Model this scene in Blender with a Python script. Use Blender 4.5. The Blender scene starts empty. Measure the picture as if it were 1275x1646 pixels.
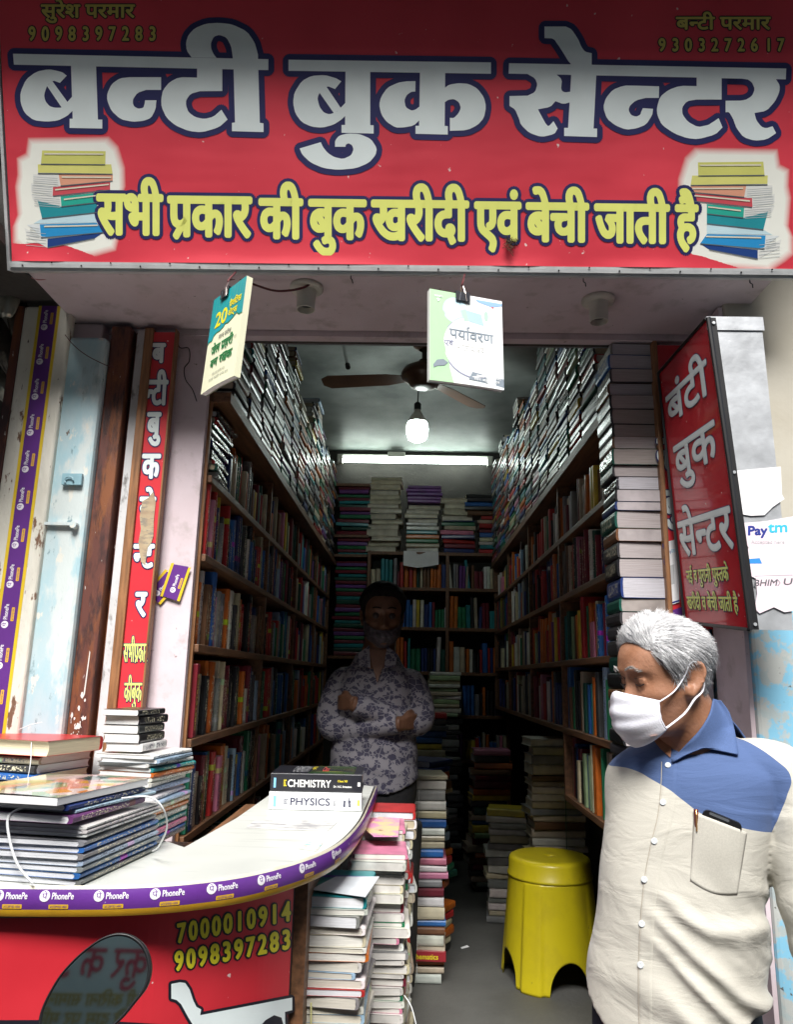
import bpy, bmesh, math, random
from mathutils import Vector, Matrix, noise
from mathutils.geometry import tessellate_polygon
from mathutils.bvhtree import BVHTree
C = bpy.context.scene
COL = C.collection
R = math.radians
rnd = random.Random(7)

# ---------------------------------------------------------------- camera
F = 1200.0
CZ = 1.55
def _n(v):
    return Vector(v).normalized()
dY = _n((20, 267, 1200))
dX = Vector((1, .0166, 0)); dX.z = -(dX.x*dY.x + dX.y*dY.y)/dY.z; dX.normalize()
dZ = dX.cross(dY)
if dZ.y > 0: dZ = -dZ
cam = bpy.data.cameras.new('Camera')
camo = bpy.data.objects.new('Camera', cam); COL.objects.link(camo)
cam.sensor_fit = 'VERTICAL'; cam.sensor_height = 24; cam.lens = 24*F/1646
cam.clip_start = .02; cam.clip_end = 400
M = Matrix(((dX.x, -dX.y, -dX.z, 0), (dY.x, -dY.y, -dY.z, 0), (dZ.x, -dZ.y, -dZ.z, CZ), (0, 0, 0, 1)))
camo.matrix_world = M
C.camera = camo
CAM = Vector((0, 0, CZ))
def ray(px, py):
    r = Vector((px-637.5, py-823, F))
    return Vector((r.dot(dX), r.dot(dY), r.dot(dZ)))
def PY(px, py, Y):
    r = ray(px, py); return CAM + r*(Y/r.y)
def PZ(px, py, Z):
    r = ray(px, py); return CAM + r*((Z-CZ)/r.z)
def PX(px, py, X):
    r = ray(px, py); return CAM + r*(X/r.x)
def PL(px, py, p0, n):
    r = ray(px, py); return CAM + r*((Vector(p0)-CAM).dot(n)/r.dot(n))
def proj(p):
    v = Vector(p)-CAM; c = dX*v.x + dY*v.y + dZ*v.z
    return 637.5+F*c.x/c.z, 823+F*c.y/c.z, c.z

# ---------------------------------------------------------------- light
SUN_EL, SUN_AZ = 52, 184        # azimuth: where the light comes from, clockwise from +Y
w = bpy.data.worlds.new('World'); C.world = w; w.use_nodes = True
wt = w.node_tree
sky = wt.nodes.new('ShaderNodeTexSky'); sky.sky_type = 'NISHITA'; sky.sun_disc = False
sky.sun_elevation = R(SUN_EL); sky.sun_rotation = R(SUN_AZ); sky.air_density = 1.0; sky.dust_density = 4.0; sky.ozone_density = 1.0
wt.nodes['Background'].inputs[1].default_value = .075
wt.links.new(sky.outputs[0], wt.nodes['Background'].inputs[0])
sl = bpy.data.lights.new('Sun', 'SUN'); sl.energy = 4.2; sl.angle = R(26); sl.color = (1, .985, .96)
so = bpy.data.objects.new('Sun', sl); COL.objects.link(so)
el, az = R(SUN_EL), R(SUN_AZ)
sd = Vector((math.sin(az)*math.cos(el), math.cos(az)*math.cos(el), math.sin(el)))
so.rotation_euler = sd.to_track_quat('Z', 'Y').to_euler()
so.location = sd*20
C.view_settings.view_transform = 'Standard'; C.view_settings.look = 'None'
C.view_settings.exposure = 0.95; C.view_settings.gamma = 1
cy = C.cycles
cy.use_denoising = True
cy.caustics_reflective = False; cy.caustics_refractive = False
cy.sample_clamp_indirect = 6; cy.max_bounces = 7; cy.diffuse_bounces = 4; cy.glossy_bounces = 3

# ---------------------------------------------------------------- materials
MATS = {}
def mat(name, col, rough=.6, var=.12, scale=9, bump=0., bscale=60, metal=0., spec=.5, coat=0., emit=None, es=0., var2=None, stretch=None):
    if name in MATS: return MATS[name]
    m = bpy.data.materials.new(name); m.use_nodes = True
    nt = m.node_tree; b = nt.nodes['Principled BSDF']
    b.inputs['Roughness'].default_value = rough; b.inputs['Metallic'].default_value = metal
    b.inputs['Specular IOR Level'].default_value = spec
    b.inputs['Coat Weight'].default_value = coat
    tc = nt.nodes.new('ShaderNodeTexCoord')
    src = tc.outputs['Object']
    if stretch:
        mp = nt.nodes.new('ShaderNodeMapping'); mp.inputs['Scale'].default_value = stretch
        nt.links.new(src, mp.inputs[0]); src = mp.outputs[0]
    if var > 0:
        nz = nt.nodes.new('ShaderNodeTexNoise'); nz.inputs['Scale'].default_value = scale; nz.inputs['Detail'].default_value = 5
        nt.links.new(src, nz.inputs['Vector'])
        rp = nt.nodes.new('ShaderNodeValToRGB')
        c2 = var2 or tuple(c*(1-var) for c in col)
        c1 = tuple(min(1, c*(1+var*.6)) for c in col)
        rp.color_ramp.elements[0].position = .33; rp.color_ramp.elements[1].position = .67
        rp.color_ramp.elements[0].color = (*c2, 1); rp.color_ramp.elements[1].color = (*c1, 1)
        nt.links.new(nz.outputs[0], rp.inputs[0]); nt.links.new(rp.outputs[0], b.inputs['Base Color'])
    else:
        b.inputs['Base Color'].default_value = (*col, 1)
    if bump > 0:
        n2 = nt.nodes.new('ShaderNodeTexNoise'); n2.inputs['Scale'].default_value = bscale; n2.inputs['Detail'].default_value = 4
        nt.links.new(src, n2.inputs['Vector'])
        bp = nt.nodes.new('ShaderNodeBump'); bp.inputs['Strength'].default_value = bump; bp.inputs['Distance'].default_value = .01
        nt.links.new(n2.outputs[0], bp.inputs['Height']); nt.links.new(bp.outputs[0], b.inputs['Normal'])
    if emit:
        b.inputs['Emission Color'].default_value = (*emit, 1); b.inputs['Emission Strength'].default_value = es
    MATS[name] = m
    return m
def nodes(m):
    return m.node_tree, m.node_tree.nodes['Principled BSDF']
def peel(name, base, layers, rough=.75, bump=.25, scale=3., stretch=(1, 1, 1)):
    """painted plaster: each layer (colour, noise scale, threshold, softness) flakes over the one below"""
    m = bpy.data.materials.new(name); m.use_nodes = True; nt, b = nodes(m)
    tc = nt.nodes.new('ShaderNodeTexCoord'); mp = nt.nodes.new('ShaderNodeMapping'); mp.inputs['Scale'].default_value = stretch
    nt.links.new(tc.outputs['Object'], mp.inputs[0])
    prev = nt.nodes.new('ShaderNodeRGB'); prev.outputs[0].default_value = (*base, 1); prev = prev.outputs[0]
    hs = None
    for i, (c, sc, th, so_) in enumerate(layers):
        nz = nt.nodes.new('ShaderNodeTexNoise'); nz.noise_dimensions = '4D'; nz.inputs['W'].default_value = i*7.3
        nz.inputs['Scale'].default_value = sc; nz.inputs['Detail'].default_value = 8; nz.inputs['Roughness'].default_value = .62
        nt.links.new(mp.outputs[0], nz.inputs['Vector'])
        mr = nt.nodes.new('ShaderNodeMapRange'); mr.inputs[1].default_value = th-so_; mr.inputs[2].default_value = th+so_
        nt.links.new(nz.outputs[0], mr.inputs[0])
        mx = nt.nodes.new('ShaderNodeMix'); mx.data_type = 'RGBA'; mx.inputs[7].default_value = (*c, 1)
        nt.links.new(mr.outputs[0], mx.inputs[0]); nt.links.new(prev, mx.inputs[6]); prev = mx.outputs[2]
        hs = mr.outputs[0] if hs is None else hs
    nt.links.new(prev, b.inputs['Base Color']); b.inputs['Roughness'].default_value = rough
    if hs is not None:
        bp = nt.nodes.new('ShaderNodeBump'); bp.inputs['Strength'].default_value = bump; bp.inputs['Distance'].default_value = .004
        nt.links.new(hs, bp.inputs['Height']); nt.links.new(bp.outputs[0], b.inputs['Normal'])
    return m

# ---------------------------------------------------------------- mesh helpers
def link(o, parent=None):
    COL.objects.link(o)
    if parent: o.parent = parent
    return o
def tag(o, label, cat, group=None):
    o['label'] = label; o['category'] = cat
    if group: o['group'] = group
    return o
def struct(o, kind='structure'):
    o['kind'] = kind; return o
def thing(name, label, cat, loc=(0, 0, 0), group=None):
    o = bpy.data.objects.new(name, None); link(o); o.location = loc; o.empty_display_size = .05
    return tag(o, label, cat, group)
class MB:
    def __init__(s): s.v = []; s.f = []; s.m = []
    def add(s, vs, fs, m=0):
        k = len(s.v); s.v += [tuple(x) for x in vs]
        for f in fs: s.f.append(tuple(i+k for i in f)); s.m.append(m)
        return s
    def box(s, x0, x1, y0, y1, z0, z1, m=0, T=None):
        vs = [Vector((x, y, z)) for z in (z0, z1) for y in (y0, y1) for x in (x0, x1)]
        if T: vs = [T @ v for v in vs]
        return s.add(vs, [(0, 2, 3, 1), (4, 5, 7, 6), (0, 1, 5, 4), (2, 6, 7, 3), (0, 4, 6, 2), (1, 3, 7, 5)], m)
    def prism(s, pts, fn, h0, h1, m=0, ms=None):
        """2D outline -> fn(x,y,h) between h0 and h1"""
        n = len(pts); ms = m if ms is None else ms
        t = tessellate_polygon([[Vector((p[0], p[1], 0)) for p in pts]])
        a = [fn(p[0], p[1], h1) for p in pts]; b = [fn(p[0], p[1], h0) for p in pts]
        s.add(a, t, m); s.add(b, [tuple(reversed(q)) for q in t], m)
        s.add(a+b, [(i, n+i, n+(i+1) % n, (i+1) % n) for i in range(n)], ms)
        return s
    def shape(s, sh, fn, h=0, m=0):
        s.add([fn(x, y, h) for x, y in sh[0]], sh[1], m); return s
    def tube(s, pts, r, n=8, m=0, cap=True):
        pts = [Vector(p) for p in pts]; k = len(pts)
        rs = r if isinstance(r, list) else [r]*k
        up = Vector((0, 0, 1)); ring = []
        prevn = None
        for i in range(k):
            d = (pts[min(i+1, k-1)]-pts[max(i-1, 0)])
            if d.length < 1e-9: d = Vector((0, 0, 1))
            d.normalize()
            if prevn is None:
                a = d.cross(up if abs(d.z) < .9 else Vector((1, 0, 0))).normalized()
            else:
                a = (prevn - d*prevn.dot(d)).normalized()
            prevn = a; b = d.cross(a)
            ri = rs[i]; rx, ry = ri if isinstance(ri, tuple) else (ri, ri)
            ring.append([pts[i] + a*(math.cos(2*math.pi*j/n)*rx) + b*(math.sin(2*math.pi*j/n)*ry) for j in range(n)])
        vs = [v for q in ring for v in q]
        fs = [(i*n+j, i*n+(j+1) % n, (i+1)*n+(j+1) % n, (i+1)*n+j) for i in range(k-1) for j in range(n)]
        if cap: fs += [tuple(reversed(range(n))), tuple(range((k-1)*n, k*n))]
        return s.add(vs, fs, m)
    def grid(s, fn, nu, nv, m=0, wrap=False):
        vs = [fn(i/(nu if wrap else nu-1), j/(nv-1)) for j in range(nv) for i in range(nu)]
        fs = [(j*nu+i, j*nu+(i+1) % nu, (j+1)*nu+(i+1) % nu, (j+1)*nu+i) for j in range(nv-1) for i in range(nu if wrap else nu-1)]
        return s.add(vs, fs, m)
    def lathe(s, prof, n=32, m=0, T=None):
        def fn(u, v):
            t = v*(len(prof)-1); i = min(int(round(t)), len(prof)-1)
            r, z = prof[i]; a = 2*math.pi*u
            p = Vector((r*math.cos(a), r*math.sin(a), z))
            return T @ p if T else p
        return s.grid(fn, n, len(prof), m, True)
    def build(s, name, mats, parent=None, smooth=False, loc=None, merge=False):
        me = bpy.data.meshes.new(name); me.from_pydata(s.v, [], s.f)
        for x in (mats if isinstance(mats, (list, tuple)) else [mats]): me.materials.append(x)
        me.polygons.foreach_set('material_index', s.m)
        if smooth: me.polygons.foreach_set('use_smooth', [True]*len(s.f))
        if merge:
            bm = bmesh.new(); bm.from_mesh(me); bmesh.ops.remove_doubles(bm, verts=bm.verts, dist=1e-5)
            bmesh.ops.recalc_face_normals(bm, faces=bm.faces); bm.to_mesh(me); bm.free()
        me.update()
        o = bpy.data.objects.new(name, me); link(o, parent)
        if loc:
            for v in me.vertices: v.co -= Vector(loc)
            o.location = loc
        return o
def bevel(o, w=.004, seg=2, ang=35):
    b = o.modifiers.new('Bevel', 'BEVEL'); b.width = w; b.segments = seg; b.limit_method = 'ANGLE'; b.angle_limit = R(ang)
    return o
def remesh(o, vox=.006, it=4):
    r = o.modifiers.new('Remesh', 'REMESH'); r.mode = 'VOXEL'; r.voxel_size = vox; r.use_smooth_shade = True
    if it:
        q = o.modifiers.new('Smooth', 'SMOOTH'); q.factor = .5; q.iterations = it
    return o
def bake(o):
    """apply the modifiers so other geometry can be laid on the surface"""
    dg = bpy.context.evaluated_depsgraph_get(); dg.update()
    me = bpy.data.meshes.new_from_object(o.evaluated_get(dg)); old = o.data
    o.modifiers.clear(); o.data = me; me.name = old.name
    return o
def spl(keys, t):
    """smooth interpolation through (t, value...) rows"""
    k = len(keys)
    if t <= keys[0][0]: return keys[0][1:]
    if t >= keys[-1][0]: return keys[-1][1:]
    for i in range(k-1):
        if keys[i][0] <= t <= keys[i+1][0]: break
    a, b = keys[i], keys[i+1]; p, q = keys[max(i-1, 0)], keys[min(i+2, k-1)]
    h = b[0]-a[0]; u = (t-a[0])/h; out = []
    for c in range(1, len(a)):
        m0 = (b[c]-p[c])/(b[0]-p[0]) if b[0] != p[0] else 0
        m1 = (q[c]-a[c])/(q[0]-a[0]) if q[0] != a[0] else 0
        out.append((2*u**3-3*u*u+1)*a[c] + (u**3-2*u*u+u)*h*m0 + (-2*u**3+3*u*u)*b[c] + (u**3-u*u)*h*m1)
    return tuple(out)
def smooth_path(pts, n=6):
    """Catmull-Rom through points"""
    pts = [Vector(p) for p in pts]; out = []
    for i in range(len(pts)-1):
        p0, p1, p2, p3 = pts[max(i-1, 0)], pts[i], pts[i+1], pts[min(i+2, len(pts)-1)]
        for k in range(n):
            t = k/n
            out.append(.5*((2*p1)+(p2-p0)*t+(2*p0-5*p1+4*p2-p3)*t*t+(3*p1-p0-3*p2+p3)*t**3))
    out.append(pts[-1]); return out

# ---------------------------------------------------------------- lettering
_tc = {}
def text_shape(s):
    if s in _tc: return _tc[s]
    cu = bpy.data.curves.new('t', 'FONT'); cu.body = s; cu.size = 1; cu.resolution_u = 3
    o = bpy.data.objects.new('t', cu); COL.objects.link(o)
    dg = bpy.context.evaluated_depsgraph_get()
    me = bpy.data.meshes.new_from_object(o.evaluated_get(dg))
    sh = ([(v.co.x, v.co.y) for v in me.vertices], [tuple(p.vertices) for p in me.polygons])
    bpy.data.objects.remove(o); bpy.data.curves.remove(cu); bpy.data.meshes.remove(me)
    _tc[s] = sh; return sh
def poly(pts):
    return ([tuple(p) for p in pts], [tuple(t) for t in tessellate_polygon([[Vector((p[0], p[1], 0)) for p in pts]])])
def merge(*shs):
    v = []; f = []
    for a, b in shs:
        k = len(v); v += list(a); f += [tuple(i+k for i in q) for q in b]
    return (v, f)
def xf(sh, sx=1, sy=None, dx=0, dy=0, sk=0):
    sy = sx if sy is None else sy
    return ([(x*sx+dx+sk*y, y*sy+dy) for x, y in sh[0]], sh[1])
def subdiv(sh, mx):
    v = list(sh[0]); out = []
    todo = []
    for q in sh[1]:
        for i in range(1, len(q)-1): todo.append((q[0], q[i], q[i+1]))
    mid = {}
    while todo:
        a, b, c_ = todo.pop(); e = max(((math.dist(v[x], v[y]), x, y, z) for x, y, z in ((a, b, c_), (b, c_, a), (c_, a, b))))
        if e[0] <= mx: out.append((a, b, c_)); continue
        _, x, y, z = e; k = (min(x, y), max(x, y))
        if k not in mid: v.append(((v[x][0]+v[y][0])/2, (v[x][1]+v[y][1])/2)); mid[k] = len(v)-1
        m = mid[k]; todo += [(x, m, z), (m, y, z)]
    return (v, out)
def bbox(sh):
    xs = [p[0] for p in sh[0]]; ys = [p[1] for p in sh[0]]
    return min(xs), max(xs), min(ys), max(ys)
def clipx(sh, xm):
    """keep what lies left of xm"""
    v = []; f = []
    for q in sh[1]:
        P = [sh[0][i] for i in q]; out = []
        for i in range(len(P)):
            a, b = P[i], P[(i+1) % len(P)]
            if a[0] <= xm: out.append(a)
            if (a[0] <= xm) != (b[0] <= xm):
                t = (xm-a[0])/(b[0]-a[0]); out.append((xm, a[1]+t*(b[1]-a[1])))
        if len(out) >= 3:
            k = len(v); v += out; f.append(tuple(range(k, k+len(out))))
    return (v, f)
def stroke(pts, w):
    """a pen stroke as a 2D shape"""
    v = []; f = []
    n = len(pts)
    for i in range(n):
        a = pts[max(i-1, 0)]; b = pts[min(i+1, n-1)]
        dx, dy = b[0]-a[0], b[1]-a[1]; L = math.hypot(dx, dy) or 1
        v += [(pts[i][0]-dy/L*w/2, pts[i][1]+dx/L*w/2), (pts[i][0]+dy/L*w/2, pts[i][1]-dx/L*w/2)]
        if i: f.append((2*i-2, 2*i-1, 2*i+1, 2*i))
    return (v, f)
def deva(s):
    """Devanagari line. {n} marks a half consonant, [p] a consonant with a subscript r, <y> one with a hook above, ~ the ksha letter"""
    out = []; x = 0.; i = 0; buf = ''
    def flush():
        nonlocal buf, x
        if buf.strip():
            sh = text_shape(buf); b = bbox(sh); lead = len(buf)-len(buf.lstrip()); x += .22*lead
            out.append(xf(sh, 1, 1, x-b[0])); x += b[1]-b[0]-.012
            x += .22*(len(buf)-len(buf.rstrip()))
        else: x += .22*len(buf)
        buf = ''
    while i < len(s):
        c = s[i]
        if c in '{[<':
            e = s.index({'{': '}', '[': ']', '<': '>'}[c], i)
            flush(); k = s[i+1:e].replace('\u094d', ''); i = e+1
            sh = text_shape(k); b = bbox(sh); sh = xf(sh, 1, 1, -b[0]); wd = b[1]-b[0]
            if c == '{':
                sh = clipx(sh, wd-.19); wd -= .19
            elif c == '[':
                sh = merge(sh, stroke([(wd-.16, .26), (wd-.30, .12), (wd-.42, -.02)], .07))
            else:
                sh = merge(sh, stroke([(wd-.14, .70), (wd-.17, .82), (wd-.09, .90), (wd, .88)], .06))
            out.append(xf(sh, 1, 1, x)); x += wd-.012
            continue
        if c == '~':
            flush()
            k = merge(stroke([(0, .66), (.62, .66)], .07), stroke([(.5, .66), (.5, 0)], .08),
                      stroke([(.12, .63), (.05, .5), (.16, .40), (.3, .40), (.2, .36), (.06, .24), (.1, .1), (.24, .06), (.36, .16), (.3, .3)], .07),
                      stroke([(.22, .3), (.36, .12), (.44, -.02)], .06), stroke([(.3, .38), (.5, .38)], .06))
            out.append(xf(k, 1, 1, x)); x += .6; i += 1; continue
        buf += c; i += 1
    flush()
    return merge(*out)
HEAD_Y = None
def head_line():
    global HEAD_Y
    if HEAD_Y is None: HEAD_Y = bbox(text_shape('क'))[3]
    return HEAD_Y
def fitline(sh, x0, x1, ybase, yhead, dev=True):
    """place a line: x range, baseline y, headline (or cap) y"""
    b = bbox(sh); top = head_line() if dev else b[3]
    return xf(sh, (x1-x0)/(b[1]-b[0]), (yhead-ybase)/top, x0-b[0]*(x1-x0)/(b[1]-b[0]), ybase)
def fat(mb, sh, fn, r, h, m=0, n=10, dh=.00004):
    """the shape widened by r (a union of shifted copies, each a hair higher)"""
    if r <= 0:
        mb.shape(sh, fn, h, m); return
    for k in range(n):
        a = 2*math.pi*k/n
        mb.shape(([(x+r*math.cos(a), y+r*math.sin(a)) for x, y in sh[0]], sh[1]), fn, h+k*dh, m)
    mb.shape(sh, fn, h+n*dh, m)
def rounded(x0, x1, y0, y1, r, n=5):
    out = []
    for cx, cy_, a0 in ((x1-r, y1-r, 0), (x0+r, y1-r, 90), (x0+r, y0+r, 180), (x1-r, y0+r, 270)):
        for k in range(n+1):
            a = R(a0+90*k/n); out.append((cx+r*math.cos(a), cy_+r*math.sin(a)))
    return out
def ell(cx, cy_, rx, ry, n=24):
    return [(cx+rx*math.cos(2*math.pi*k/n), cy_+ry*math.sin(2*math.pi*k/n)) for k in range(n)]
def frame_map(o, ux, uy, nrm):
    o, ux, uy, nrm = Vector(o), Vector(ux), Vector(uy), Vector(nrm)
    return lambda x, y, h: o + ux*x + uy*y + nrm*h
ORD = ('zeroth first second third fourth fifth sixth seventh eighth ninth tenth eleventh twelfth thirteenth fourteenth fifteenth '
       'sixteenth seventeenth eighteenth nineteenth twentieth').split()
def ordn(n):
    if n <= 20: return ORD[n]
    t = {2: 'twenty', 3: 'thirty', 4: 'forty', 5: 'fifty', 6: 'sixty', 7: 'seventy', 8: 'eighty', 9: 'ninety', 10: 'hundred', 11: 'hundred and ten', 12: 'hundred and twenty', 13: 'hundred and thirty', 14: 'hundred and forty', 15: 'hundred and fifty'}[n//10]
    return t+'-'+ORD[n % 10] if n % 10 else t[:-1]+'ieth'
# ---------------------------------------------------------------- setting
M_asph = mat('street_paving', (.10, .098, .095), .9, .3, 3, .5, 90)
M_cem = mat('cement_floor', (.095, .095, .088), .65, .35, 2.2, .25, 40)
M_pink = peel('pink_wash', (.52, .43, .45), [((.63, .54, .58), 5, .45, .2), ((.46, .39, .40), 14, .60, .06), ((.22, .18, .17), 38, .68, .02), ((.28, .22, .20), 7, .70, .02)], .8, .25)
M_dark = mat('dark_plaster', (.055, .05, .045), .9, .3, 4, .3)  # near-black brown plaster with slight random tone
M_ceil = mat('limewashed_ceiling', (.42, .45, .43), .45, .30, 3.5, .12, 12, var2=(.24, .26, .25))
M_wood = mat('shelf_timber', (.16, .075, .035), .5, .45, 5, .2, 60, stretch=(14, 1.2, 14))
M_wood2 = mat('frame_timber', (.26, .12, .05), .5, .4, 6, .2, 60, stretch=(20, 20, 1.5))
M_steel = mat('grey_tube_steel', (.30, .30, .32), .35, .15, 10, 0, metal=.6)
M_black = mat('black_plastic', (.012, .012, .013), .4, .2)
M_white = mat('white_plastic', (.72, .70, .64), .4, .1)
M_galv = mat('galvanised_sheet', (.50, .52, .54), .42, .25, 14, .12, 30, metal=.55)
M_alu = mat('aluminium_frame', (.62, .64, .64), .35, .12, 20, .05, metal=.3)

s = MB(); s.add([(-40, -40, 0), (40, -40, 0), (40, 40, 0), (-40, 40, 0)], [(0, 1, 2, 3)]); struct(s.build('street', M_asph))
s = MB(); s.box(-1.9, 1.7, 1.60, 5.9, .004, .40); struct(bevel(s.build('shop_floor', M_cem), .012))

shop = thing('shop_building', 'narrow bookshop with pink washed walls and a low soffit over its entrance', 'building', (0, 2.1, .4))
def part(name, mb, m, parent, bev=0):
    o = mb.build(name, m)
    o.parent = parent; o.matrix_parent_inverse = parent.matrix_basis.inverted()
    if bev: bevel(o, bev)
    return o
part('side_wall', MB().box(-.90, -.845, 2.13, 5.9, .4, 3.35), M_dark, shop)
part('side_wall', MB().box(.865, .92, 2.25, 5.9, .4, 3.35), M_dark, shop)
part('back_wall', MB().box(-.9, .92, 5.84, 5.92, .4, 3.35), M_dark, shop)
part('ceiling', MB().box(-.9, .92, 2.137, 5.92, 3.352, 3.46), M_ceil, shop)
part('lintel', MB().box(-1.03, .93, 2.10, 2.135, 2.56, 3.46), M_pink, shop)
part('soffit', MB().box(-1.03, .93, 1.765, 2.098, 2.577, 3.15).box(-1.03, -.94, 2.06, 2.13, 2.515, 2.575), M_pink, shop, .006)
M_slab = mat('balcony_concrete', (.28, .27, .25), .85, .25, 3, .3)
part('balcony_slab', MB().box(-2.2, 2.1, 1.355, 2.1, 3.205, 3.36), M_slab, shop)
part('upper_wall', MB().box(-2.2, 2.1, 2.11, 2.3, 3.47, 6.5), M_slab, shop)
# left jamb, from the street side inwards
M_blue = peel('flaking_blue_wash', (.52, .58, .58), [((.34, .53, .59), 6, .45, .12), ((.56, .62, .61), 9, .56, .03), ((.26, .36, .38), 16, .64, .05), ((.64, .64, .58), 26, .60, .015), ((.20, .30, .33), 34, .64, .02), ((.14, .09, .06), 40, .69, .01)], .7, .4, stretch=(1, 1, .4))
part('jamb', MB().box(-1.0, -.62, 2.105, 2.128, .4, 2.56), M_pink, shop)
part('painted_panel', MB().box(-1.045, -.908, 2.02, 2.104, .4, 2.514), M_blue, shop, .012)
M_rust = peel('rusty_red_oxide', (.11, .035, .025), [((.20, .065, .02), 9, .54, .08), ((.04, .016, .015), 16, .56, .06), ((.60, .56, .52), 30, .655, .012)], .55, .35, stretch=(2.2, 2.2, .55))
part('shutter_channel', MB().box(-.907, -.849, 2.045, 2.104, .4, 2.56).box(-.848, -.838, 2.085, 2.104, .4, 2.56), M_rust, shop, .004)
M_mort = peel('grimy_mortar', (.50, .50, .50), [((.62, .63, .65), 14, .5, .15), ((.10, .09, .08), 22, .60, .05)], .85, .4, stretch=(1, 1, .5))
part('mortar_strip', MB().box(-.837, -.806, 2.07, 2.104, .4, 2.56), M_mort, shop)
rr = random.Random(21); b = MB()
for k in range(150):
    x = -.878 + rr.gauss(0, .011); z = 1.26 + abs(rr.gauss(0, .085)); s_ = rr.uniform(.0012, .006)
    n_ = rr.randint(4, 7); b.shape(poly([(x+s_*rr.uniform(.4, 1)*math.cos(2*math.pi*i/n_), z+s_*rr.uniform(.6, 2.2)*math.sin(2*math.pi*i/n_)) for i in range(n_)]), lambda x, y, h: Vector((x, 2.0443-h, y)), k*.000004)
b.shape(poly([(-.872, 1.48), (-.868, 1.49), (-.8655, 1.60), (-.868, 1.605)]), lambda x, y, h: Vector((x, 2.0443-h, y)), .0007)
part('paint_flecks', b, mat('white_paint_fleck', (.66, .64, .60), .7, .1), shop)['kind'] = 'stuff'
b = MB(); T = Matrix.Translation((-.955, 2.012, 2.075))
b.box(-.028, .028, -.006, .004, -.016, .016, T=T)
b.tube([(-.98+.02+.012*math.cos(a), 2.0+.0*a, 2.07+.010*math.sin(a)) for a in [i*.5 for i in range(9)]], .0022)
part('latch', b, mat('latch_blue', (.28, .48, .55), .5, .3), shop)
part('hasp_bar', MB().box(-1.04, -.93, 2.005, 2.018, 1.943, 1.951).tube([(-.934, 2.02, 1.944), (-.934, 2.0, 1.944)], .010, 10), M_blue, shop)
# right jamb
M_rp = bpy.data.materials.new('flaking_pillar_paint'); M_rp.use_nodes = True
def _rp():
    nt, b = nodes(M_rp)
    tc = nt.nodes.new('ShaderNodeTexCoord')
    def nz(sc, w, det=8):
        n = nt.nodes.new('ShaderNodeTexNoise'); n.noise_dimensions = '4D'; n.inputs['W'].default_value = w
        n.inputs['Scale'].default_value = sc; n.inputs['Detail'].default_value = det; n.inputs['Roughness'].default_value = .6
        nt.links.new(tc.outputs['Object'], n.inputs['Vector']); return n.outputs[0]
    def mr(x, a, c):
        n = nt.nodes.new('ShaderNodeMapRange'); n.inputs[1].default_value = a; n.inputs[2].default_value = c; nt.links.new(x, n.inputs[0]); return n.outputs[0]
    def mix(f, a, c):
        n = nt.nodes.new('ShaderNodeMix'); n.data_type = 'RGBA'; nt.links.new(f, n.inputs[0])
        for k, x in ((6, a), (7, c)):
            if isinstance(x, tuple): n.inputs[k].default_value = (*x, 1)
            else: nt.links.new(x, n.inputs[k])
        return n.outputs[2]
    beige = mix(mr(nz(2.5, 0), .35, .65), (.38, .35, .28), (.46, .44, .38))
    beige = mix(mr(nz(9, 3), .66, .72), beige, (.46, .30, .12))
    blue = mix(mr(nz(11, 8), .48, .52), (.42, .44, .42), (.20, .46, .62))
    blue = mix(mr(nz(22, 5), .53, .57), blue, (.36, .42, .42))
    blue = mix(mr(nz(9, 11), .66, .67), blue, (.62, .58, .30))
    blue = mix(mr(nz(55, 4), .66, .69), blue, (.09, .08, .07))
    sp = nt.nodes.new('ShaderNodeSeparateXYZ'); nt.links.new(tc.outputs['Object'], sp.inputs[0])
    ad = nt.nodes.new('ShaderNodeMath'); ad.operation = 'MULTIPLY_ADD'; ad.inputs[1].default_value = .5
    nt.links.new(nz(3, 1), ad.inputs[0]); nt.links.new(sp.outputs[2], ad.inputs[2])
    f = mr(ad.outputs[0], 2.14, 2.20)
    nt.links.new(mix(f, blue, beige), b.inputs['Base Color']); b.inputs['Roughness'].default_value = .8
    bp = nt.nodes.new('ShaderNodeBump'); bp.inputs['Strength'].default_value = .35; bp.inputs['Distance'].default_value = .006
    nt.links.new(nz(9, 8), bp.inputs['Height']); nt.links.new(bp.outputs[0], b.inputs['Normal'])
_rp()
part('pillar', MB().box(.852, 2.0, 1.90, 2.4, .4, 3.2), M_rp, shop, .01)
part('pillar_return', MB().box(.840, .851, 1.91, 2.10, .4, 2.57), M_pink, shop)
part('jamb', MB().box(.745, .839, 2.125, 2.25, .4, 2.56), M_pink, shop)

# the building across the street, behind the viewpoint
opp = thing('street_house', 'plain plastered house across the street facing the bookshop', 'building', (0, -3.6, 0))
M_opp = mat('grey_plaster', (.34, .33, .30), .9, .25, 1.5, .2)
wb = MB().box(-9, 9, -4.2, -3.6, 0, 6.4)
part('wall', wb, M_opp, opp)
for x in (-6, -3.2, 2.6, 5.4):
    f = part('window', MB().box(x, x+1.2, -3.6, -3.55, 3.0, 4.4), mat('dark_window_glass', (.03, .04, .05), .1, 0), opp)
part('shop_opening', MB().box(-7, -2.6, -3.6, -3.58, 0.05, 2.3), mat('dim_doorway', (.05, .05, .05), .8), opp)
part('shop_opening', MB().box(1.4, 6, -3.6, -3.58, 0.05, 2.3), mat('dim_doorway', (.05, .05, .05), .8), opp)

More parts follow.
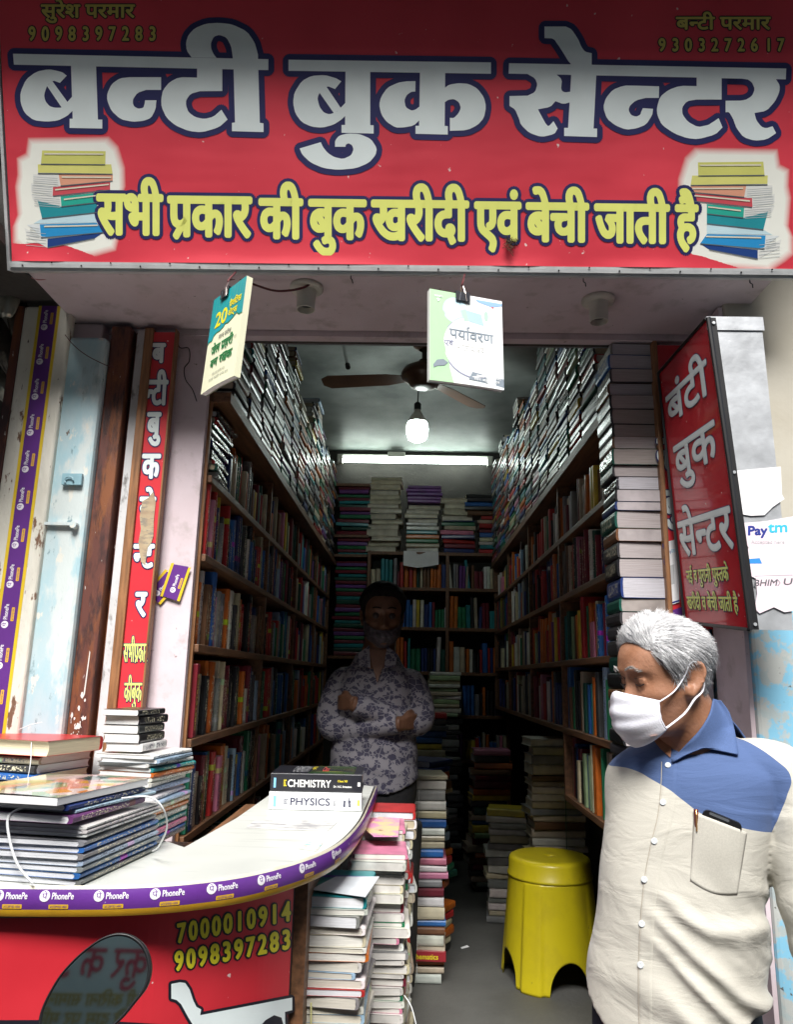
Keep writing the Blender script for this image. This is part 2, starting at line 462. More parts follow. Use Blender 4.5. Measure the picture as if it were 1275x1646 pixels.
# ---------------------------------------------------------------- bookshelves
RZ = [.55, .86, 1.119, 1.372, 1.632, 1.892]
LEDGE = 2.395
shl = thing('bookshelf', 'long brown wooden bookshelf along the left wall', 'bookshelf', (-.72, 2.2, .4), 'wall bookshelves')
shr = thing('bookshelf', 'long brown wooden bookshelf along the right wall', 'bookshelf', (.74, 2.2, .4), 'wall bookshelves')
shb = thing('bookshelf', 'dark wooden bookshelf across the back wall', 'bookshelf', (.1, 5.6, .4), 'wall bookshelves')
for sh, x0, x1, xl0, xl1 in ((shl, -.843, -.60, -.843, -.56), (shr, .62, .863, .60, .863)):
    for z in (RZ if x0 < 0 else RZ[2:]):
        part('shelf_board', MB().box(x0, x1, 2.145, 5.52 if (x0 < 0 or z > 1.3) else 3.1, z-.022, z), M_wood, sh, .002)
    part('top_board', MB().box(xl0, xl1, 2.147, 5.52, LEDGE-.035, LEDGE), M_wood, sh, .002)
    for y in (3.1, 3.9, 4.75, 5.52):
        part('upright', MB().box(x0+.001, x1-.002, y, y+.02, .40 if x0 < 0 else (1.098 if y < 3.5 else 1.351), LEDGE-.036), M_wood, sh)
part('upright', MB().box(-.843, -.612, 2.132, 2.144, .40, LEDGE-.036), M_wood2, shl)
BZ = [1.0, 1.3, 1.599, 1.915, 2.205, 2.47]
for z in BZ:
    part('shelf_board', MB().box(-.30, .70, 5.50, 5.82, z-.024, z), M_wood, shb, .002)
for x in (-.322, .262, .70):
    part('upright', MB().box(x, x+.022, 5.495, 5.82, .40, 2.472), M_wood, shb)
for z in (1.7, 2.45, 2.6, 3.0):
    part('shelf_board', MB().box(-.60, -.324, 5.54, 5.82, z-.02, z), M_wood, shb)
# ---------------------------------------------------------------- the big tilted sign over the entrance
TS = R(20.5)
SUP = Vector((0, -math.sin(TS), math.cos(TS))); SN = Vector((0, -math.cos(TS), -math.sin(TS)))
S0 = Vector((0, 1.74, 2.575))
def SPX(h=0):
    o = S0 + SN*h
    return lambda px, py: PL(px, py, o, SN)
def smap(px, py, h):            # sign artwork is laid out on the sign's own plane; (px,py) are its layout units
    p = PL(px, py, S0, SN); return p + SN*h
M_red = bpy.data.materials.new('printed_flex_red'); M_red.use_nodes = True
def _red(m, col, bs):
    nt, b = nodes(m); b.inputs['Roughness'].default_value = .42
    tc = nt.nodes.new('ShaderNodeTexCoord')
    n = nt.nodes.new('ShaderNodeTexNoise'); n.inputs['Scale'].default_value = 3; n.inputs['Detail'].default_value = 6
    nt.links.new(tc.outputs['Object'], n.inputs['Vector'])
    rp = nt.nodes.new('ShaderNodeValToRGB'); rp.color_ramp.elements[0].position = .3; rp.color_ramp.elements[1].position = .72
    rp.color_ramp.elements[0].color = (*[c*.86 for c in col], 1); rp.color_ramp.elements[1].color = (*[min(1, c*1.1+.012) for c in col], 1)
    nt.links.new(n.outputs[0], rp.inputs[0])
    n2 = nt.nodes.new('ShaderNodeTexNoise'); n2.inputs['Scale'].default_value = 45; n2.inputs['Detail'].default_value = 2
    nt.links.new(tc.outputs['Object'], n2.inputs['Vector'])
    mr = nt.nodes.new('ShaderNodeMapRange'); mr.inputs[1].default_value = .735; mr.inputs[2].default_value = .76; nt.links.new(n2.outputs[0], mr.inputs[0])
    mx = nt.nodes.new('ShaderNodeMix'); mx.data_type = 'RGBA'; mx.inputs[7].default_value = (.75, .55, .52, 1)
    nt.links.new(mr.outputs[0], mx.inputs[0]); nt.links.new(rp.outputs[0], mx.inputs[6]); nt.links.new(mx.outputs[2], b.inputs['Base Color'])
    n3 = nt.nodes.new('ShaderNodeTexNoise'); n3.inputs['Scale'].default_value = bs
    mp = nt.nodes.new('ShaderNodeMapping'); mp.inputs['Scale'].default_value = (.35, 1.2, 1.2)
    nt.links.new(tc.outputs['Object'], mp.inputs[0]); nt.links.new(mp.outputs[0], n3.inputs['Vector'])
    bp = nt.nodes.new('ShaderNodeBump'); bp.inputs['Strength'].default_value = .25; bp.inputs['Distance'].default_value = .02
    nt.links.new(n3.outputs[0], bp.inputs['Height']); nt.links.new(bp.outputs[0], b.inputs['Normal'])
_red(M_red, (.68, .042, .068), 7)
M_navy = mat('print_navy', (.018, .020, .105), .45, .1)
M_sil = mat('print_silver', (.76, .84, .83), .45, .06)
M_yel = mat('print_yellow', (.78, .82, .20), .45, .06)
M_gold = mat('print_gold', (.55, .47, .10), .45, .06)
M_outl = mat('print_black', (.012, .012, .02), .45, .1)
sg = thing('shop_sign', 'wide tilted red shop sign with huge silver Hindi lettering above the entrance', 'shop sign', (0, 1.74, 2.575))
# flex sheet, slightly slack towards its lower edge
W0, W1, HH = -1.05, .962, .648
def flex(u, v):
    x = W0+(W1-W0)*u; t = v*HH
    sag = .0055*(.5+.5*math.sin(u*23+math.sin(u*9)*2))*math.exp(-t/.017)
    return S0 + Vector((x, 0, 0)) + SUP*(t+.012) + SN*(sag-.0005)
part('flex_sheet', MB().grid(flex, 160, 60), M_red, sg).data.polygons.foreach_set('use_smooth', [True]*(159*59))
fr = MB(); F0 = frame_map(S0, (1, 0, 0), SUP, SN)
def rail(x0, x1, t0, t1, h0, h1): fr.prism([(x0, t0), (x1, t0), (x1, t1), (x0, t1)], F0, h0, h1)
rail(W0-.004, W1+.004, -.004, .0055, -.03, .006); rail(W0-.004, W1+.004, .0062, .0115, -.03, .003); rail(W0-.004, W1+.004, -.012, -.0045, -.03, .002)
rail(W0-.012, W0-.0042, -.012, HH+.02, -.03, .004); rail(W1+.0042, W1+.012, -.012, HH+.02, -.03, .004); rail(W0-.012, W1+.012, HH+.0125, HH+.02, -.03, .004)
part('frame', fr, M_alu, sg, .0008)
sc = MB()
for k in range(26):
    p = F0(W0+.03+k*.077, .0085 if k % 2 else .001, .0065); sc.tube([p, p+SN*.0015], .0022, 8)
part('screw', sc, M_black, sg)
part('backing', MB().prism([(W0, 0), (W1, 0), (W1, HH+.012), (W0, HH+.012)], F0, -.032, -.02), M_galv, sg)
# hand cut letters: outlines in layout units
k1, k2, k3 = 1/2.8333, 1/2.9651, 1/2.6842
def L1(*p): return poly([(x*k1, y*k1) for x, y in p])
def L2(*p): return poly([(430+x*k2, y*k2) for x, y in p])
def L3(*p): return poly([(800+x*k3, y*k3) for x, y in p])
def curvy(f, *p):
    """round off the marked points: a plain tuple is a corner, a 3-tuple is on a curve"""
    out = []; n = len(p); i = 0
    for i in range(n):
        a = p[i]
        if len(a) == 2: out.append(a); continue
        prev, nx = p[i-1], p[(i+1) % n]
        pp, nn = p[i-2], p[(i+2) % n]
        m0 = Vector((nx[0]-prev[0], nx[1]-prev[1]))*.5
        # short arc through the point, both halves
        A = Vector(prev[:2]); B = Vector(a[:2]); Cc = Vector(nx[:2])
        tB = m0*.5
        out.append(tuple(A.lerp(B, .5) + (B-A.lerp(B, .5))*.0 + (tB*0))) if False else None
        q0 = B - tB*.45 + (B-(A+Cc)/2)*.05; q1 = B + tB*.45 + (B-(A+Cc)/2)*.05
        out += [tuple(q0), tuple(B+(B-(A+Cc)/2)*.09), tuple(q1)]
    return f(*[q for q in out if q])
c = 1
W_banti = [L1((58,245),(1222,270),(1222,320),(62,295)), L1((322,285),(436,285),(445,545),(465,545),(465,586),(316,583),(316,541),(330,541)),
  curvy(L1,(303,345),(275,328,c),(220,318,c),(165,330,c),(120,365,c),(95,420,c),(95,470,c),(115,515,c),(155,545,c),(210,553,c),(260,548,c),(300,530,c),(330,505),(328,440),(303,468),(280,488,c),(250,490,c),(225,482,c),(207,460,c),(202,430,c),(215,392,c),(240,371,c),(272,378)),
  L1((213,392),(236,368),(310,470),(281,492)),
  curvy(L1,(733,352),(733,410),(665,410),(628,425,c),(608,450,c),(605,470,c),(612,485,c),(630,494,c),(650,490,c),(657,475,c),(660,457),(712,457),(705,500,c),(685,535,c),(650,550,c),(600,553,c),(550,540,c),(510,505,c),(490,460,c),(490,425,c),(510,385,c),(545,360,c),(590,352)),
  curvy(L1,(897,290),(1012,290),(1012,415),(910,416),(870,430,c),(850,455,c),(848,480,c),(860,510,c),(890,532,c),(930,540,c),(970,530,c),(1008,500),(1036,545),(990,580,c),(920,600,c),(860,595,c),(800,570,c),(760,535,c),(738,490,c),(735,450,c),(745,410,c),(775,375,c),(820,355,c),(897,354)),
  curvy(L1,(872,262),(852,230,c),(848,195,c),(860,160,c),(890,130,c),(940,110,c),(1000,106,c),(1060,115,c),(1120,145,c),(1155,190,c),(1172,240,c),(1175,270),(1183,560),(1200,562),(1200,602),(1056,598),(1056,560),(1070,558),(1063,300),(1058,250,c),(1050,210,c),(1030,175,c),(1000,162,c),(975,170,c),(962,195,c),(962,220,c),(972,245,c),(986,264))]
W_buk = [L2((100,285),(1066,298),(1066,352),(100,338)), L2((372,300),(490,300),(490,597),(506,597),(506,637),(353,633),(353,596),(370,596)),
  curvy(L2,(352,388),(320,372,c),(270,360,c),(210,365,c),(165,390,c),(132,440,c),(124,490,c),(135,540,c),(165,580,c),(210,602,c),(260,607,c),(310,595,c),(345,575,c),(372,552),(372,490),(345,518),(325,535,c),(295,543,c),(270,535,c),(250,510,c),(240,475,c),(243,455,c),(255,435,c),(285,415,c),(322,425)),
  L2((246,440),(280,412),(350,516),(318,542)),
  curvy(L2,(322,700),(325,670,c),(345,648,c),(385,638,c),(440,642,c),(490,665,c),(517,705,c),(512,740,c),(480,775,c),(420,800,c),(340,808,c),(270,800,c),(210,775,c),(170,740,c),(153,708),(254,678),(268,705,c),(290,730,c),(320,748,c),(360,755,c),(395,740,c),(408,715,c),(403,695,c),(388,685,c),(375,690,c),(372,700)),
  L2((728,310),(848,310),(845,600),(860,602),(860,642),(706,638),(706,600),(723,600)),
  curvy(L2,(706,387),(705,437),(685,440,c),(665,455,c),(655,480,c),(662,510,c),(685,525,c),(705,522,c),(728,506),(728,570),(695,597,c),(650,607,c),(610,605,c),(570,580,c),(545,545,c),(535,500,c),(545,460,c),(575,420,c),(620,397,c),(665,388)),
  curvy(L2,(842,422),(870,405,c),(915,398,c),(960,403,c),(1000,425,c),(1030,465,c),(1040,510,c),(1030,560,c),(1000,595,c),(950,618,c),(870,624),(870,562),(890,560,c),(910,540,c),(920,515,c),(912,490,c),(890,475,c),(865,477,c),(842,490))]
W_sen = [L3((50,273),(1247,296),(1245,343),(48,318)),
  curvy(L3,(130,300),(255,322),(275,345,c),(277,385,c),(290,397,c),(322,395),(320,440),(285,447,c),(250,437),(225,460,c),(175,472),(195,510,c),(210,535,c),(222,542,c),(242,523),(260,555),(240,578,c),(190,588,c),(140,572,c),(105,540,c),(90,505,c),(75,475,c),(52,457),(52,415),(130,413),(160,395,c),(170,365,c),(160,340,c),(130,320)),
  curvy(L3,(203,115),(295,115),(320,130,c),(345,165,c),(365,205,c),(380,222,c),(407,230),(407,290),(428,300),(415,555),(430,555),(430,592),(288,587),(288,552),(305,552),(318,330),(316,275),(305,262,c),(285,230,c),(262,195,c),(240,170,c),(203,165)),
  curvy(L3,(698,373),(697,423),(640,423),(600,435,c),(575,455,c),(568,475,c),(578,495,c),(598,502,c),(615,495,c),(622,480,c),(628,467),(672,470),(665,500,c),(640,535,c),(600,553,c),(555,557,c),(510,540,c),(475,510,c),(460,465,c),(470,425,c),(500,390,c),(545,372,c),(600,370)),
  curvy(L3,(860,325),(968,325),(968,430),(860,430),(820,440,c),(800,465,c),(802,495,c),(825,525,c),(865,545,c),(905,540,c),(930,527,c),(955,510),(972,550),(935,580,c),(870,598,c),(820,595,c),(765,575,c),(715,540,c),(693,500,c),(690,465,c),(705,420,c),(740,390,c),(790,373,c),(860,372)),
  curvy(L3,(968,305),(1245,315),(1203,343),(1217,370,c),(1215,400,c),(1195,440,c),(1160,475,c),(1110,488),(1120,520,c),(1140,545,c),(1160,552,c),(1188,545),(1203,575),(1160,600,c),(1110,605,c),(1065,590,c),(1035,555,c),(1015,510,c),(1000,487,c),(985,485),(985,435),(1060,432,c),(1095,415,c),(1108,385,c),(1095,355,c),(1065,342,c),(968,338))]
ol, ft = MB(), MB()
for Wd in (W_banti, W_buk, W_sen):
    ol, ft = MB(), MB()
    for j, sh in enumerate(Wd):
        fat(ol, sh, smap, 9.4, .0001, n=20, dh=.00001)
        ft.shape(sh, smap, .0006+j*.00002)
    part('letter_border', ol, M_navy, sg); part('lettering', ft, M_sil, sg)
# second line
ol, ft = MB(), MB()
for t, x0, x1, yh, yb in (("सभी",155,262,313,377),("[प]कार",269,405,316.5,380),("की",416,487,320,383),("बुक",496,589,321.5,384),("खरीदी",597,754,323,386),
                          ("एवं",763,838,325.5,387),("बेची",846,947,327,388),("जाती",956,1077,329,390),("है",1086,1123,330,391)):
    sh = fitline(deva(t), x0+2.5, x1-2.5, yb-1, yh+1.5); sh = ([(x, y+(x-x0)*.011-(x1-x0)*.005) for x, y in sh[0]], sh[1])
    ol, ft = MB(), MB(); fat(ol, sh, smap, 8.6, .0004, n=16, dh=.00001); fat(ft, sh, smap, 3.2, .0009, n=10, dh=.00001)
    part('letter_border', ol, M_navy, sg); part('lettering', ft, M_yel, sg)
# names and telephone numbers in the corners
for t, x0, x1, yb, yh, dv in (("सुरेश परमार",66,216,28,8,1),("9098397283",46,249,65,43,0),("ब{न्}टी परमार",1088,1239,47,28,1),("9303272617",1060,1261,82,62,0)):
    sh = fitline(deva(t), x0, x1, yb, yh, dv) if dv else None
    if not dv:
        sh = merge(*[xf(text_shape(ch), 1, 1, i*.92-.5*bbox(text_shape(ch))[1]) for i, ch in enumerate(t)])
        sh = fitline(sh, x0, x1, yb, yh, False)
    ol, ft = MB(), MB(); fat(ol, sh, smap, 2.8, .0001, n=8, dh=.00001); fat(ft, sh, smap, .95, .0004, n=6, dh=.00001)
    part('letter_border', ol, M_outl, sg); part('lettering', ft, M_gold, sg)
# printed pictures of stacked books at both lower corners
def pile_art(mx):
    X = (lambda x: x) if not mx else None
    def q(x, y):
        x, y = x/2.8333, 220+y/2.8333
        if mx: x, y = 1289-x*1.03+8, y+18
        return x, y
    glow = [(140,25),(480,20),(520,60),(548,150),(550,230),(530,300),(525,440),(510,500),(420,525),(300,530),(170,540),(110,500),(75,470),(75,400),(95,350),(85,230),(95,180),(92,110),(130,90)]
    g = MB(); cx, cy_ = 310, 280
    cols = []
    for k, sc in enumerate((1.09, 1.078, 1.066, 1.053, 1.04, 1.025, 1.01, .99, .97)):
        g.shape(poly([q(cx+(x-cx)*sc, cy_+(y-cy_)*sc) for x, y in glow]), smap, -.0003+.00002*k, k)
        t = (k+1)/9; cols.append(mat('print_glow_%d' % k, (.66+.20*t, .04+.83*t, .06+.73*t), .45, .03))
    part('glow_print', g, cols, sg)
    bk = MB(); ms = []
    def pc(col, nm, *p):
        m = mat('print_'+nm, col, .45, .08)
        if m not in ms: ms.append(m)
        bk.shape(poly([q(*a) for a in p]), smap, .0000+.000008*len(bk.f), ms.index(m))
    pc((.62,.62,.16),'mustard',(190,62),(480,65),(478,125),(185,122)); pc((.70,.68,.20),'lemon',(170,125),(505,125),(512,168),(172,163))
    pc((.72,.34,.22),'salmon',(265,168),(512,172),(512,200),(275,224)); pc((.75,.76,.72),'paper',(150,170),(265,168),(275,224),(150,205))
    pc((.60,.08,.10),'scarlet',(240,228),(500,205),(500,242),(238,270)); pc((.75,.76,.72),'paper',(140,210),(240,228),(238,270),(140,250))
    pc((.02,.40,.30),'jade',(275,272),(440,255),(440,300),(278,318)); pc((.75,.76,.72),'paper',(140,262),(275,272),(278,318),(150,290))
    pc((.015,.28,.33),'teal',(170,290),(278,318),(440,300),(440,345),(190,372)); pc((.55,.74,.80),'pale_blue',(190,372),(440,345),(440,390),(150,395))
    pc((.02,.28,.60),'azure',(180,398),(440,392),(470,435),(185,460)); pc((.72,.77,.77),'page_blue',(120,400),(180,398),(185,460),(160,430))
    pc((.01,.05,.22),'deep_blue',(215,465),(470,435),(430,462),(215,505)); pc((.75,.76,.72),'paper',(110,415),(215,465),(215,505),(120,455))
    for y0, y1, x0, x1 in ((176,222,150,262),(216,266,145,236),(270,316,155,272),(405,455,135,178),(425,500,118,208)):
        for k in range(5):
            f_ = (k+.5)/5; ya, yb = y0+(y1-y0)*f_, y0+(y1-y0)*f_+8
            pc((.50,.54,.54), 'page_line', (x0, ya), (x1, yb), (x1, yb+2.2), (x0, ya+2.2))
    for (xa, ya, xb, yb) in ((185,122,478,125),(172,165,512,168),(275,222,512,199),(240,268,500,240),(278,316,440,298),(190,370,440,343),(185,458,470,434),(215,503,430,461)):
        pc((.10,.12,.14), 'under_line', (xa, ya), (xb, yb), (xb, yb+4), (xa, ya+5))
    for (xa, ya, xb, yb) in ((200,74,470,76),(280,180,505,182),(250,238,495,214),(290,282,435,265),(200,405,445,400)):
        pc((.74,.70,.55), 'sheen_line', (xa, ya), (xb, yb), (xb, yb+6), (xa, ya+7))
    part('book_print', bk, ms, sg)
pile_art(False); pile_art(True)
# small torn hole of bird nest grass on the second line
nb = MB(); rr = random.Random(3)
c0 = SPX(.006)(819, 391)
for k in range(70):
    a = Vector((rr.gauss(0, .007), 0, rr.gauss(0, .007))); d = Vector((rr.gauss(0, .009), rr.uniform(-.006, .004), rr.gauss(0, .009)))
    nb.tube([c0+a, c0+a+d*.5+Vector((0, -.003, 0)), c0+a+d], .0006, 4)
tag(nb.build('wasp_nest', mat('dry_grass', (.09, .06, .03), .9, .4)), 'small dark tuft of dry grass stuck on the yellow line of the sign', 'nest')
# ---------------------------------------------------------------- books
def book_material(name, attr=False, gloss=.3, wrap=False):
    m = bpy.data.materials.new(name); m.use_nodes = True; nt, b = nodes(m)
    tc = nt.nodes.new('ShaderNodeTexCoord')
    if attr:
        at = nt.nodes.new('ShaderNodeVertexColor'); at.layer_name = 'Col'; col = at.outputs[0]
        rndo = None
    else:
        oi = nt.nodes.new('ShaderNodeObjectInfo'); col = oi.outputs['Color']; rndo = oi.outputs['Random']
    nz = nt.nodes.new('ShaderNodeTexNoise'); nz.inputs['Scale'].default_value = 18; nz.inputs['Detail'].default_value = 5
    geo = nt.nodes.new('ShaderNodeNewGeometry')
    nt.links.new(geo.outputs['Position'], nz.inputs['Vector'])
    mr = nt.nodes.new('ShaderNodeMapRange'); mr.inputs[1].default_value = .35; mr.inputs[2].default_value = .75; mr.inputs[3].default_value = 1; mr.inputs[4].default_value = .62
    nt.links.new(nz.outputs[0], mr.inputs[0])
    mx = nt.nodes.new('ShaderNodeVectorMath'); mx.operation = 'SCALE'
    nt.links.new(col, mx.inputs[0]); nt.links.new(mr.outputs[0], mx.inputs['Scale'])
    cur = mx.outputs[0]
    if not attr:
        # printed bands and title marks, each book its own
        sp = nt.nodes.new('ShaderNodeSeparateXYZ'); nt.links.new(tc.outputs['Generated'], sp.inputs[0])
        def math_(op, a, b_=None, c_=None):
            n = nt.nodes.new('ShaderNodeMath'); n.operation = op
            for k, x in enumerate((a, b_, c_)):
                if x is None: continue
                if isinstance(x, (int, float)): n.inputs[k].default_value = x
                else: nt.links.new(x, n.inputs[k])
            return n.outputs[0]
        cz = nt.nodes.new('ShaderNodeCombineXYZ')
        nt.links.new(math_('MULTIPLY', sp.outputs[0], 3.2), cz.inputs[0])
        nt.links.new(math_('MULTIPLY', rndo, 90.), cz.inputs[1]); nt.links.new(math_('MULTIPLY', sp.outputs[2], 26.), cz.inputs[2])
        tn = nt.nodes.new('ShaderNodeTexNoise'); tn.inputs['Scale'].default_value = 1.6; tn.inputs['Detail'].default_value = 1.5
        nt.links.new(cz.outputs[0], tn.inputs['Vector'])
        on = math_('GREATER_THAN', tn.outputs[0], .56)
        cw = math_('MULTIPLY', math_('LESS_THAN', math_('ABSOLUTE', math_('SUBTRACT', sp.outputs[0], .5)), .30),
                   math_('LESS_THAN', math_('ABSOLUTE', math_('SUBTRACT', sp.outputs[2], math_('MULTIPLY_ADD', rndo, .2, .4))), .36))
        sf = math_('LESS_THAN', sp.outputs[1], .05)
        f = math_('MULTIPLY', math_('MULTIPLY', on, cw), sf)
        lum = nt.nodes.new('ShaderNodeRGBToBW'); nt.links.new(col, lum.inputs[0])
        tcx = nt.nodes.new('ShaderNodeMix'); tcx.data_type = 'RGBA'
        nt.links.new(math_('GREATER_THAN', lum.outputs[0], .3), tcx.inputs[0])
        tcx.inputs[6].default_value = (.62, .58, .42, 1); tcx.inputs[7].default_value = (.05, .05, .09, 1)
        m1 = nt.nodes.new('ShaderNodeMix'); m1.data_type = 'RGBA'; nt.links.new(math_('MULTIPLY', f, .95), m1.inputs[0]); nt.links.new(cur, m1.inputs[6]); nt.links.new(tcx.outputs[2], m1.inputs[7])
        # a contrasting band low on some spines
        bd = math_('LESS_THAN', math_('ABSOLUTE', math_('SUBTRACT', sp.outputs[2], math_('MULTIPLY_ADD', math_('FRACT', math_('MULTIPLY', rndo, 7.3)), .7, .12))), .045)
        bd = math_('MULTIPLY', bd, math_('GREATER_THAN', math_('FRACT', math_('MULTIPLY', rndo, 13.7)), .45))
        hs = nt.nodes.new('ShaderNodeHueSaturation'); hs.inputs['Hue'].default_value = .68; hs.inputs['Value'].default_value = 1.3
        nt.links.new(cur, hs.inputs['Color'])
        m2 = nt.nodes.new('ShaderNodeMix'); m2.data_type = 'RGBA'; nt.links.new(bd, m2.inputs[0]); nt.links.new(m1.outputs[2], m2.inputs[6]); nt.links.new(hs.outputs[0], m2.inputs[7])
        cur = m2.outputs[2]
    nt.links.new(cur, b.inputs['Base Color'])
    b.inputs['Roughness'].default_value = gloss
    if wrap:
        b.inputs['Coat Weight'].default_value = .8; b.inputs['Coat Roughness'].default_value = .13
        n2 = nt.nodes.new('ShaderNodeTexNoise'); n2.inputs['Scale'].default_value = 55; n2.inputs['Detail'].default_value = 2
        nt.links.new(geo.outputs['Position'], n2.inputs['Vector'])
        bp = nt.nodes.new('ShaderNodeBump'); bp.inputs['Strength'].default_value = .45; bp.inputs['Distance'].default_value = .010
        nt.links.new(n2.outputs[0], bp.inputs['Height']); nt.links.new(bp.outputs[0], b.inputs['Normal']); nt.links.new(bp.outputs[0], b.inputs['Coat Normal'])
    return m
M_cover = book_material('book_cover')
M_wrap = book_material('book_cover_in_film', gloss=.25, wrap=True)
M_cover_s = book_material('book_cover_far', attr=True)
M_page = bpy.data.materials.new('page_edges'); M_page.use_nodes = True
def _page(m):
    nt, b = nodes(m); b.inputs['Roughness'].default_value = .85
    tc = nt.nodes.new('ShaderNodeTexCoord'); oi = nt.nodes.new('ShaderNodeObjectInfo')
    mp = nt.nodes.new('ShaderNodeMapping'); mp.inputs['Scale'].default_value = (46, 2.0, 1.2)
    nt.links.new(tc.outputs['Generated'], mp.inputs[0])
    n = nt.nodes.new('ShaderNodeTexNoise'); n.noise_dimensions = '4D'; n.inputs['Scale'].default_value = 1; n.inputs['Detail'].default_value = 3
    nt.links.new(mp.outputs[0], n.inputs['Vector'])
    ml = nt.nodes.new('ShaderNodeMath'); ml.operation = 'MULTIPLY'; ml.inputs[1].default_value = 50; nt.links.new(oi.outputs['Random'], ml.inputs[0]); nt.links.new(ml.outputs[0], n.inputs['W'])
    rp = nt.nodes.new('ShaderNodeValToRGB'); rp.color_ramp.elements[0].position = .3; rp.color_ramp.elements[1].position = .6
    rp.color_ramp.elements[0].color = (.74, .73, .71, 1); rp.color_ramp.elements[1].color = (1, 1, 1, 1)
    nt.links.new(n.outputs[0], rp.inputs[0])
    mx = nt.nodes.new('ShaderNodeMix'); mx.data_type = 'RGBA'; mx.blend_type = 'MULTIPLY'; mx.inputs[0].default_value = 1
    nt.links.new(oi.outputs['Color'], mx.inputs[6]); nt.links.new(rp.outputs[0], mx.inputs[7]); nt.links.new(mx.outputs[2], b.inputs['Base Color'])
    bp = nt.nodes.new('ShaderNodeBump'); bp.inputs['Strength'].default_value = .35; bp.inputs['Distance'].default_value = .002
    nt.links.new(n.outputs[0], bp.inputs['Height']); nt.links.new(bp.outputs[0], b.inputs['Normal'])
_page(M_page)
# unit book: x thickness, y from spine (0) to fore-edge (1), z height
def unit_cover(ct, soft):
    s = MB()
    out = [(-.5, 1), (-.5, .05), (-.42, .012), (-.22, 0), (.22, 0), (.42, .012), (.5, .05), (.5, 1), (.5-ct, 1), (.5-ct, .06), (.0, .04), (-.5+ct, .06), (-.5+ct, 1)]
    s.prism(out, lambda x, y, h: Vector((x, y, h)), 0, 1)
    me = bpy.data.meshes.new('book_cover'); me.from_pydata(s.v, [], s.f); me.update(); return me
COVER = [unit_cover(.055, 0), unit_cover(.02, 1)]
def unit_pages(ct, ins=.018, fore=.97):
    s = MB(); i = .018
    P = lambda u, v: None
    i = ins
    s.grid(lambda u, v: Vector((-.5+ct+.004+(1-2*ct-.008)*u, fore - .03*(1-(2*u-1)**2), i+(1-2*i)*v)), 8, 2)
    a = [Vector((-.5+ct+.004+(1-2*ct-.008)*u/7, fore-.03*(1-(2*u/7-1)**2), 0)) for u in range(8)]
    for z in (i, 1-i):
        ring = [Vector((p.x, p.y, z)) for p in a] + [Vector((.5-ct-.004, .05, z)), Vector((-.5+ct+.004, .05, z))]
        s.add(ring, [tuple(range(10)) if z > .5 else tuple(reversed(range(10)))])
    me = bpy.data.meshes.new('page_block'); me.from_pydata(s.v, [], s.f); me.update(); return me
PAGES = [unit_pages(.055), unit_pages(.02, .006, .985)]
for me in COVER: me.materials.append(M_cover)
COVERW = [me.copy() for me in COVER]
for me in COVERW: me.materials.clear(); me.materials.append(M_wrap)
for me in PAGES: me.materials.append(M_page)
PAL = [('red', (.42, .03, .03)), ('maroon', (.17, .02, .035)), ('dark blue', (.02, .04, .16)), ('blue', (.03, .13, .40)), ('green', (.02, .17, .08)),
       ('dark green', (.012, .07, .05)), ('teal', (.02, .22, .24)), ('orange', (.55, .14, .02)), ('yellow', (.62, .48, .05)), ('black', (.015, .015, .017)),
       ('white', (.66, .65, .60)), ('cream', (.55, .49, .34)), ('grey', (.24, .24, .24)), ('brown', (.16, .08, .04)), ('purple', (.16, .05, .24)),
       ('pink', (.55, .20, .30)), ('pale green', (.32, .46, .26)), ('pale blue', (.30, .42, .55)), ('charcoal', (.05, .05, .055)), ('beige', (.42, .36, .27))]
PD = dict(PAL)
W_SHELF = [7, 5, 4, 3, 2, 3, 1, 5, 2, 5, 4, 4, 3, 4, .5, 1, 1, 1, 4, 4]
PAGE_T = [(.62, .56, .42), (.70, .67, .60), (.72, .72, .72), (.55, .47, .33), (.68, .70, .74)]
SPECS = []
def jit(c, a=.18):
    k = 1+rnd.uniform(-a, a); return tuple(max(.004, min(.9, x*k*(1+rnd.uniform(-.06, .06)))) for x in c)
def spec(mtx, dims, colname, label, group, w=1., wrap=False, soft=None, page=None, force=False, rgb=None):
    SPECS.append(dict(m=mtx @ Matrix.Diagonal((*dims, 1)), c=jit(rgb or PD[colname]), cn=colname, label=label, group=group, w=w, wrap=wrap,
                      soft=(rnd.random() < .55) if soft is None else soft, page=page or rnd.choice(PAGE_T), force=force, d=dims))
    return SPECS[-1]
def pickc(ws=None): return rnd.choices(PAL, ws or W_SHELF)[0][0]
GW = 'books standing on the wall shelves'
def blabel(t, c, rest):
    return ((thick(t)+' ') if thick(t) != 'plain' else '') + c + ' book, ' + rest
def thick(t): return 'thin' if t < .02 else ('thick' if t > .036 else 'plain')
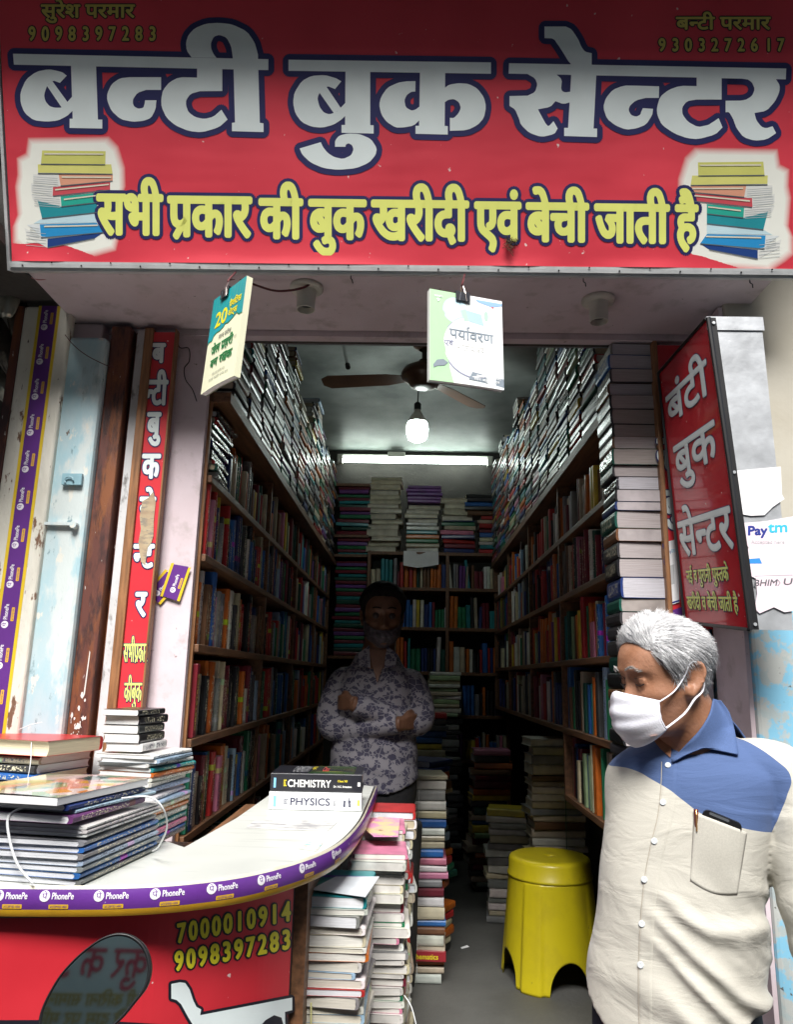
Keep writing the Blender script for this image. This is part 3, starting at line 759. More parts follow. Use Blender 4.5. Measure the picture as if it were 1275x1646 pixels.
def standing(side, face, z, y0, y1, hmax, place, w=1., ws=None, wrapp=.25, tmin=.012, tmax=.045, lie=True):
    """a row of books standing on a shelf, spines outward. side: 'L' (facing +x), 'R' (facing -x), 'B' (facing -y; y0,y1 are then x)"""
    y = y0; k = 1; run = rnd.uniform(.2, .7); lean = 0; ser = 0; c = None
    while y < y1:
        if ser <= 0:
            ser = rnd.choice((1, 1, 1, 1, 2, 2, 3)); t0 = rnd.triangular(tmin, tmax, .022); h0 = (rnd.uniform(.62, .98) if rnd.random() < .8 else rnd.uniform(.5, .7))*hmax; c0 = pickc(ws); lt = rnd.gauss(0, 7) if rnd.random() < .25 else rnd.gauss(0, 1.2)
        ser -= 1; t = t0*rnd.uniform(.9, 1.1); h = h0*rnd.uniform(.985, 1.015); d = rnd.uniform(.13, .20)
        if run < 0 or y+t > y1:
            run = rnd.uniform(.25, .8)
        lean = lt
        run -= t
        c = c0 if rnd.random() < .75 else pickc(ws); ins = rnd.uniform(0, .022)
        if side == 'L': m = Matrix.Translation((face-ins, y+t/2, z+.001)) @ Matrix.Rotation(R(90), 4, 'Z')
        elif side == 'R': m = Matrix.Translation((face+ins, y+t/2, z+.001)) @ Matrix.Rotation(R(-90), 4, 'Z')
        else: m = Matrix.Translation((y+t/2, face+ins, z+.001))
        m = m @ Matrix.Rotation(R(lean*.5), 4, 'Y') @ Matrix.Rotation(R(rnd.gauss(0, 1)), 4, 'Z')
        spec(m, (t*.97, d, h), c, blabel(t, c, '%s %s' % (ordn(k), place)), GW, w, rnd.random() < wrapp)
        y += t + (rnd.uniform(0, .006) if rnd.random() < .3 else .0008)+abs(math.sin(R(lean*.5)))*h*.12; k += 1
def stack(x, y, z0, ztop, ang, wy, dx, place, group, cols=None, wrapp=.0, tmin=.016, tmax=.05, jx=.008, ja=2.5, w=1., ws=None, pages=None, from_top=True, w_low=None, zvis=None, force=False, soft=None, lv=.1):
    """a pile of books lying flat; ang turns the spine side (0: spine faces -y, 90: +x, -90: -x); wy length along the spine, dx depth"""
    z = z0; items = []
    while z < ztop-.008:
        t = rnd.triangular(tmin, tmax, (tmin+tmax)/2.4); t = min(t, max(.010, ztop-z))
        items.append((z, t)); z += t+.0006
    n = len(items)
    for i, (z, t) in enumerate(items):
        k = n-i
        c = cols[(k-1) % len(cols)] if cols else pickc(ws)
        hh = wy*rnd.uniform(1-lv, 1.0); dd = dx*rnd.uniform(1-lv, 1.0)
        # local z (height) -> along the spine; local x (thickness) -> up
        m = (Matrix.Translation((x+rnd.gauss(0, jx), y+rnd.gauss(0, jx), z+t/2)) @ Matrix.Rotation(R(ang+rnd.gauss(0, ja)), 4, 'Z')
             @ Matrix.Translation((hh/2, 0, 0)) @ Matrix.Rotation(R(-90), 4, 'Y'))
        vis = zvis is None or z > zvis
        spec(m, (t*.985, dd, hh), c, blabel(t, c, '%s from top in the %s' % (ordn(k), place)), group, (w if vis else 0), rnd.random() < wrapp, page=rnd.choice(pages) if pages else None, force=force and vis, soft=soft)
    return items
GW = 'books standing on the wall shelves'
ROWN = {1.892: 'second', 1.632: 'third', 1.372: 'fourth', 1.119: 'fifth', .86: 'sixth'}
WSL = [8, 4, 4, 5, 2, 3, 2, 5, 2, 4, 6, 5, 4, 3, 1, 2, 1, 3, 4, 3]
for z, h, w in ((1.892, .235, 1.2), (1.632, .235, 1.3), (1.372, .235, 1.3), (1.119, .225, .9)):
    standing('L', -.607, z, {1.372: 2.20, 1.119: 2.235}.get(z, 2.165), 5.45, h, 'from the doorway on the left wall, %s shelf down' % ROWN[z], w, WSL, .3 if z > 1.8 else .12)
standing('L', -.607, .86, 2.165, 3.4, .22, 'from the doorway on the left wall, sixth shelf down', .1)
for z, h, w in ((1.892, .235, .9), (1.632, .235, .6), (1.372, .235, .5), (1.119, .225, .3)):
    standing('R', .627, z, 2.33, 5.45 if z > 1.3 else 3.08, h, 'from the doorway on the right wall, %s shelf down' % ROWN[z], w, None, .12)
# a few books lying on top of the standing rows
# row under the ledge: first books lie flat in film, then books stand
stack(-.605, 2.28, 2.1315, 2.35, 90, .22, .2, 'flat pile under the left ledge', 'books lying under the left ledge', wrapp=1, w=1.2, tmin=.012, tmax=.03, cols=['charcoal', 'red', 'dark green', 'grey', 'black', 'dark blue', 'grey'])
standing('L', -.607, 2.131, 2.40, 5.45, .22, 'from the doorway right under the left ledge', .7, None, .6)
part('shelf_board', MB().box(-.843, -.60, 2.147, 5.52, 2.131-.022, 2.1305), M_wood, shl, .002)
standing('R', .627, 2.131, 2.33, 5.45, .20, 'from the doorway right under the right ledge', .7, None, .4)
part('shelf_board', MB().box(.62, .863, 2.147, 5.52, 2.131-.022, 2.1305), M_wood, shr, .002)
# piles on the ledges, spines to the aisle
def ledge_piles(side):
    y = 2.20 if side == 'L' else 2.34; k = 1; prev = 0
    while y < 5.3:
        wd = rnd.uniform(.17, .24); top = rnd.uniform(2.95, 3.22) - (.10 if rnd.random() < .3 else 0)
        if side == 'L' and k == 1: top = 2.62
        nm = '%s pile on the %s ledge' % (ordn(k), 'left' if side == 'L' else 'right')
        cl = [3, 3, 3, 4, 3, 5, 3, 3, 1, 7, 2, 2, 6, 4, 1, .5, 1, 2, 8, 3]
        if side == 'L': stack(-.565, y+wd/2, LEDGE+.001, top, 90, wd, .19, nm, 'books piled on the wall ledges', wrapp=.8 if y < 4 else .4, tmin=.016, tmax=.044, jx=.004, ja=.7, w=.8, ws=cl)
        else: stack(.605, y+wd/2, LEDGE+.001, top, -90, wd, .19, nm, 'books piled on the wall ledges', wrapp=.8 if y < 3.7 else .35, tmin=.016, tmax=.044, jx=.004, ja=.7, w=.8, ws=cl)
        y += wd+rnd.uniform(.012, .032); k += 1
ledge_piles('L'); ledge_piles('R')
# the tall column of books by the right jamb, pages to the street, spines to the aisle
WP = [(.42, .38, .38), (.38, .34, .34), (.46, .42, .43), (.36, .32, .30), (.48, .47, .51)]
stack(.588, 2.185, .401, 2.555, -90, .15, .145, 'column by the right jamb', 'books in the column by the right jamb', tmin=.024, tmax=.062, jx=.003, ja=1.0, w=1.3, zvis=1.25, pages=WP, wrapp=.25, soft=True, lv=.03,
      ws=[0, 2, 4, 1, 0, 4, 0, 0, 0, 7, 0, 0, 4, 2, 0, 0, 0, 0, 9, 0])
# back wall: standing rows, then piles on top
for z, nm, h in ((2.205, 'top', .225), (1.915, 'second', .24), (1.599, 'third', .25), (1.3, 'fourth', .22), (1.0, 'lowest', .2)):
    standing('B', 5.51, z, -.295, .255, h, 'from left in the %s row of the left back bay' % nm, .9 if z > 1.5 else .2, [7, 3, 3, 4, 3, 3, 2, 8, 3, 4, 4, 4, 2, 4, .5, .3, 1, 1, 3, 3], .1, .016, .045)
    standing('B', 5.51, z, .29, .69, h, 'from left in the %s row of the right back bay' % nm, .9 if z > 1.5 else .2, [4, 4, 3, 3, 3, 3, 2, 5, 3, 4, 4, 5, 3, 5, .5, .5, 1, 1, 3, 4], .1, .016, .045)
BG = 'books piled on the back bookshelf'
CR = [(.60, .56, .42), (.62, .58, .47), (.56, .50, .36)]
# page edges toward the viewer: spine turned to the back (180)
stack(-.20, 5.74, 2.472, 3.06, 178, .25, .2, 'pale column of books under the tube light', BG, cols=['cream', 'beige', 'cream', 'grey', 'cream'], pages=CR, tmin=.03, tmax=.06, jx=.012, w=1.1)
stack(.085, 5.525, 2.472, 2.70, 0, .25, .2, 'middle pile on the back bookshelf', BG, cols=['white', 'white', 'teal', 'orange', 'green', 'cream'], wrapp=.5, tmin=.03, tmax=.045, jx=.006)
stack(.085, 5.74, 2.702, 2.85, 180, .26, .2, 'grey pile under the purple books', BG, cols=['grey', 'white', 'grey'], pages=CR, tmin=.03, tmax=.05, jx=.01)
stack(.095, 5.525, 2.852, 2.99, 0, .27, .2, 'purple pile tied with string', BG, cols=['purple'], tmin=.026, tmax=.032, jx=.004, ja=1)
stack(.36, 5.525, 2.472, 2.72, 0, .25, .2, 'pile between the pale and the far right piles', BG, cols=['dark blue', 'green', 'beige', 'pink', 'dark blue', 'red', 'maroon'], tmin=.03, tmax=.045, jx=.008)
stack(.36, 5.74, 2.722, 2.90, 180, .24, .2, 'cream pile right of the purple books', BG, cols=['cream', 'cream'], pages=CR, tmin=.03, tmax=.06, jx=.012)
stack(.62, 5.525, 2.472, 2.76, 0, .22, .2, 'far right pile on the back bookshelf', BG, cols=['red', 'beige', 'red', 'maroon', 'blue', 'cream', 'white', 'teal'], tmin=.025, tmax=.04, jx=.01)
stack(.54, 5.51, 2.762, 2.93, 0, .26, .2, 'dark pile at the upper right of the back bookshelf', BG, cols=['black', 'charcoal', 'blue', 'charcoal', 'brown'], wrapp=.6, tmin=.028, tmax=.04, jx=.01)
for zz, tp, nm in ((2.62, 2.98, 'upper'), (2.455, 2.58, 'middle'), (1.72, 2.4, 'lower')):
    stack(-.44, 5.56, zz-.018 if zz > 2 else 1.702, tp, 0, .25, .18, '%s dark pile in the back left corner' % nm, BG, cols=['maroon', 'purple', 'green', 'maroon', 'teal', 'dark green'], tmin=.024, tmax=.036, w=.6 if zz > 2 else .3)
# ---------------------------------------------------------------- ceiling: fan, bulb, tube light
M_tube = mat('lit_tube', (.9, .95, .92), .4, 0, emit=(.86, 1, .93), es=10)
M_bulb = mat('lit_bulb', (.9, .95, .92), .4, 0, emit=(.88, 1, .95), es=22)
M_fan = mat('fan_brown_enamel', (.13, .065, .04), .35, .2)
tb = thing('tube_light', 'long lit fluorescent tube light high on the back wall', 'tube light', (0, 5.78, 3.26))
a, b2 = PY(547, 740, 5.74), PY(788, 744, 5.74)
part('tube', MB().tube([a, b2], .014, 14), M_tube, tb)
part('batten', MB().box(a.x-.03, b2.x+.03, 5.775, 5.838, a.z+.02, a.z+.065), M_white, tb, .004)
for p, sgn in ((a, -1), (b2, 1)):
    part('end_holder', MB().box(p.x-.02, p.x+.02, 5.72, 5.774, p.z-.028, p.z+.045), M_white, tb, .004)
part('starter_box', MB().box(-.20, -.06, 5.72, 5.774, a.z+.03, a.z+.075), M_white, tb, .006)
bc = PY(671, 688, 4.2)
bl = thing('light_bulb', 'lit white bulb hanging from the ceiling of the shop', 'light bulb', bc)
prof = [(.0001, -.085), (.03, -.082), (.052, -.068), (.062, -.04), (.064, -.005), (.061, .02), (.056, .034)]
part('globe', MB().lathe(prof, 28, T=Matrix.Translation(bc)), M_bulb, bl).data.polygons.foreach_set('use_smooth', [True]*(28*6))
part('collar', MB().lathe([(.056, .034), (.05, .055), (.032, .082), (.02, .10), (.018, .115), (.0001, .116)], 24, T=Matrix.Translation(bc)), M_white, bl)
part('holder', MB().lathe([(.021, .112), (.021, .15), (.012, .16), (.0001, .161)], 16, T=Matrix.Translation(bc)), M_black, bl)
part('flex_cord', MB().tube([bc+Vector((0, 0, .155)), Vector((bc.x+.004, bc.y, 3.25)), Vector((bc.x, bc.y, 3.353))], .004, 6), M_black, bl)
fc = Vector((.055, 3.75, 3.13))
fn = thing('ceiling_fan', 'brown three bladed ceiling fan above the aisle', 'ceiling fan', fc)
T = Matrix.Translation(fc)
o = part('motor', MB().lathe([(.0001, -.065), (.04, -.065), (.075, -.055), (.088, -.03), (.118, -.015), (.125, .01), (.115, .035), (.07, .06), (.03, .07), (.03, .09), (.0001, .09)], 36, T=T), M_fan, fn)
o.data.polygons.foreach_set('use_smooth', [True]*len(o.data.polygons))
part('down_rod', MB().tube([fc+Vector((0, 0, .08)), fc+Vector((0, 0, .2))], .014, 10).lathe([(.03, .15), (.062, .17), (.066, .222), (.0001, .222)], 20, T=T), M_fan, fn)
for k in range(3):
    th = R(172+120*k)
    Tb = T @ Matrix.Rotation(th, 4, 'Z') @ Matrix.Rotation(R(11), 4, 'X')
    part('blade', MB().prism([(.10, -.03), (.2, -.055), (.52, -.062), (.56, -.03), (.56, .03), (.52, .06), (.2, .05), (.10, .03)], lambda x, y, h: Tb @ Vector((x, y, h)), -.012, -.009), M_fan, fn)
# short chromed rod hooked to the ceiling
a = PY(552, 555, 3.75); b2 = PY(559, 588, 3.6)
hr = thing('hanging_rod', 'short shiny metal rod with a black tip hanging below the ceiling', 'rod', a)
part('rod', MB().tube([a+Vector((-.012, .1, .12)), a, b2], .010, 10), mat('chrome', (.8, .8, .8), .15, 0, metal=1), hr)
d = (b2-a).normalized(); part('tip', MB().tube([b2-d*.012, b2+d*.018], .0135, 10), M_black, hr)

# shutter pipe across the opening
pp = MB().tube([PY(424, 545, 2.16), PY(640, 548, 2.16), PY(1000, 552, 2.16)], .016, 14)
tag(pp.build('shutter_pipe', M_steel), 'long grey steel pipe running across the top of the shop opening', 'pipe')
part('shutter_drum', MB().box(-.6, .6, 2.14, 2.155, 2.562, 2.60), M_dark, shop)

# ---------------------------------------------------------------- lamp holders, hooks and wires under the soffit
def holder(px, py, label):
    p = PZ(px, py, 2.575)
    h = thing('lamp_holder', label, 'lamp holder', p, 'lamp holders on the soffit')
    T = Matrix.Translation(p)
    a = part('base_plate', MB().lathe([(.0001, .0015), (.045, .0015), (.045, -.006), (.041, -.011), (.0001, -.0112)], 32, T=T), mat('old_white_plastic', (.55, .53, .47), .45, .15), h)
    b = part('socket', MB().lathe([(.028, -.011), (.026, -.02), (.024, -.06), (.0255, -.066), (.0225, -.067), (.0215, -.045), (.0001, -.044)], 28, T=T), MATS['old_white_plastic'], h)
    for o in (a, b): o.data.polygons.foreach_set('use_smooth', [True]*len(o.data.polygons)); bevel(o, .001)
    part('contact', MB().lathe([(.0001, -.0435), (.020, -.0436), (.020, -.05), (.0001, -.05)], 20, T=T), M_black, h)
    return p
h1 = holder(493, 462, 'white empty bulb socket with a red wire, left one on the soffit')
h2 = holder(962, 482, 'white empty bulb socket without a wire, right one on the soffit')
M_wire_r = mat('red_black_flex', (.10, .02, .025), .5, .5, 200); M_wire = mat('black_flex', (.02, .018, .018), .5, .2); M_wire_p = mat('pink_flex', (.5, .22, .24), .5, .2)
def wire(pts, r, m, label, Y=1.8):
    q = smooth_path([PY(x, y, yy) if isinstance(yy, float) else Vector(yy) for x, y, yy in [(p[0], p[1], p[2] if len(p) > 2 else Y) for p in pts]], 8)
    return tag(MB().tube(q, r, 6).build('wire', m), label, 'wire')
wire([(366, 432), (367, 448), (385, 448), (410, 458), (440, 467), (465, 467), (488, 462), (501, 454)], .0030, M_wire_r, 'dark red twisted wire running to the left bulb socket', 1.80)
wire([(40, 440), (70, 446), (100, 440), (130, 436), (152, 432), (160, 443)], .0022, M_wire, 'black loose wire drooping below the left end of the sign', 1.82)
wire([(50, 446), (62, 450), (80, 447), (92, 440)], .0014, M_wire_p, 'thin pink wire end at the left corner of the soffit', 1.81)
wire([(104, 538, 1.985), (118, 555, 1.99), (140, 572, 2.0), (170, 587, 2.01), (182, 590, 2.03)], .0013, M_wire_r, 'thin reddish wire sagging over the flaking blue panel')
wire([(283, 535, 2.095), (288, 558, 2.095), (303, 560, 2.095), (304, 580, 2.095), (296, 592, 2.095), (298, 610, 2.095), (309, 626, 2.095), (316, 645, 2.095)], .0016, M_wire, 'thin black wire hanging loose on the pink wall')
wire([(420, 546, 2.13), (470, 538, 2.13), (500, 543, 2.13), (530, 538, 2.13), (570, 536, 2.13), (600, 537, 2.13)], .0016, M_wire, 'thin black wires sagging over the shutter pipe')
for px, py, lab in ((564, 441, 'small bent hook under the sign right of the left bulb socket'), (938, 446, 'small bent hook under the sign left of the right bulb socket'), (1206, 448, 'small bent hook under the right end of the sign')):
    p = PZ(px, py, 2.575)
    tag(MB().tube([p+Vector((0, 0, .002)), p+Vector((0, 0, -.012)), p+Vector((.004, -.004, -.018)), p+Vector((.006, 0, -.026))], .0014, 6).build('hook', M_wire), lab, 'hook', 'hooks under the sign')

# ---------------------------------------------------------------- hanging sample books
def hung_book(name, label, TR, aw, tilt, nrm, wd, ht, th, cover_m, clip_u, string_top, cov_label):
    """TR: corner the axes start from; aw: direction along the cover; nrm: outward"""
    aw = Vector(aw).normalized(); nrm = Vector(nrm).normalized(); dn = (Vector((0, 0, -1)) + nrm*tilt).normalized()
    nrm = aw.cross(dn); nrm = nrm if nrm.y < 0 else -nrm
    B = thing(name, label, 'book', TR)
    fm = lambda x, y, h: TR + aw*x + dn*y + nrm*h
    bend = lambda x, y, h: fm(x, y, h + .004*math.sin(math.pi*x/wd)*(y/ht)**2)
    g = MB()
    for h, fl in ((0, 0), (-th, 1)):
        g.grid(lambda u, v: bend(u*wd, v*ht, h), 12, 12)
    ba = fm(0, 0, 0)
    g.prism([(-.0005, 0), (.0005, 0), (.0005, ht), (-.0005, ht)], fm, -th, 0)
    o = part('cover', g, cover_m, B)
    pg = MB(); e = .0012
    pts = [(u/11*(wd-.004)+.002, 0) for u in range(12)]
    a = [bend(x, .002, -e) for x, _ in pts]; b = [bend(x, .002, -th+e) for x, _ in pts]
    c = [bend(x, ht-.002, -e) for x, _ in pts]; d = [bend(x, ht-.002, -th+e) for x, _ in pts]
    n = 12
    pg.add(a+b, [(i, i+1, n+i+1, n+i) for i in range(n-1)]); pg.add(c+d, [(i, n+i, n+i+1, i+1) for i in range(n-1)])
    for k in (0, 11):
        pg.add([bend(pts[k][0], y*ht/11, -e) for y in range(12)] + [bend(pts[k][0], y*ht/11, -th+e) for y in range(12)], [(i, i+1, n+i+1, n+i) for i in range(n-1)])
    o2 = part('page_block', pg, mat('white_paper', (.80, .80, .80), .8, .05), B); 
    # binder clip
    cl = thing('binder_clip', cov_label, 'binder clip', fm(clip_u, 0, 0), 'binder clips holding the hanging books')
    w2 = .019; K = MB()
    K.prism([(clip_u-w2, -.003), (clip_u+w2, -.003), (clip_u+w2, .020), (clip_u-w2, .020)], fm, .0045, .0057)
    K.prism([(clip_u-w2, -.003), (clip_u+w2, -.003), (clip_u+w2, .020), (clip_u-w2, .020)], fm, -th-.002, -th-.0008)
    K.prism([(clip_u-w2, -.0045), (clip_u+w2, -.0045), (clip_u+w2, -.0028), (clip_u-w2, -.0028)], fm, -th-.002, .0057)
    part('jaw', K, mat('clip_black', (.02, .02, .022), .3, .1, coat=.5), cl)
    hd = MB()
    hd.tube([fm(clip_u-.009, .021, .007), fm(clip_u-.006, .0, .007), fm(clip_u-.004, -.022, 0), fm(clip_u, -.028, -.003), fm(clip_u+.004, -.022, 0), fm(clip_u+.006, .0, .007), fm(clip_u+.009, .021, .007)], .0011, 6)
    part('wire_handle', hd, mat('clip_wire', (.55, .5, .46), .25, 0, metal=1), cl)
    q = [fm(clip_u, -.026, -.002), fm(clip_u+.003, -.034, -.003), string_top]
    tag(MB().tube(smooth_path(q, 6), .0026, 6).build('string', M_wire_r), 'dark twisted string holding up the ' + label.split(' hanging')[0], 'string', 'strings of the hanging books')
    return B, fm, bend
t1 = Vector((-.67, .74, 0)).normalized()
TR1 = PY(397, 443, 1.62)
M_hb1 = mat('cover_cream', (.72, .72, .52), .35, .03)
hb1, fm1, bd1 = hung_book('hanging_book', 'cream and teal exam book hanging open to the left below the sign', TR1, t1, .06, (-.74, -.67, 0), .165, .262, .016, M_hb1, .10, Vector((-.465, 1.752, 2.575)), 'black binder clip on the cream and teal hanging book')
def art(B, bend, name, m, pts, h):
    return part(name, MB().shape(poly(pts), bend, h), m, B)
W1b, H1b = .165, .262
m1f = lambda x, y, h: bd1(W1b-x, y, h)      # x from the cover's left edge
tealm = mat('print_teal', (.02, .36, .32), .3, .04); teal2 = mat('print_teal_stripe', (.015, .30, .27), .3, .04); gmb = mat('print_bottle_green', (.02, .19, .06), .35, .04); ymb = mat('print_bright_yellow', (.80, .68, .02), .35, .04); gry = mat('print_grey', (.22, .23, .2), .5, .04)
wave = [(0, .128), (.01, .122), (.022, .124), (.03, .112), (.045, .108), (.06, .109), (.078, .104), (.085, .098), (.10, .101), (.118, .096), (.138, .088), (.152, .098), (.158, .096), (.165, .098)]
art(hb1, m1f, 'cover_print', tealm, [(0, 0), (.165, 0)] + list(reversed(wave)), .0006)
for k in range(11):
    x = .004+k*.0148; part('stripe_print', MB().shape(poly([(x, 0), (x+.006, 0), (x+.006, .088), (x, .088)]), m1f, .0008), teal2, hb1)
part('wave_print', MB().shape(stroke(wave, .0022), m1f, .001), gmb, hb1)
def line(B, fmap, t, x0, x1, yh, yb, m, r=.0, h=.0014, dv=True, mb=None, flip=True):
    sh = deva(t) if dv else text_shape(t)
    sh = fitline(sh, x0, x1, 0, yb-yh, dv)
    g = MB(); fat(g, ([(x, yb-y) for x, y in sh[0]], sh[1]), fmap, r, h, n=8)
    return part('lettering', g, m, B)
line(hb1, m1f, "20", .030, .088, .052, .092, ymb, .0014, dv=False)
line(hb1, m1f, "[पै]{क}िटस", .095, .152, .044, .059, ymb, .0006)
line(hb1, m1f, "सेट्स", .095, .138, .069, .083, ymb, .0006)
line(hb1, m1f, "म{ध}य [प]देश", .060, .122, .122, .132, gry, .0001)
line(hb1, m1f, "जेल [प]हरी", .030, .138, .146, .167, gmb, .0009)
line(hb1, m1f, "एवं", .143, .153, .151, .157, gry, 0)
line(hb1, m1f, "वन र~क", .036, .143, .184, .204, gmb, .0009)
line(hb1, m1f, "रमेश पाल सतीश जाट", .055, .118, .223, .229, gry, 0)
line(hb1, m1f, "पाठक सहित सभी हल", .040, .135, .236, .241, gry, 0)
aw2 = Vector((.95, .31, 0)).normalized()
TL2 = PY(691, 464, 1.66)
M_hb2 = mat('cover_white', (.80, .84, .80), .3, .02)
hb2, fm2, bd2 = hung_book('hanging_book', 'white and pale green environment book hanging in the middle of the entrance', TL2, aw2, .03, (.31, -.95, 0), .192, .240, .016, M_hb2, .085, Vector((.128, 1.752, 2.575)), 'shiny binder clip on the pale green hanging book')
pg = mat('print_pale_green', (.40, .64, .38), .3, .05); wh = mat('print_white', (.84, .86, .86), .3, .02); lil = mat('print_lilac_grey', (.30, .31, .42), .35, .03); sk = mat('print_sky', (.55, .78, .86), .3, .05); hbgy = mat('print_slate', (.22, .26, .30), .35, .05)
art(hb2, bd2, 'cover_print', pg, [(0, 0), (.09, 0), (.06, .10), (.045, .16), (.05, .20), (.06, .24), (0, .24)], .0006)
art(hb2, bd2, 'disc_print', lil, ell(.112, .140, .080, .082, 40), .0008); art(hb2, bd2, 'disc_print', wh, ell(.1135, .139, .0785, .080, 40), .0011)
art(hb2, bd2, 'disc_print', sk, ell(.066, .047, .032, .034, 30), .0008); art(hb2, bd2, 'cover_print', wh, [(.098, .0), (.192, .0), (.192, .24), (.15, .24), (.13, .08)], .0007)
art(hb2, bd2, 'panel_print', mat('print_panel_blue', (.40, .55, .78), .3, .06), [(.095, .042), (.135, .047), (.142, .078), (.103, .072)], .0013)
art(hb2, bd2, 'tree_print', mat('print_leaf', (.42, .66, .50), .3, .08), [(.080, .045), (.094, .040), (.103, .070), (.09, .074)], .0013)
art(hb2, bd2, 'tree_print', MATS['print_leaf'], ell(.148, .05, .006, .014), .0013)
art(hb2, bd2, 'sky_print', mat('print_blue_band', (.28, .45, .70), .3, .1), [(.118, .008), (.192, .008), (.192, .014), (.165, .022), (.13, .015)], .0013)
art(hb2, bd2, 'bird_print', hbgy, [(.008, .20), (.018, .186), (.034, .182), (.046, .190), (.036, .199), (.018, .202), (.010, .207)], .0014)
art(hb2, bd2, 'band_print', hbgy, [(.108, .205), (.192, .212), (.192, .234), (.098, .226)], .0012)
line(hb2, bd2, "प<या>वरण", .050, .166, .099, .122, hbgy, .0007)
line(hb2, bd2, "एवं", .036, .060, .131, .143, lil, .0003)
line(hb2, bd2, "भारतीय संविधान", .068, .172, .137, .151, mat('print_faint', (.72, .72, .70), .3, 0), .0003)
line(hb2, bd2, "9", .018, .025, .022, .031, wh, .0005, dv=False)
line(hb2, bd2, "SERIES", .012, .033, .014, .019, wh, .0002, dv=False)
line(hb2, bd2, "लेखक मुकुल चौधरी", .118, .184, .2115, .217, wh, .0001)
line(hb2, bd2, "रमन अतुल यादव", .112, .180, .2205, .226, wh, .0001)
art(hb2, bd2, 'logo_print', mat('print_red', (.62, .06, .06), .3, 0), ell(.166, .022, .003, .003), .0013)

# ---------------------------------------------------------------- yellow stool
M_yst = peel('yellow_plastic', (.58, .48, .012), [((.46, .37, .02), 9, .58, .12), ((.20, .16, .03), 34, .69, .02), ((.08, .07, .03), 70, .72, .01)], .33, .03, stretch=(1, 1, .6))
sc0 = Vector((.588, 3.30, .40))
st = thing('plastic_stool', 'round yellow plastic stool with arched legs on the shop floor', 'stool', sc0)
HS = .455
def stool(u, v):
    a = 2*math.pi*u; q = (a/(math.pi/2)+.5+.02) % 1 - .5      # four legs
    arch = .115*max(0, 1-((abs(q)-.5)/.27)**2)**.5 if abs(abs(q)-.5) < .27 else 0
    z = arch + (HS-.075-arch)*v
    r = .196 - .034*(z/HS)
    fl = max(0, 1-abs(q)/.16); r += (.012*(1-z/HS) + .002)*(fl > 0)*min(1, fl*4)*(1 if z < HS*.78 else max(0, (HS*.86-z)/(HS*.08)))
    return sc0 + Vector((math.cos(a+1.02)*r, math.sin(a+1.02)*r, z))
o = part('body', MB().grid(stool, 192, 40, 0, True), M_yst, st); o.data.polygons.foreach_set('use_smooth', [True]*len(o.data.polygons))
sm = o.modifiers.new('Solidify', 'SOLIDIFY'); sm.thickness = .004; sm.offset = -1
T = Matrix.Translation(sc0+Vector((0, 0, HS)))
o = part('seat', MB().lathe([(.163, -.078), (.172, -.074), (.172, -.066), (.166, -.060), (.165, -.016), (.160, -.006), (.150, -.001), (.135, -.0005), (.12, -.003), (.03, -.003), (.014, -.004), (.012, -.010), (.0001, -.010)], 64, T=T), M_yst, st)
o.data.polygons.foreach_set('use_smooth', [True]*len(o.data.polygons))
# ---------------------------------------------------------------- counter
CT = 1.2
edge_px = [(-330, 1412), (-150, 1420), (0, 1424), (200, 1424), (330, 1415), (420, 1400), (500, 1376), (545, 1352), (575, 1320), (590, 1290), (601, 1264)]
edge = smooth_path([PZ(x, y, CT) for x, y in edge_px], 8)
rear = [PZ(470, 1250, CT), PZ(430, 1280, CT), PZ(380, 1315, CT), PZ(296, 1362, CT), Vector((-.78, 1.96, CT)), Vector((-1.35, 1.98, CT))]
M_lam = mat('worn_white_laminate', (.62, .64, .60), .28, .10, 4, .02, 30)
def _lam():
    nt, b = nodes(M_lam)
    tc = nt.nodes.new('ShaderNodeTexCoord'); mp = nt.nodes.new('ShaderNodeMapping'); mp.inputs['Scale'].default_value = (3, 20, 1)
    nt.links.new(tc.outputs['Object'], mp.inputs[0])
    n = nt.nodes.new('ShaderNodeTexNoise'); n.inputs['Scale'].default_value = 1.6; n.inputs['Detail'].default_value = 6; nt.links.new(mp.outputs[0], n.inputs['Vector'])
    mr = nt.nodes.new('ShaderNodeMapRange'); mr.inputs[1].default_value = .58; mr.inputs[2].default_value = .74; mr.inputs[4].default_value = .6; nt.links.new(n.outputs[0], mr.inputs[0])
    mx = nt.nodes.new('ShaderNodeMix'); mx.data_type = 'RGBA'; mx.inputs[7].default_value = (.30, .31, .29, 1)
    src = b.inputs['Base Color'].links[0].from_socket
    nt.links.new(mr.outputs[0], mx.inputs[0]); nt.links.new(src, mx.inputs[6]); nt.links.new(mx.outputs[2], b.inputs['Base Color'])
_lam()
ct = thing('shop_counter', 'curved white topped shop counter with red front and purple taped edge', 'counter', (-.5, 1.5, 0))
fl2 = lambda x, y, h: Vector((x, y, h))
part('counter_top', MB().prism([(p.x, p.y) for p in edge+rear], fl2, CT-.04, CT), M_lam, ct)
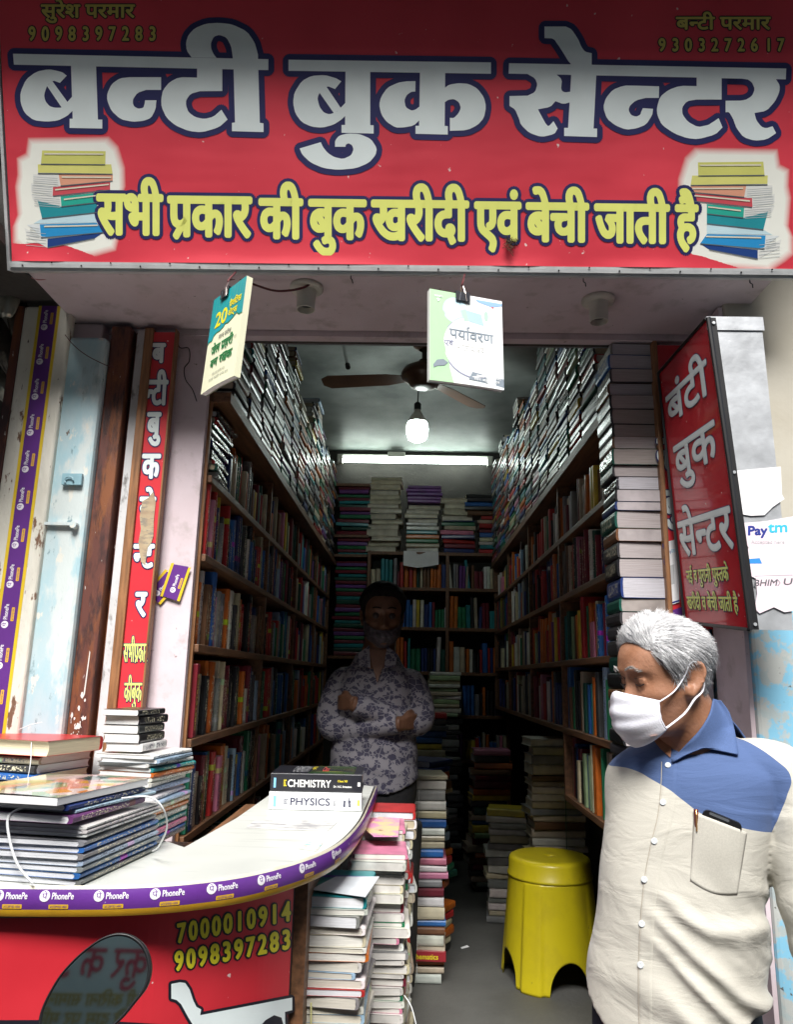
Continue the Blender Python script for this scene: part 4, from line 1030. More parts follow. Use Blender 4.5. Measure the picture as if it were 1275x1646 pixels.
# rolled edge with tape
L = [0]
for i in range(1, len(edge)): L.append(L[-1]+(edge[i]-edge[i-1]).length)
def along(s):
    s = max(0, min(L[-1]-1e-6, s))
    for i in range(1, len(L)):
        if L[i] >= s: break
    t = (s-L[i-1])/(L[i]-L[i-1]); p = edge[i-1].lerp(edge[i], t); d = (edge[min(i+1, len(edge)-1)]-edge[max(i-2, 0)]).normalized()
    return p, Vector((d.y, -d.x, 0))
BH = .046
def band(s, t, h=0):       # t down from the top
    p, n = along(s); r = .011*math.sin(math.pi*min(1, max(0, (t+.004)/(BH+.008))))**.6
    return p + n*(r+.003+h) + Vector((0, 0, .002-t))
NB = 220
M_purple = peel('purple_tape', (.13, .035, .26), [((.11, .028, .22), 9, .52, .1), ((.74, .72, .74), 30, .70, .008)], .28, .1)
M_ytape = peel('yellow_tape', (.70, .40, .02), [((.62, .34, .02), 12, .5, .1), ((.72, .70, .66), 30, .66, .01)], .3, .1)
M_cream = mat('cream_tape_edge', (.70, .66, .52), .4, .2, 20)
for nm, t0, t1_, m, hh in (('tape', .004, .034, M_purple, 0), ('tape_border', .0342, .046, M_ytape, 0), ('tape_border', -.001, .0038, M_cream, 0)):
    o = part(nm, MB().grid(lambda u, v: band(L[-1]*u, t0+(t1_-t0)*v, hh), NB, 8), m, ct); o.data.polygons.foreach_set('use_smooth', [True]*len(o.data.polygons))
M_print_w = mat('print_tape_white', (.78, .76, .80), .35, .05); M_print_y = mat('print_tape_yellow', (.80, .48, .03), .35, .1)
ph = text_shape('PhonePe'); pb = bbox(ph)
def s_at(px):   # arc length whose edge point projects to a column of the layout
    for i in range(len(edge)-1):
        a, b = proj(edge[i])[0], proj(edge[i+1])[0]
        if a <= px <= b: return L[i]+(L[i+1]-L[i])*(px-a)/(b-a)
    return 0
pe = text_shape('पे'); peb = bbox(pe)
def tape_mark(fmap, k=1.0, m1=None):
    """round badge, brand word and the small yellow plate, about the origin; x right, y down"""
    w, p, y = MB(), MB(), MB()
    w.shape(poly(ell(0, 0, .0085*k, .0085*k, 20)), fmap, .0006)
    sh = fitline(pe, -.0045*k, .0045*k, 0, .0075*k, True); p.shape(([(x, .0035*k-yy) for x, yy in sh[0]], sh[1]), fmap, .0010)
    sh = fitline(ph, .012*k, .047*k, 0, .0095*k, False); fat(w, ([(x, .0045*k-yy) for x, yy in sh[0]], sh[1]), fmap, .0003, .0006, n=6)
    y.shape(poly(rounded(.008*k, .040*k, .0125*k, .0195*k, .0015*k)), fmap, .0007)
    sh = fitline(text_shape('ACCEPTED HERE'), .0105*k, .0375*k, 0, .0035*k, False); p.shape(([(x, .0178*k-yy) for x, yy in sh[0]], sh[1]), fmap, .0010)
    return w, p, y
for px in (-80, 5, 78, 163, 250, 337, 413, 477, 527):
    s0 = s_at(px)
    w_, p_, y_ = tape_mark(lambda x, y, h: band(s0+x, .0135+y, h), .98)
    part('lettering', w_, M_print_w, ct); part('badge_glyph', p_, M_purple if False else mat('print_purple', (.13, .035, .26), .4, 0), ct); part('small_plate', y_, M_print_y, ct)
# red front under the edge
fr_px = [(-330, 1458), (-150, 1464), (0, 1468), (200, 1462), (330, 1443), (420, 1425), (472, 1408)]
front = smooth_path([PZ(x, y, CT-.045) for x, y in fr_px], 8)
front = [p + Vector((0, .008, 0)) for p in front]
M_red2 = bpy.data.materials.new('printed_vinyl_red'); M_red2.use_nodes = True; _red(M_red2, (.60, .022, .035), 5)
nf = len(front)
g = MB(); zt, zb = CT-.041, .12
g.add([Vector((p.x, p.y, z)) for z in (zb, zt) for p in front], [(i, i+1, nf+i+1, nf+i) for i in range(nf-1)])
e = front[-1]; g.add([e, e, e, e] and [Vector((e.x, e.y, zb)), Vector((e.x+.012, e.y+.30, zb)), Vector((e.x+.012, e.y+.30, zt)), Vector((e.x, e.y, zt))], [(0, 1, 2, 3)], 1)
part('front_panel', g, [M_red2, mat('counter_side', (.06, .03, .03), .6, .2)], ct)
part('under_rail', MB().add([Vector((p.x, p.y-.006, z)) for z in (zt-.012, zt+.0005) for p in front], [(i, i+1, nf+i+1, nf+i) for i in range(nf-1)]), mat('dark_rail', (.14, .11, .09), .6, .2), ct)
part('counter_body', MB().box(-.92, -.5, 1.52, 1.9, .02, CT-.042).box(-.5, -.2, 1.66, 2.45, .40, CT-.042), M_wood, ct)
def ruled(px, py, h=0):
    r = ray(px, py)
    for i in range(nf-1):
        a, b = front[i], front[i+1]; d = b-a
        den = r.x*d.y-r.y*d.x
        if abs(den) < 1e-9: continue
        t = (a.x*d.y-a.y*d.x)/den; s_ = (a.x*r.y-a.y*r.x)/den
        if t > 0 and (0 <= s_ <= 1 or (i == nf-2 and s_ > 1) or (i == 0 and s_ < 0)):
            nn = Vector((d.y, -d.x, 0)).normalized()
            return CAM + r*t + nn*h
    return CAM + r
def tilted(t, xa, ya, xb, yb, ht, fw=None):
    """digits sitting on a sloping baseline of the layout"""
    sh = merge(*[xf(text_shape(ch), .88, 1, i*.60-.44*(bbox(text_shape(ch))[0]+bbox(text_shape(ch))[1]-.5)) for i, ch in enumerate(t)])
    b = bbox(sh); k = (xb-xa)/(b[1]-b[0]); kv = ht/(b[3])
    return ([(xa+(x-b[0])*k, ya+(yb-ya)*(x-b[0])/(b[1]-b[0])-y*kv) for x, y in sh[0]], sh[1])
ol, ft = MB(), MB()
for t, xa, ya, xb, yb, ht in (('7000010914', 285, 1515, 465, 1479, 30), ('9098397283', 281, 1560, 464, 1524, 30)):
    sh = tilted(t, xa, ya, xb, yb, ht); fat(ol, sh, ruled, 4.4, .0006, n=12); fat(ft, sh, ruled, 1.5, .0016, n=8)
part('letter_border', ol, M_outl, ct); part('lettering', ft, mat('print_vivid_yellow', (.80, .72, .03), .4, .05), ct)
q = 1/2.55
def LF(*p): return poly([(x*q, 1400+y*q) for x, y in p])
bigs = [LF((700,462),(735,455),(757,458),(775,485),(790,530),(803,556),(822,566),(818,590),(1195,518),(1195,570),(1165,577),(1168,700),(1060,720),(800,760),(770,720),(795,640),(770,600),(740,545),(722,528),(700,522))]
ol, ft = MB(), MB()
for sh in bigs: fat(ol, subdiv(sh, 9), ruled, 4.6, .0006, n=14); ft.shape(subdiv(sh, 9), ruled, .0016)
hol = MB().shape(subdiv(LF((1085,610),(1120,590),(1150,600),(1160,640),(1160,720),(1060,740),(880,760),(905,690),(1040,660)), 9), ruled, .0021)
part('letter_border', ol, M_outl, ct); part('lettering', ft, MATS['print_silver'], ct); part('letter_gap', hol, M_outl, ct)
ol = MB(); 
part('letter_border', MB().shape(subdiv(poly([(-120,1640),(140,1639),(262,1646),(262,1700),(-120,1700)]), 9), ruled, .0006), M_outl, ct)

# ---------------------------------------------------------------- things on the counter
stack(-.522, 1.470, CT+.001, 1.275, 82, .272, .215, 'tied notebook bundle', 'notebooks in the tied bundle on the counter', lv=.006, cols=['grey', 'blue', 'grey', 'pale blue', 'grey', 'blue', 'grey'], tmin=.0095, tmax=.0105, jx=.0012, ja=.5, pages=[(.72, .74, .78)], force=True, soft=True)
stack(-.520, 1.470, 1.276, 1.300, 82, .268, .215, 'white half of the tied notebook bundle', 'notebooks in the tied bundle on the counter', lv=.012, cols=['white'], tmin=.0055, tmax=.0065, jx=.001, ja=.5, pages=[(.74, .75, .78)], force=True, soft=True)
# loose books on top of the bundle
def loose(cx, cy_, z, ang, wd, dp, t, col, label, page=(.76, .77, .79), rgb=None, roll=0):
    m = Matrix.Translation((cx, cy_, z+t/2)) @ Matrix.Rotation(R(ang), 4, 'Z') @ Matrix.Rotation(R(roll), 4, 'Y') @ Matrix.Translation((wd/2, 0, 0)) @ Matrix.Rotation(R(-90), 4, 'Y')
    return spec(m, (t, dp, wd), col, label, 'loose books on the tied bundle', 1, False, True, page, True, rgb)
loose(-.535, 1.43, 1.301, 80, .235, .185, .013, 'purple', 'white edged purple book lying askew on the notebook bundle', rgb=(.16, .05, .16))
loose(-.530, 1.45, 1.3145, 76, .24, .185, .006, 'pale blue', 'thin pale blue book on the notebook bundle under the magazine')
loose(-.540, 1.43, 1.321, 78, .235, .20, .010, 'dark blue', 'dark blue paperback directly under the flower magazine')
mz = thing('magazine', 'glossy magazine with flowers on its cover, topmost on the notebook bundle', 'magazine', (-.58, 1.43, 1.3345))
Tm = Matrix.Translation((-.655, 1.445, 1.332)) @ Matrix.Rotation(R(-14), 4, 'Z')
mm = lambda x, y, h: Tm @ Vector((x, y, h + .003*math.sin(x*14+1)))
part('page_block', MB().prism([(-.115, -.13), (.115, -.13), (.115, .13), (-.115, .13)], mm, 0, .012), MATS['white_paper'], mz)
M_flow = bpy.data.materials.new('flower_print'); M_flow.use_nodes = True
def _flow():
    nt, b = nodes(M_flow); tc = nt.nodes.new('ShaderNodeTexCoord')
    n = nt.nodes.new('ShaderNodeTexVoronoi'); n.inputs['Scale'].default_value = 26; nt.links.new(tc.outputs['Object'], n.inputs['Vector'])
    rp = nt.nodes.new('ShaderNodeValToRGB'); els = rp.color_ramp.elements; rp.color_ramp.interpolation = 'B_SPLINE'
    cs = [(.02, .05, .12), (.05, .25, .04), (.75, .70, .66), (.70, .10, .05), (.75, .50, .03), (.08, .30, .05), (.65, .25, .38), (.72, .70, .6)]
    els[0].color = (*cs[0], 1); els[1].color = (*cs[-1], 1)
    for k in range(1, 7):
        e_ = els.new(k/7); e_.color = (*cs[k], 1)
    sp = nt.nodes.new('ShaderNodeSeparateColor'); nt.links.new(n.outputs['Color'], sp.inputs[0]); nt.links.new(sp.outputs[0], rp.inputs[0])
    nt.links.new(rp.outputs[0], b.inputs['Base Color']); b.inputs['Roughness'].default_value = .12; b.inputs['Coat Weight'].default_value = .6; b.inputs['Coat Roughness'].default_value = .05
_flow()
part('cover', MB().grid(lambda u, v: mm(-.116+.232*u, -.131+.262*v, .0126), 14, 10), M_flow, mz)
# tower of books behind the bundle
TG = 'books in the tower on the counter'
stack(-.512, 1.715, CT+.001, 1.305, 84, .18, .135, 'lower paper tower on the counter', TG, cols=['white', 'pale blue', 'cream', 'orange', 'white', 'teal', 'pink', 'blue', 'white'], lv=.04, tmin=.007, tmax=.014, jx=.003, ja=1.5, pages=[(.74, .75, .76)], force=True, ws=None)
stack(-.512, 1.710, 1.3055, 1.385, 80, .18, .135, 'upper paper tower on the counter', TG, cols=['white', 'pale blue', 'white', 'teal', 'orange', 'white'], lv=.04, tmin=.007, tmax=.013, jx=.004, ja=2.5, pages=[(.72, .73, .72)], force=True, soft=True)
stack(-.560, 1.70, 1.3855, 1.472, 82, .125, .085, 'dictionary pile topping the paper tower', TG, lv=.03, cols=['black', 'black', 'charcoal', 'black', 'white'], tmin=.016, tmax=.021, jx=.003, ja=2, pages=[(.78, .78, .77)], force=True, soft=True)
# books at the far left with dark and blue spines
LG = 'stacked books at the left end of the counter'
stack(-.985, 1.86, CT+.001, 1.352, -16, .24, .2, 'dark stack at the counter left end', LG, cols=['beige', 'charcoal', 'blue', 'charcoal', 'blue', 'grey', 'blue', 'beige'], tmin=.016, tmax=.022, jx=.002, ja=.6, force=True, soft=True)
loose(-.965, 1.845, 1.353, -16, .25, .2, .035, 'red', 'thick cream paged book with a red cover on the dark spined stack', page=(.66, .60, .42)).update(soft=True)
SPECS[-1]['m'] = SPECS[-1]['m'] @ Matrix.Translation((0, 1, 0)) @ Matrix.Diagonal((1, -1, 1, 1))
# two text books with lettered spines
def text_book(name, label, x0, y0, z0, wd, dp, th, col, title, tcol, extra):
    B = thing(name, label, 'book', (x0+wd/2, y0, z0), 'lettered text books on the counter')
    T = Matrix.Translation((x0, y0, z0)) @ Matrix.Rotation(R(1.5), 4, 'Z')
    f = lambda x, y, h: T @ Vector((x, -h, y))
    m = mat('cover_'+title.lower(), col, .3, .08, coat=.3)
    s = MB(); s.box(0, wd, .0, .0025, .001, th-.001, T=T).box(0, wd, .001, dp, th-.0022, th, T=T).box(0, wd, .001, dp, 0, .0022, T=T)
    bevel(part('cover', s, m, B), .0012)
    part('page_block', MB().box(.003, wd-.004, .0026, dp-.004, .0024, th-.0024, T=T), mat('page_stack', (.55, .53, .46), .85, .3, 1, stretch=(2, 2, 500)), B)
    for t, xa, xb, ya, yb, c in [(title,)+tcol]+extra:
        sh = fitline(text_shape(t), xa, xb, ya, yb, False); g = MB(); fat(g, sh, f, .0005 if t == title else .0002, .0004, n=6)
        part('lettering', g, c, B)
    return B, f
M_tw = mat('print_title_white', (.80, .80, .78), .4, 0); M_td = mat('print_title_slate', (.05, .05, .09), .4, 0); M_ty = mat('print_title_yellow', (.75, .62, .03), .4, 0); M_tb = mat('print_label_blue', (.20, .48, .75), .4, 0)
x0 = PZ(431, 1302, CT).x; y0 = PZ(431, 1302, CT).y
pb_, pf = text_book('text_book', 'thick white physics text book lying under the black one on the counter', x0, y0, CT+.001, .248, .18, .046, (.66, .68, .70), 'PHYSICS', (.058, .163, .013, .031, M_td),
    [('ISC', .041, .050, .014, .028, M_td), ('Class XII', .172, .180, .012, .032, mat('print_mid_grey', (.3, .3, .32), .4, 0)), ('Kumar', .199, .205, .010, .034, M_td), ('Mittal', .212, .219, .010, .034, M_td)])
part('label', MB().prism([(.012, .008), (.020, .008), (.020, .035), (.012, .035)], pf, .0001, .0006), M_tb, pb_)
part('label', MB().prism([(.236, .014), (.243, .014), (.243, .028), (.236, .028)], pf, .0001, .0006), MATS['print_gold'], pb_)
cb_, cf = text_book('text_book', 'thick black chemistry text book lying on the white one on the counter', x0+.002, y0-.001, CT+.048, .246, .18, .046, (.014, .014, .02), 'CHEMISTRY', (.047, .162, .012, .030, M_tw),
    [('ISC', .036, .043, .013, .030, M_ty), ('Class XII', .180, .206, .026, .031, M_ty), ('Dr. H.C. Srivastava', .170, .218, .012, .017, M_tw)])
part('label', MB().prism([(.009, .009), (.015, .009), (.015, .034), (.009, .034)], cf, .0001, .0006), M_tb, cb_)
part('label', MB().prism([(.234, .016), (.241, .016), (.241, .026), (.234, .026)], cf, .0001, .0006), M_tw, cb_)
Tc = Matrix.Translation((x0, y0, CT+.048+.0463)) @ Matrix.Rotation(R(1.5), 4, 'Z')
tp = lambda x, y, h: Tc @ Vector((x, y, h))
M_glow = peel('chemistry_cover_art', (.015, .016, .018), [((.22, .26, .02), 14, .60, .08), ((.45, .14, .02), 22, .66, .06), ((.03, .09, .02), 8, .55, .1)], .22, 0, stretch=(.6, 2.2, 1))
part('cover_print', MB().shape(poly([(.10, .004), (.225, .004), (.225, .17), (.12, .17)]), tp, .0003), M_glow, cb_)
for t, xa, xb, ya, yb, c in (('CHEMISTRY', .055, .10, .03, .15, mat('print_mid_grey', (.3, .3, .32), .4, 0)), ('ISC', .105, .116, .09, .15, M_ty), ('Class', .135, .152, .05, .15, mat('print_red', (.62, .06, .06), .3, 0))):
    sh = fitline(text_shape(t), xa, xb, ya, yb, False); part('lettering', MB().shape(sh, tp, .0008), c, cb_)
# newspaper scrap and stickers
def sheet(name, label, cat, pts, z, m, group=None):
    o = MB().prism([(PZ(x, y, CT).x, PZ(x, y, CT).y) for x, y in pts], fl2, z, z+.0005).build(name, m); return tag(o, label, cat, group)
M_news = peel('newsprint', (.55, .55, .53), [((.30, .30, .31), 22, .52, .06), ((.62, .62, .60), 9, .55, .03)], .7, 0, stretch=(1, 3, 1))
sheet('newspaper_piece', 'grey folded piece of newspaper lying on the white counter', 'newspaper', [(395, 1331), (408, 1320), (470, 1318), (543, 1322), (527, 1336), (460, 1335)], CT+.0006, M_news)
sheet('sticker', 'worn pastel sticker stuck on the white counter top', 'sticker', [(480, 1365), (497, 1354), (519, 1356), (508, 1369)], CT+.0006, peel('pastel_sticker', (.62, .64, .60), [((.30, .50, .48), 30, .55, .03), ((.60, .40, .36), 40, .6, .03)], .5, 0))
# white tying string
M_str = mat('white_string', (.72, .74, .74), .45, .1)
def cord(pts, label, r=.0016, group='white tying strings'):
    return tag(MB().tube(smooth_path(pts, 8), r, 6).build('string', M_str), label, 'string', group)
cord([PY(50, 1293, 1.335), PY(15, 1310, 1.335), PY(14, 1345, 1.33), PY(28, 1390, 1.325), PY(52, 1420, 1.32)], 'white plastic string looping down the front of the notebook bundle', .0022)
cord([PY(195, 1283, 1.42), PY(240, 1281, 1.42), PY(262, 1300, 1.42), PY(268, 1330, 1.45), PY(255, 1360, 1.5), PY(245, 1368, 1.53)], 'white plastic string bowing out right of the notebook bundle', .0016)
cord([PY(50, 1190, 1.83), PY(48, 1230, 1.80), PY(38, 1275, 1.80)], 'thin white string around the dark spined stack', .0010)
cord([PY(30, 1173, 1.86), PY(48, 1165, 1.86), PY(67, 1161, 1.87)], 'loose end of white string above the dark spined stack', .0009)
# ---------------------------------------------------------------- left vertical board
def vboard(name, label, x0, x1, y, z0, z1, fw):
    B = thing(name, label, 'board', ((x0+x1)/2, y, z0), 'vertical red boards on the jambs')
    part('panel', MB().box(x0+fw, x1-.003, y-.004, y+.016, z0, z1), M_red2, B)
    part('frame', MB().box(x0, x0+fw-.0005, y-.014, y+.02, z0-.02, z1+.01).box(x1-.0025, x1+.003, y-.010, y+.02, z0-.02, z1+.01), M_wood2, B, .002)
    return B
lb = vboard('signboard', 'tall narrow red board with Hindi letters on the left jamb', -.808, -.716, 2.062, .9, 2.548, .026)
lm = lambda px, py, h: PY(px, py, 2.0575-h)
def stackletters(B, items, fmap, fill, fr_, orr, border=None):
    ol, ft = MB(), MB()
    for t, x0, x1, yh, yb, dx in items:
        sh = fitline(deva(t), x0, x1, yb, yh); sh = ([(x+(y-yh)*dx, y) for x, y in sh[0]], sh[1])
        ol, ft = MB(), MB(); fat(ol, sh, fmap, orr, .0005, n=10); fat(ft, sh, fmap, fr_, .0013, n=8)
        part('letter_border', ol, border or M_navy, B); part('lettering', ft, fill, B)
stackletters(lb, [("ब", 246, 265, 553, 582, -.06), ("ब{न्}टी"[1:], 234, 269, 612, 650, -.06), ("बु", 238, 258, 664, 700, -.06), ("क", 230, 257, 731, 768, -.06), ("से", 226, 249, 800, 836, -.06), ("{न्}ट", 216, 247, 876, 912, -.06), ("र", 219, 235, 953, 990, -.05)], lm, M_sil, 1.7, 3.6)
stackletters(lb, [("सभी[प]कार", 199, 238, 1035, 1064, -.05), ("कीबुक", 200, 228, 1098, 1128, -.05), ("खरीदी", 190, 225, 1166, 1190, -.05)], lm, M_yel, .25, 1.5)
npm = peel('old_newsprint', (.42, .34, .22), [((.22, .20, .16), 40, .52, .05), ((.34, .24, .15), 10, .55, .1)], .8, 0, stretch=(1, 1, 3))
def papery(name, label, cat, pts, fmap, m, th=.0012, h=.0016, group=None):
    o = MB().prism(pts, fmap, h, h+th).build(name, m); return tag(o, label, cat, group)
papery('newspaper_scrap', 'torn brown newspaper scrap stuck over the left red board', 'paper scrap', [(228, 806), (238, 800), (246, 790), (250, 806), (247, 835), (246, 862), (243, 872), (237, 880), (233, 908), (226, 903), (222, 872), (226, 850), (224, 830)], lm, npm)
# ---------------------------------------------------------------- taped wooden post at the far left
po = thing('wooden_post', 'whitewashed wooden post wrapped with purple and yellow tape at the far left', 'post', (-1.05, 1.9, 0))
M_post = peel('chipped_whitewash', (.60, .58, .50), [((.66, .64, .56), 12, .5, .1), ((.16, .085, .05), 13, .60, .012), ((.07, .05, .04), 60, .68, .01)], .8, .5, stretch=(1.5, 1.5, .5))
bevel(part('shaft', MB().box(-1.155, -1.014, 2.002, 2.04, .01, 2.60), M_post, po), .008, 3)
part('bare_edge', MB().box(-1.18, -1.1555, 2.004, 2.04, .01, 2.60), M_rust, po)
tm = lambda x, y, h: Vector((x-.060, 2.0015-h, y))
part('tape', MB().prism([(-1.042, .9), (-.996, .9), (-.996, 2.60), (-1.042, 2.60)], tm, 0, .0004), mat('purple_tape_smooth', (.12, .035, .22), .3, .12), po)
for a, b_ in ((-1.0512, -1.0423), (-.9957, -.9868)):
    part('tape_border', MB().prism([(a, .9), (b_, .9), (b_, 2.60), (a, 2.60)], tm, 0, .0004), mat('yellow_tape_smooth', (.68, .48, .03), .35, .12), po)
for k in range(15):
    z = 1.02+k*.108
    w_, p_, y_ = tape_mark(lambda x, y, h: tm(-1.027+y, z+x, h), 1.15)
    part('lettering', w_, M_print_w, po); part('badge_glyph', p_, MATS['print_purple'], po); part('small_plate', y_, M_print_y, po)
# crossed tape scraps on the pink wall
def scrap(cx, cy_, ang, ln, label, Y):
    B = thing('tape_scrap', label, 'tape', PY(cx, cy_, Y), 'tape scraps crossed on the pink wall')
    o_ = PY(cx, cy_, Y); ca, sa = math.cos(R(ang)), math.sin(R(ang))
    f = lambda x, y, h: o_ + Vector((x*ca-y*sa, -h, x*sa+y*ca))
    part('tape', MB().prism([(-ln/2, -.021), (ln/2, -.022), (ln/2-.004, .021), (-ln/2+.002, .022)], f, 0, .0006), MATS['purple_tape_smooth'], B)
    for a in (-.029, .0212):
        part('tape_border', MB().prism([(-ln/2, a), (ln/2, a), (ln/2-.003, a+.008), (-ln/2, a+.008)], f, 0, .0006), MATS['yellow_tape_smooth'], B)
    w_, p_, y_ = tape_mark(lambda x, y, h: f(x-.024, -y, h+.0004), .95)
    part('lettering', w_, M_print_w, B); part('badge_glyph', p_, MATS['print_purple'], B); part('small_plate', y_, M_print_y, B)
scrap(262, 943, 52, .085, 'purple tape scrap slanting right, undermost of the two on the pink wall', 2.099)
scrap(282, 935, 76, .10, 'purple tape scrap standing nearly upright, lying over the slanting one', 2.096)
# ---------------------------------------------------------------- lightbox on the right pillar
NT, NBm = PY(1137, 512, 1.72), PY(1205, 1012, 1.72)
FT, FB = PY(1060, 600, 2.05), PY(1103, 1000, 2.05)
def LBf(u, v, h=0):
    p = (FT.lerp(NT, u)).lerp(FB.lerp(NBm, u), v)
    return p + Vector((-h, -h*.1, 0))
bx = thing('lightbox', 'red lightbox sign with galvanised sides projecting from the right pillar', 'lightbox', (.8, 1.9, 1.68))
M_lbred = bpy.data.materials.new('lightbox_acrylic'); M_lbred.use_nodes = True; _red(M_lbred, (.46, .012, .022), 3)
nodes(M_lbred)[1].inputs['Roughness'].default_value = .18; nodes(M_lbred)[1].inputs['Coat Weight'].default_value = .6
part('face', MB().grid(lambda u, v: LBf(u, v), 10, 20), M_lbred, bx)
D = Vector((.134, 0, 0)); DB = Vector((.10, 0, 0))
g = MB()
g.add([NT, NBm, NBm+DB, NT+D], [(0, 1, 2, 3)])
g.add([FT, FB, FB+DB, FT+D], [(3, 2, 1, 0)])
g.add([NT, NT+D, FT+D, FT], [(0, 1, 2, 3)]); g.add([NBm, FB, FB+DB, NBm+DB], [(0, 1, 2, 3)]); g.add([NT+D, NBm+DB, FB+DB, FT+D], [(0, 1, 2, 3)])
part('casing', g, M_galv, bx)
cap = MB().prism([(NT.x-.002, NT.z-.032), (NT.x+.138, NT.z-.032), (NT.x+.137, NT.z+.004), (NT.x-.002, NT.z+.004)], lambda x, y, h: Vector((x, 1.7185-h, y)), 0, .0022)
part('top_flap', cap, M_galv, bx, .0008)
sb = MB()
sb.tube([NT+Vector((.002, -.004, 0)), NT.lerp(NBm, .5)+Vector((.004, -.006, 0)), NBm+Vector((.002, -.004, 0))], (.006), 8)
sb.prism([(0, 0), (1, 0), (1, 1), (0, 1)], lambda x, y, h: NT.lerp(NBm, y)+Vector((.002+.018*x, -.0035-h, 0)), 0, .002)
part('edge_strip', sb, M_black, bx)
fr_ = MB()
for a, b_ in (((0, 0), (1, 0)), ((0, 1), (1, 1)), ((0, 0), (0, 1))):
    fr_.tube([LBf(a[0], a[1], .002), LBf((a[0]+b_[0])/2, (a[1]+b_[1])/2, .002), LBf(b_[0], b_[1], .002)], .0045, 6)
part('rim', fr_, M_black, bx)
for v in (.02, .52, .985):
    p = NT.lerp(NBm, v)+Vector((.012, -.006, 0)); part('screw', MB().tube([p, p+Vector((0, -.003, 0))], .004, 8), M_galv, bx)
lf = lambda x, y, h: LBf(x, y, h)
def lbline(items, fill, fr2, orr):
    ol, ft = MB(), MB()
    for t, u0, u1, vh, vb in items:
        sh = fitline(deva(t), u0, u1, vb, vh); ol, ft = MB(), MB()
        for mb_, r, h in ((ol, orr, .0006), (ft, fr2, .0014)):
            n = 10
            for k in range(n):
                a = 2*math.pi*k/n; mb_.shape(([(x+r*2.1*math.cos(a), y+r*math.sin(a)) for x, y in sh[0]], sh[1]), lf, h+k*.00004)
            mb_.shape(sh, lf, h+n*.00004)
        part('letter_border', ol, M_navy, bx); part('lettering', ft, fill, bx)
lbline([("बंटी", .10, .90, .125, .235), ("बुक", .14, .90, .335, .455), ("सेन्टर".replace('न्', '{न्}'), .06, .96, .625, .75)], mat('print_lb_grey', (.70, .76, .76), .25, .05), .0048, .0078)
lbline([("नई व पुरानी पु{स्}तके", .12, .82, .81, .852), ("खरीदी व बेची जाती है", .08, .90, .905, .948)], mat('print_lb_yellow', (.70, .74, .22), .25, .05), .0014, .0040)
# papers stuck on its end
em = lambda px, py, h: PY(px, py, 1.7175-h)
M_pap = mat('poster_paper', (.72, .71, .72), .7, .1, 6); M_pap2 = peel('faded_poster', (.72, .70, .72), [((.70, .56, .62), 5, .52, .08), ((.56, .56, .56), 12, .66, .02)], .7, .1)
EG = 'torn papers on the end of the lightbox'
papery('paper_sheet', 'blank white torn paper, upper one on the end of the lightbox', 'paper', [(1179, 757), (1256, 750), (1258, 795), (1262, 802), (1243, 815), (1230, 828), (1208, 829), (1190, 826), (1188, 800)], em, M_pap, .0008, .0004, EG)
pay = thing('poster', 'torn white payment poster with blue lettering on the end of the lightbox', 'poster', PY(1230, 900, 1.717))
part('sheet', MB().prism([(1191, 841), (1230, 838), (1275, 830), (1290, 832), (1290, 980), (1262, 984), (1245, 976), (1222, 986), (1214, 978), (1218, 955), (1216, 930), (1206, 925), (1200, 905), (1204, 880), (1194, 862)], em, .0004, .0012), M_pap2, pay)
M_pn = mat('print_pay_navy', (.015, .03, .22), .5, .05); M_pc = mat('print_pay_cyan', (.03, .42, .62), .5, .05)
def pxline(B, t, x0, x1, yt, yb, m, r, sl=0, sk=0):
    sh = fitline(text_shape(t), x0, x1, yb, yt, False); sh = ([(x+(yb-y)*sk, y+(x-x0)*sl) for x, y in sh[0]], sh[1])
    g = MB(); fat(g, sh, em, r, .0014, n=8); part('lettering', g, m, B)
pxline(pay, 'Pay', 1204, 1234, 846, 860, M_pn, .9, -.03); pxline(pay, 'tm', 1236, 1266, 843, 856, M_pc, .8, -.04)
pxline(pay, 'Accepted here', 1208, 1262, 868, 874, mat('print_light_grey', (.45, .45, .46), .5, 0), .1)
pxline(pay, 'BHIM', 1213, 1249, 932, 942, mat('print_dark_grey', (.10, .10, .11), .5, 0), .3, -.02, .2); pxline(pay, 'UPI', 1260, 1290, 930, 940, MATS['print_dark_grey'], .3, -.02, .2)
part('arrow_print', MB().shape(merge(stroke([(1251, 932), (1255, 937), (1251, 942)], 1.1)), em, .0014), MATS['print_dark_grey'], pay)
part('rule_print', MB().shape(merge(stroke([(1214, 926), (1290, 924)], .8)), em, .0014), MATS['print_mid_grey'], pay)
part('band_print', MB().shape(poly([(1198, 899), (1222, 897), (1226, 906), (1202, 906)]), em, .0014), mat('print_pay_blue', (.03, .22, .55), .5, .1), pay)
# ---------------------------------------------------------------- red board on the right jamb, behind the lightbox
rb = vboard('signboard', 'tall narrow red board with payment sticker on the right jamb behind the lightbox', .716, .848, 2.104, 1.70, 2.545, .014)
rm = lambda px, py, h: PY(px, py, 2.0995-h)
stackletters(rb, [("{न्}टी", 1058, 1094, 706, 755, -.02), ("बु", 1068, 1092, 790, 832, 0), ("क", 1070, 1102, 874, 925, 0)], rm, M_sil, 2.0, 4.2)
stk = thing('payment_sticker', 'narrow white payment sticker on the right red board', 'sticker', PY(1081, 920, 2.097))
part('sheet', MB().prism([(1069, 872), (1090, 866), (1093, 968), (1073, 974)], rm, .0022, .0028), M_pap, stk)
for t, x0, x1, yt, yb, m in (('Pay', 1073, 1080, 883, 889, M_pn), ('tm', 1080, 1086, 882, 888, M_pc)):
    part('lettering', MB().shape(fitline(text_shape(t), x0, x1, yb, yt, False), rm, .0032), m, stk)
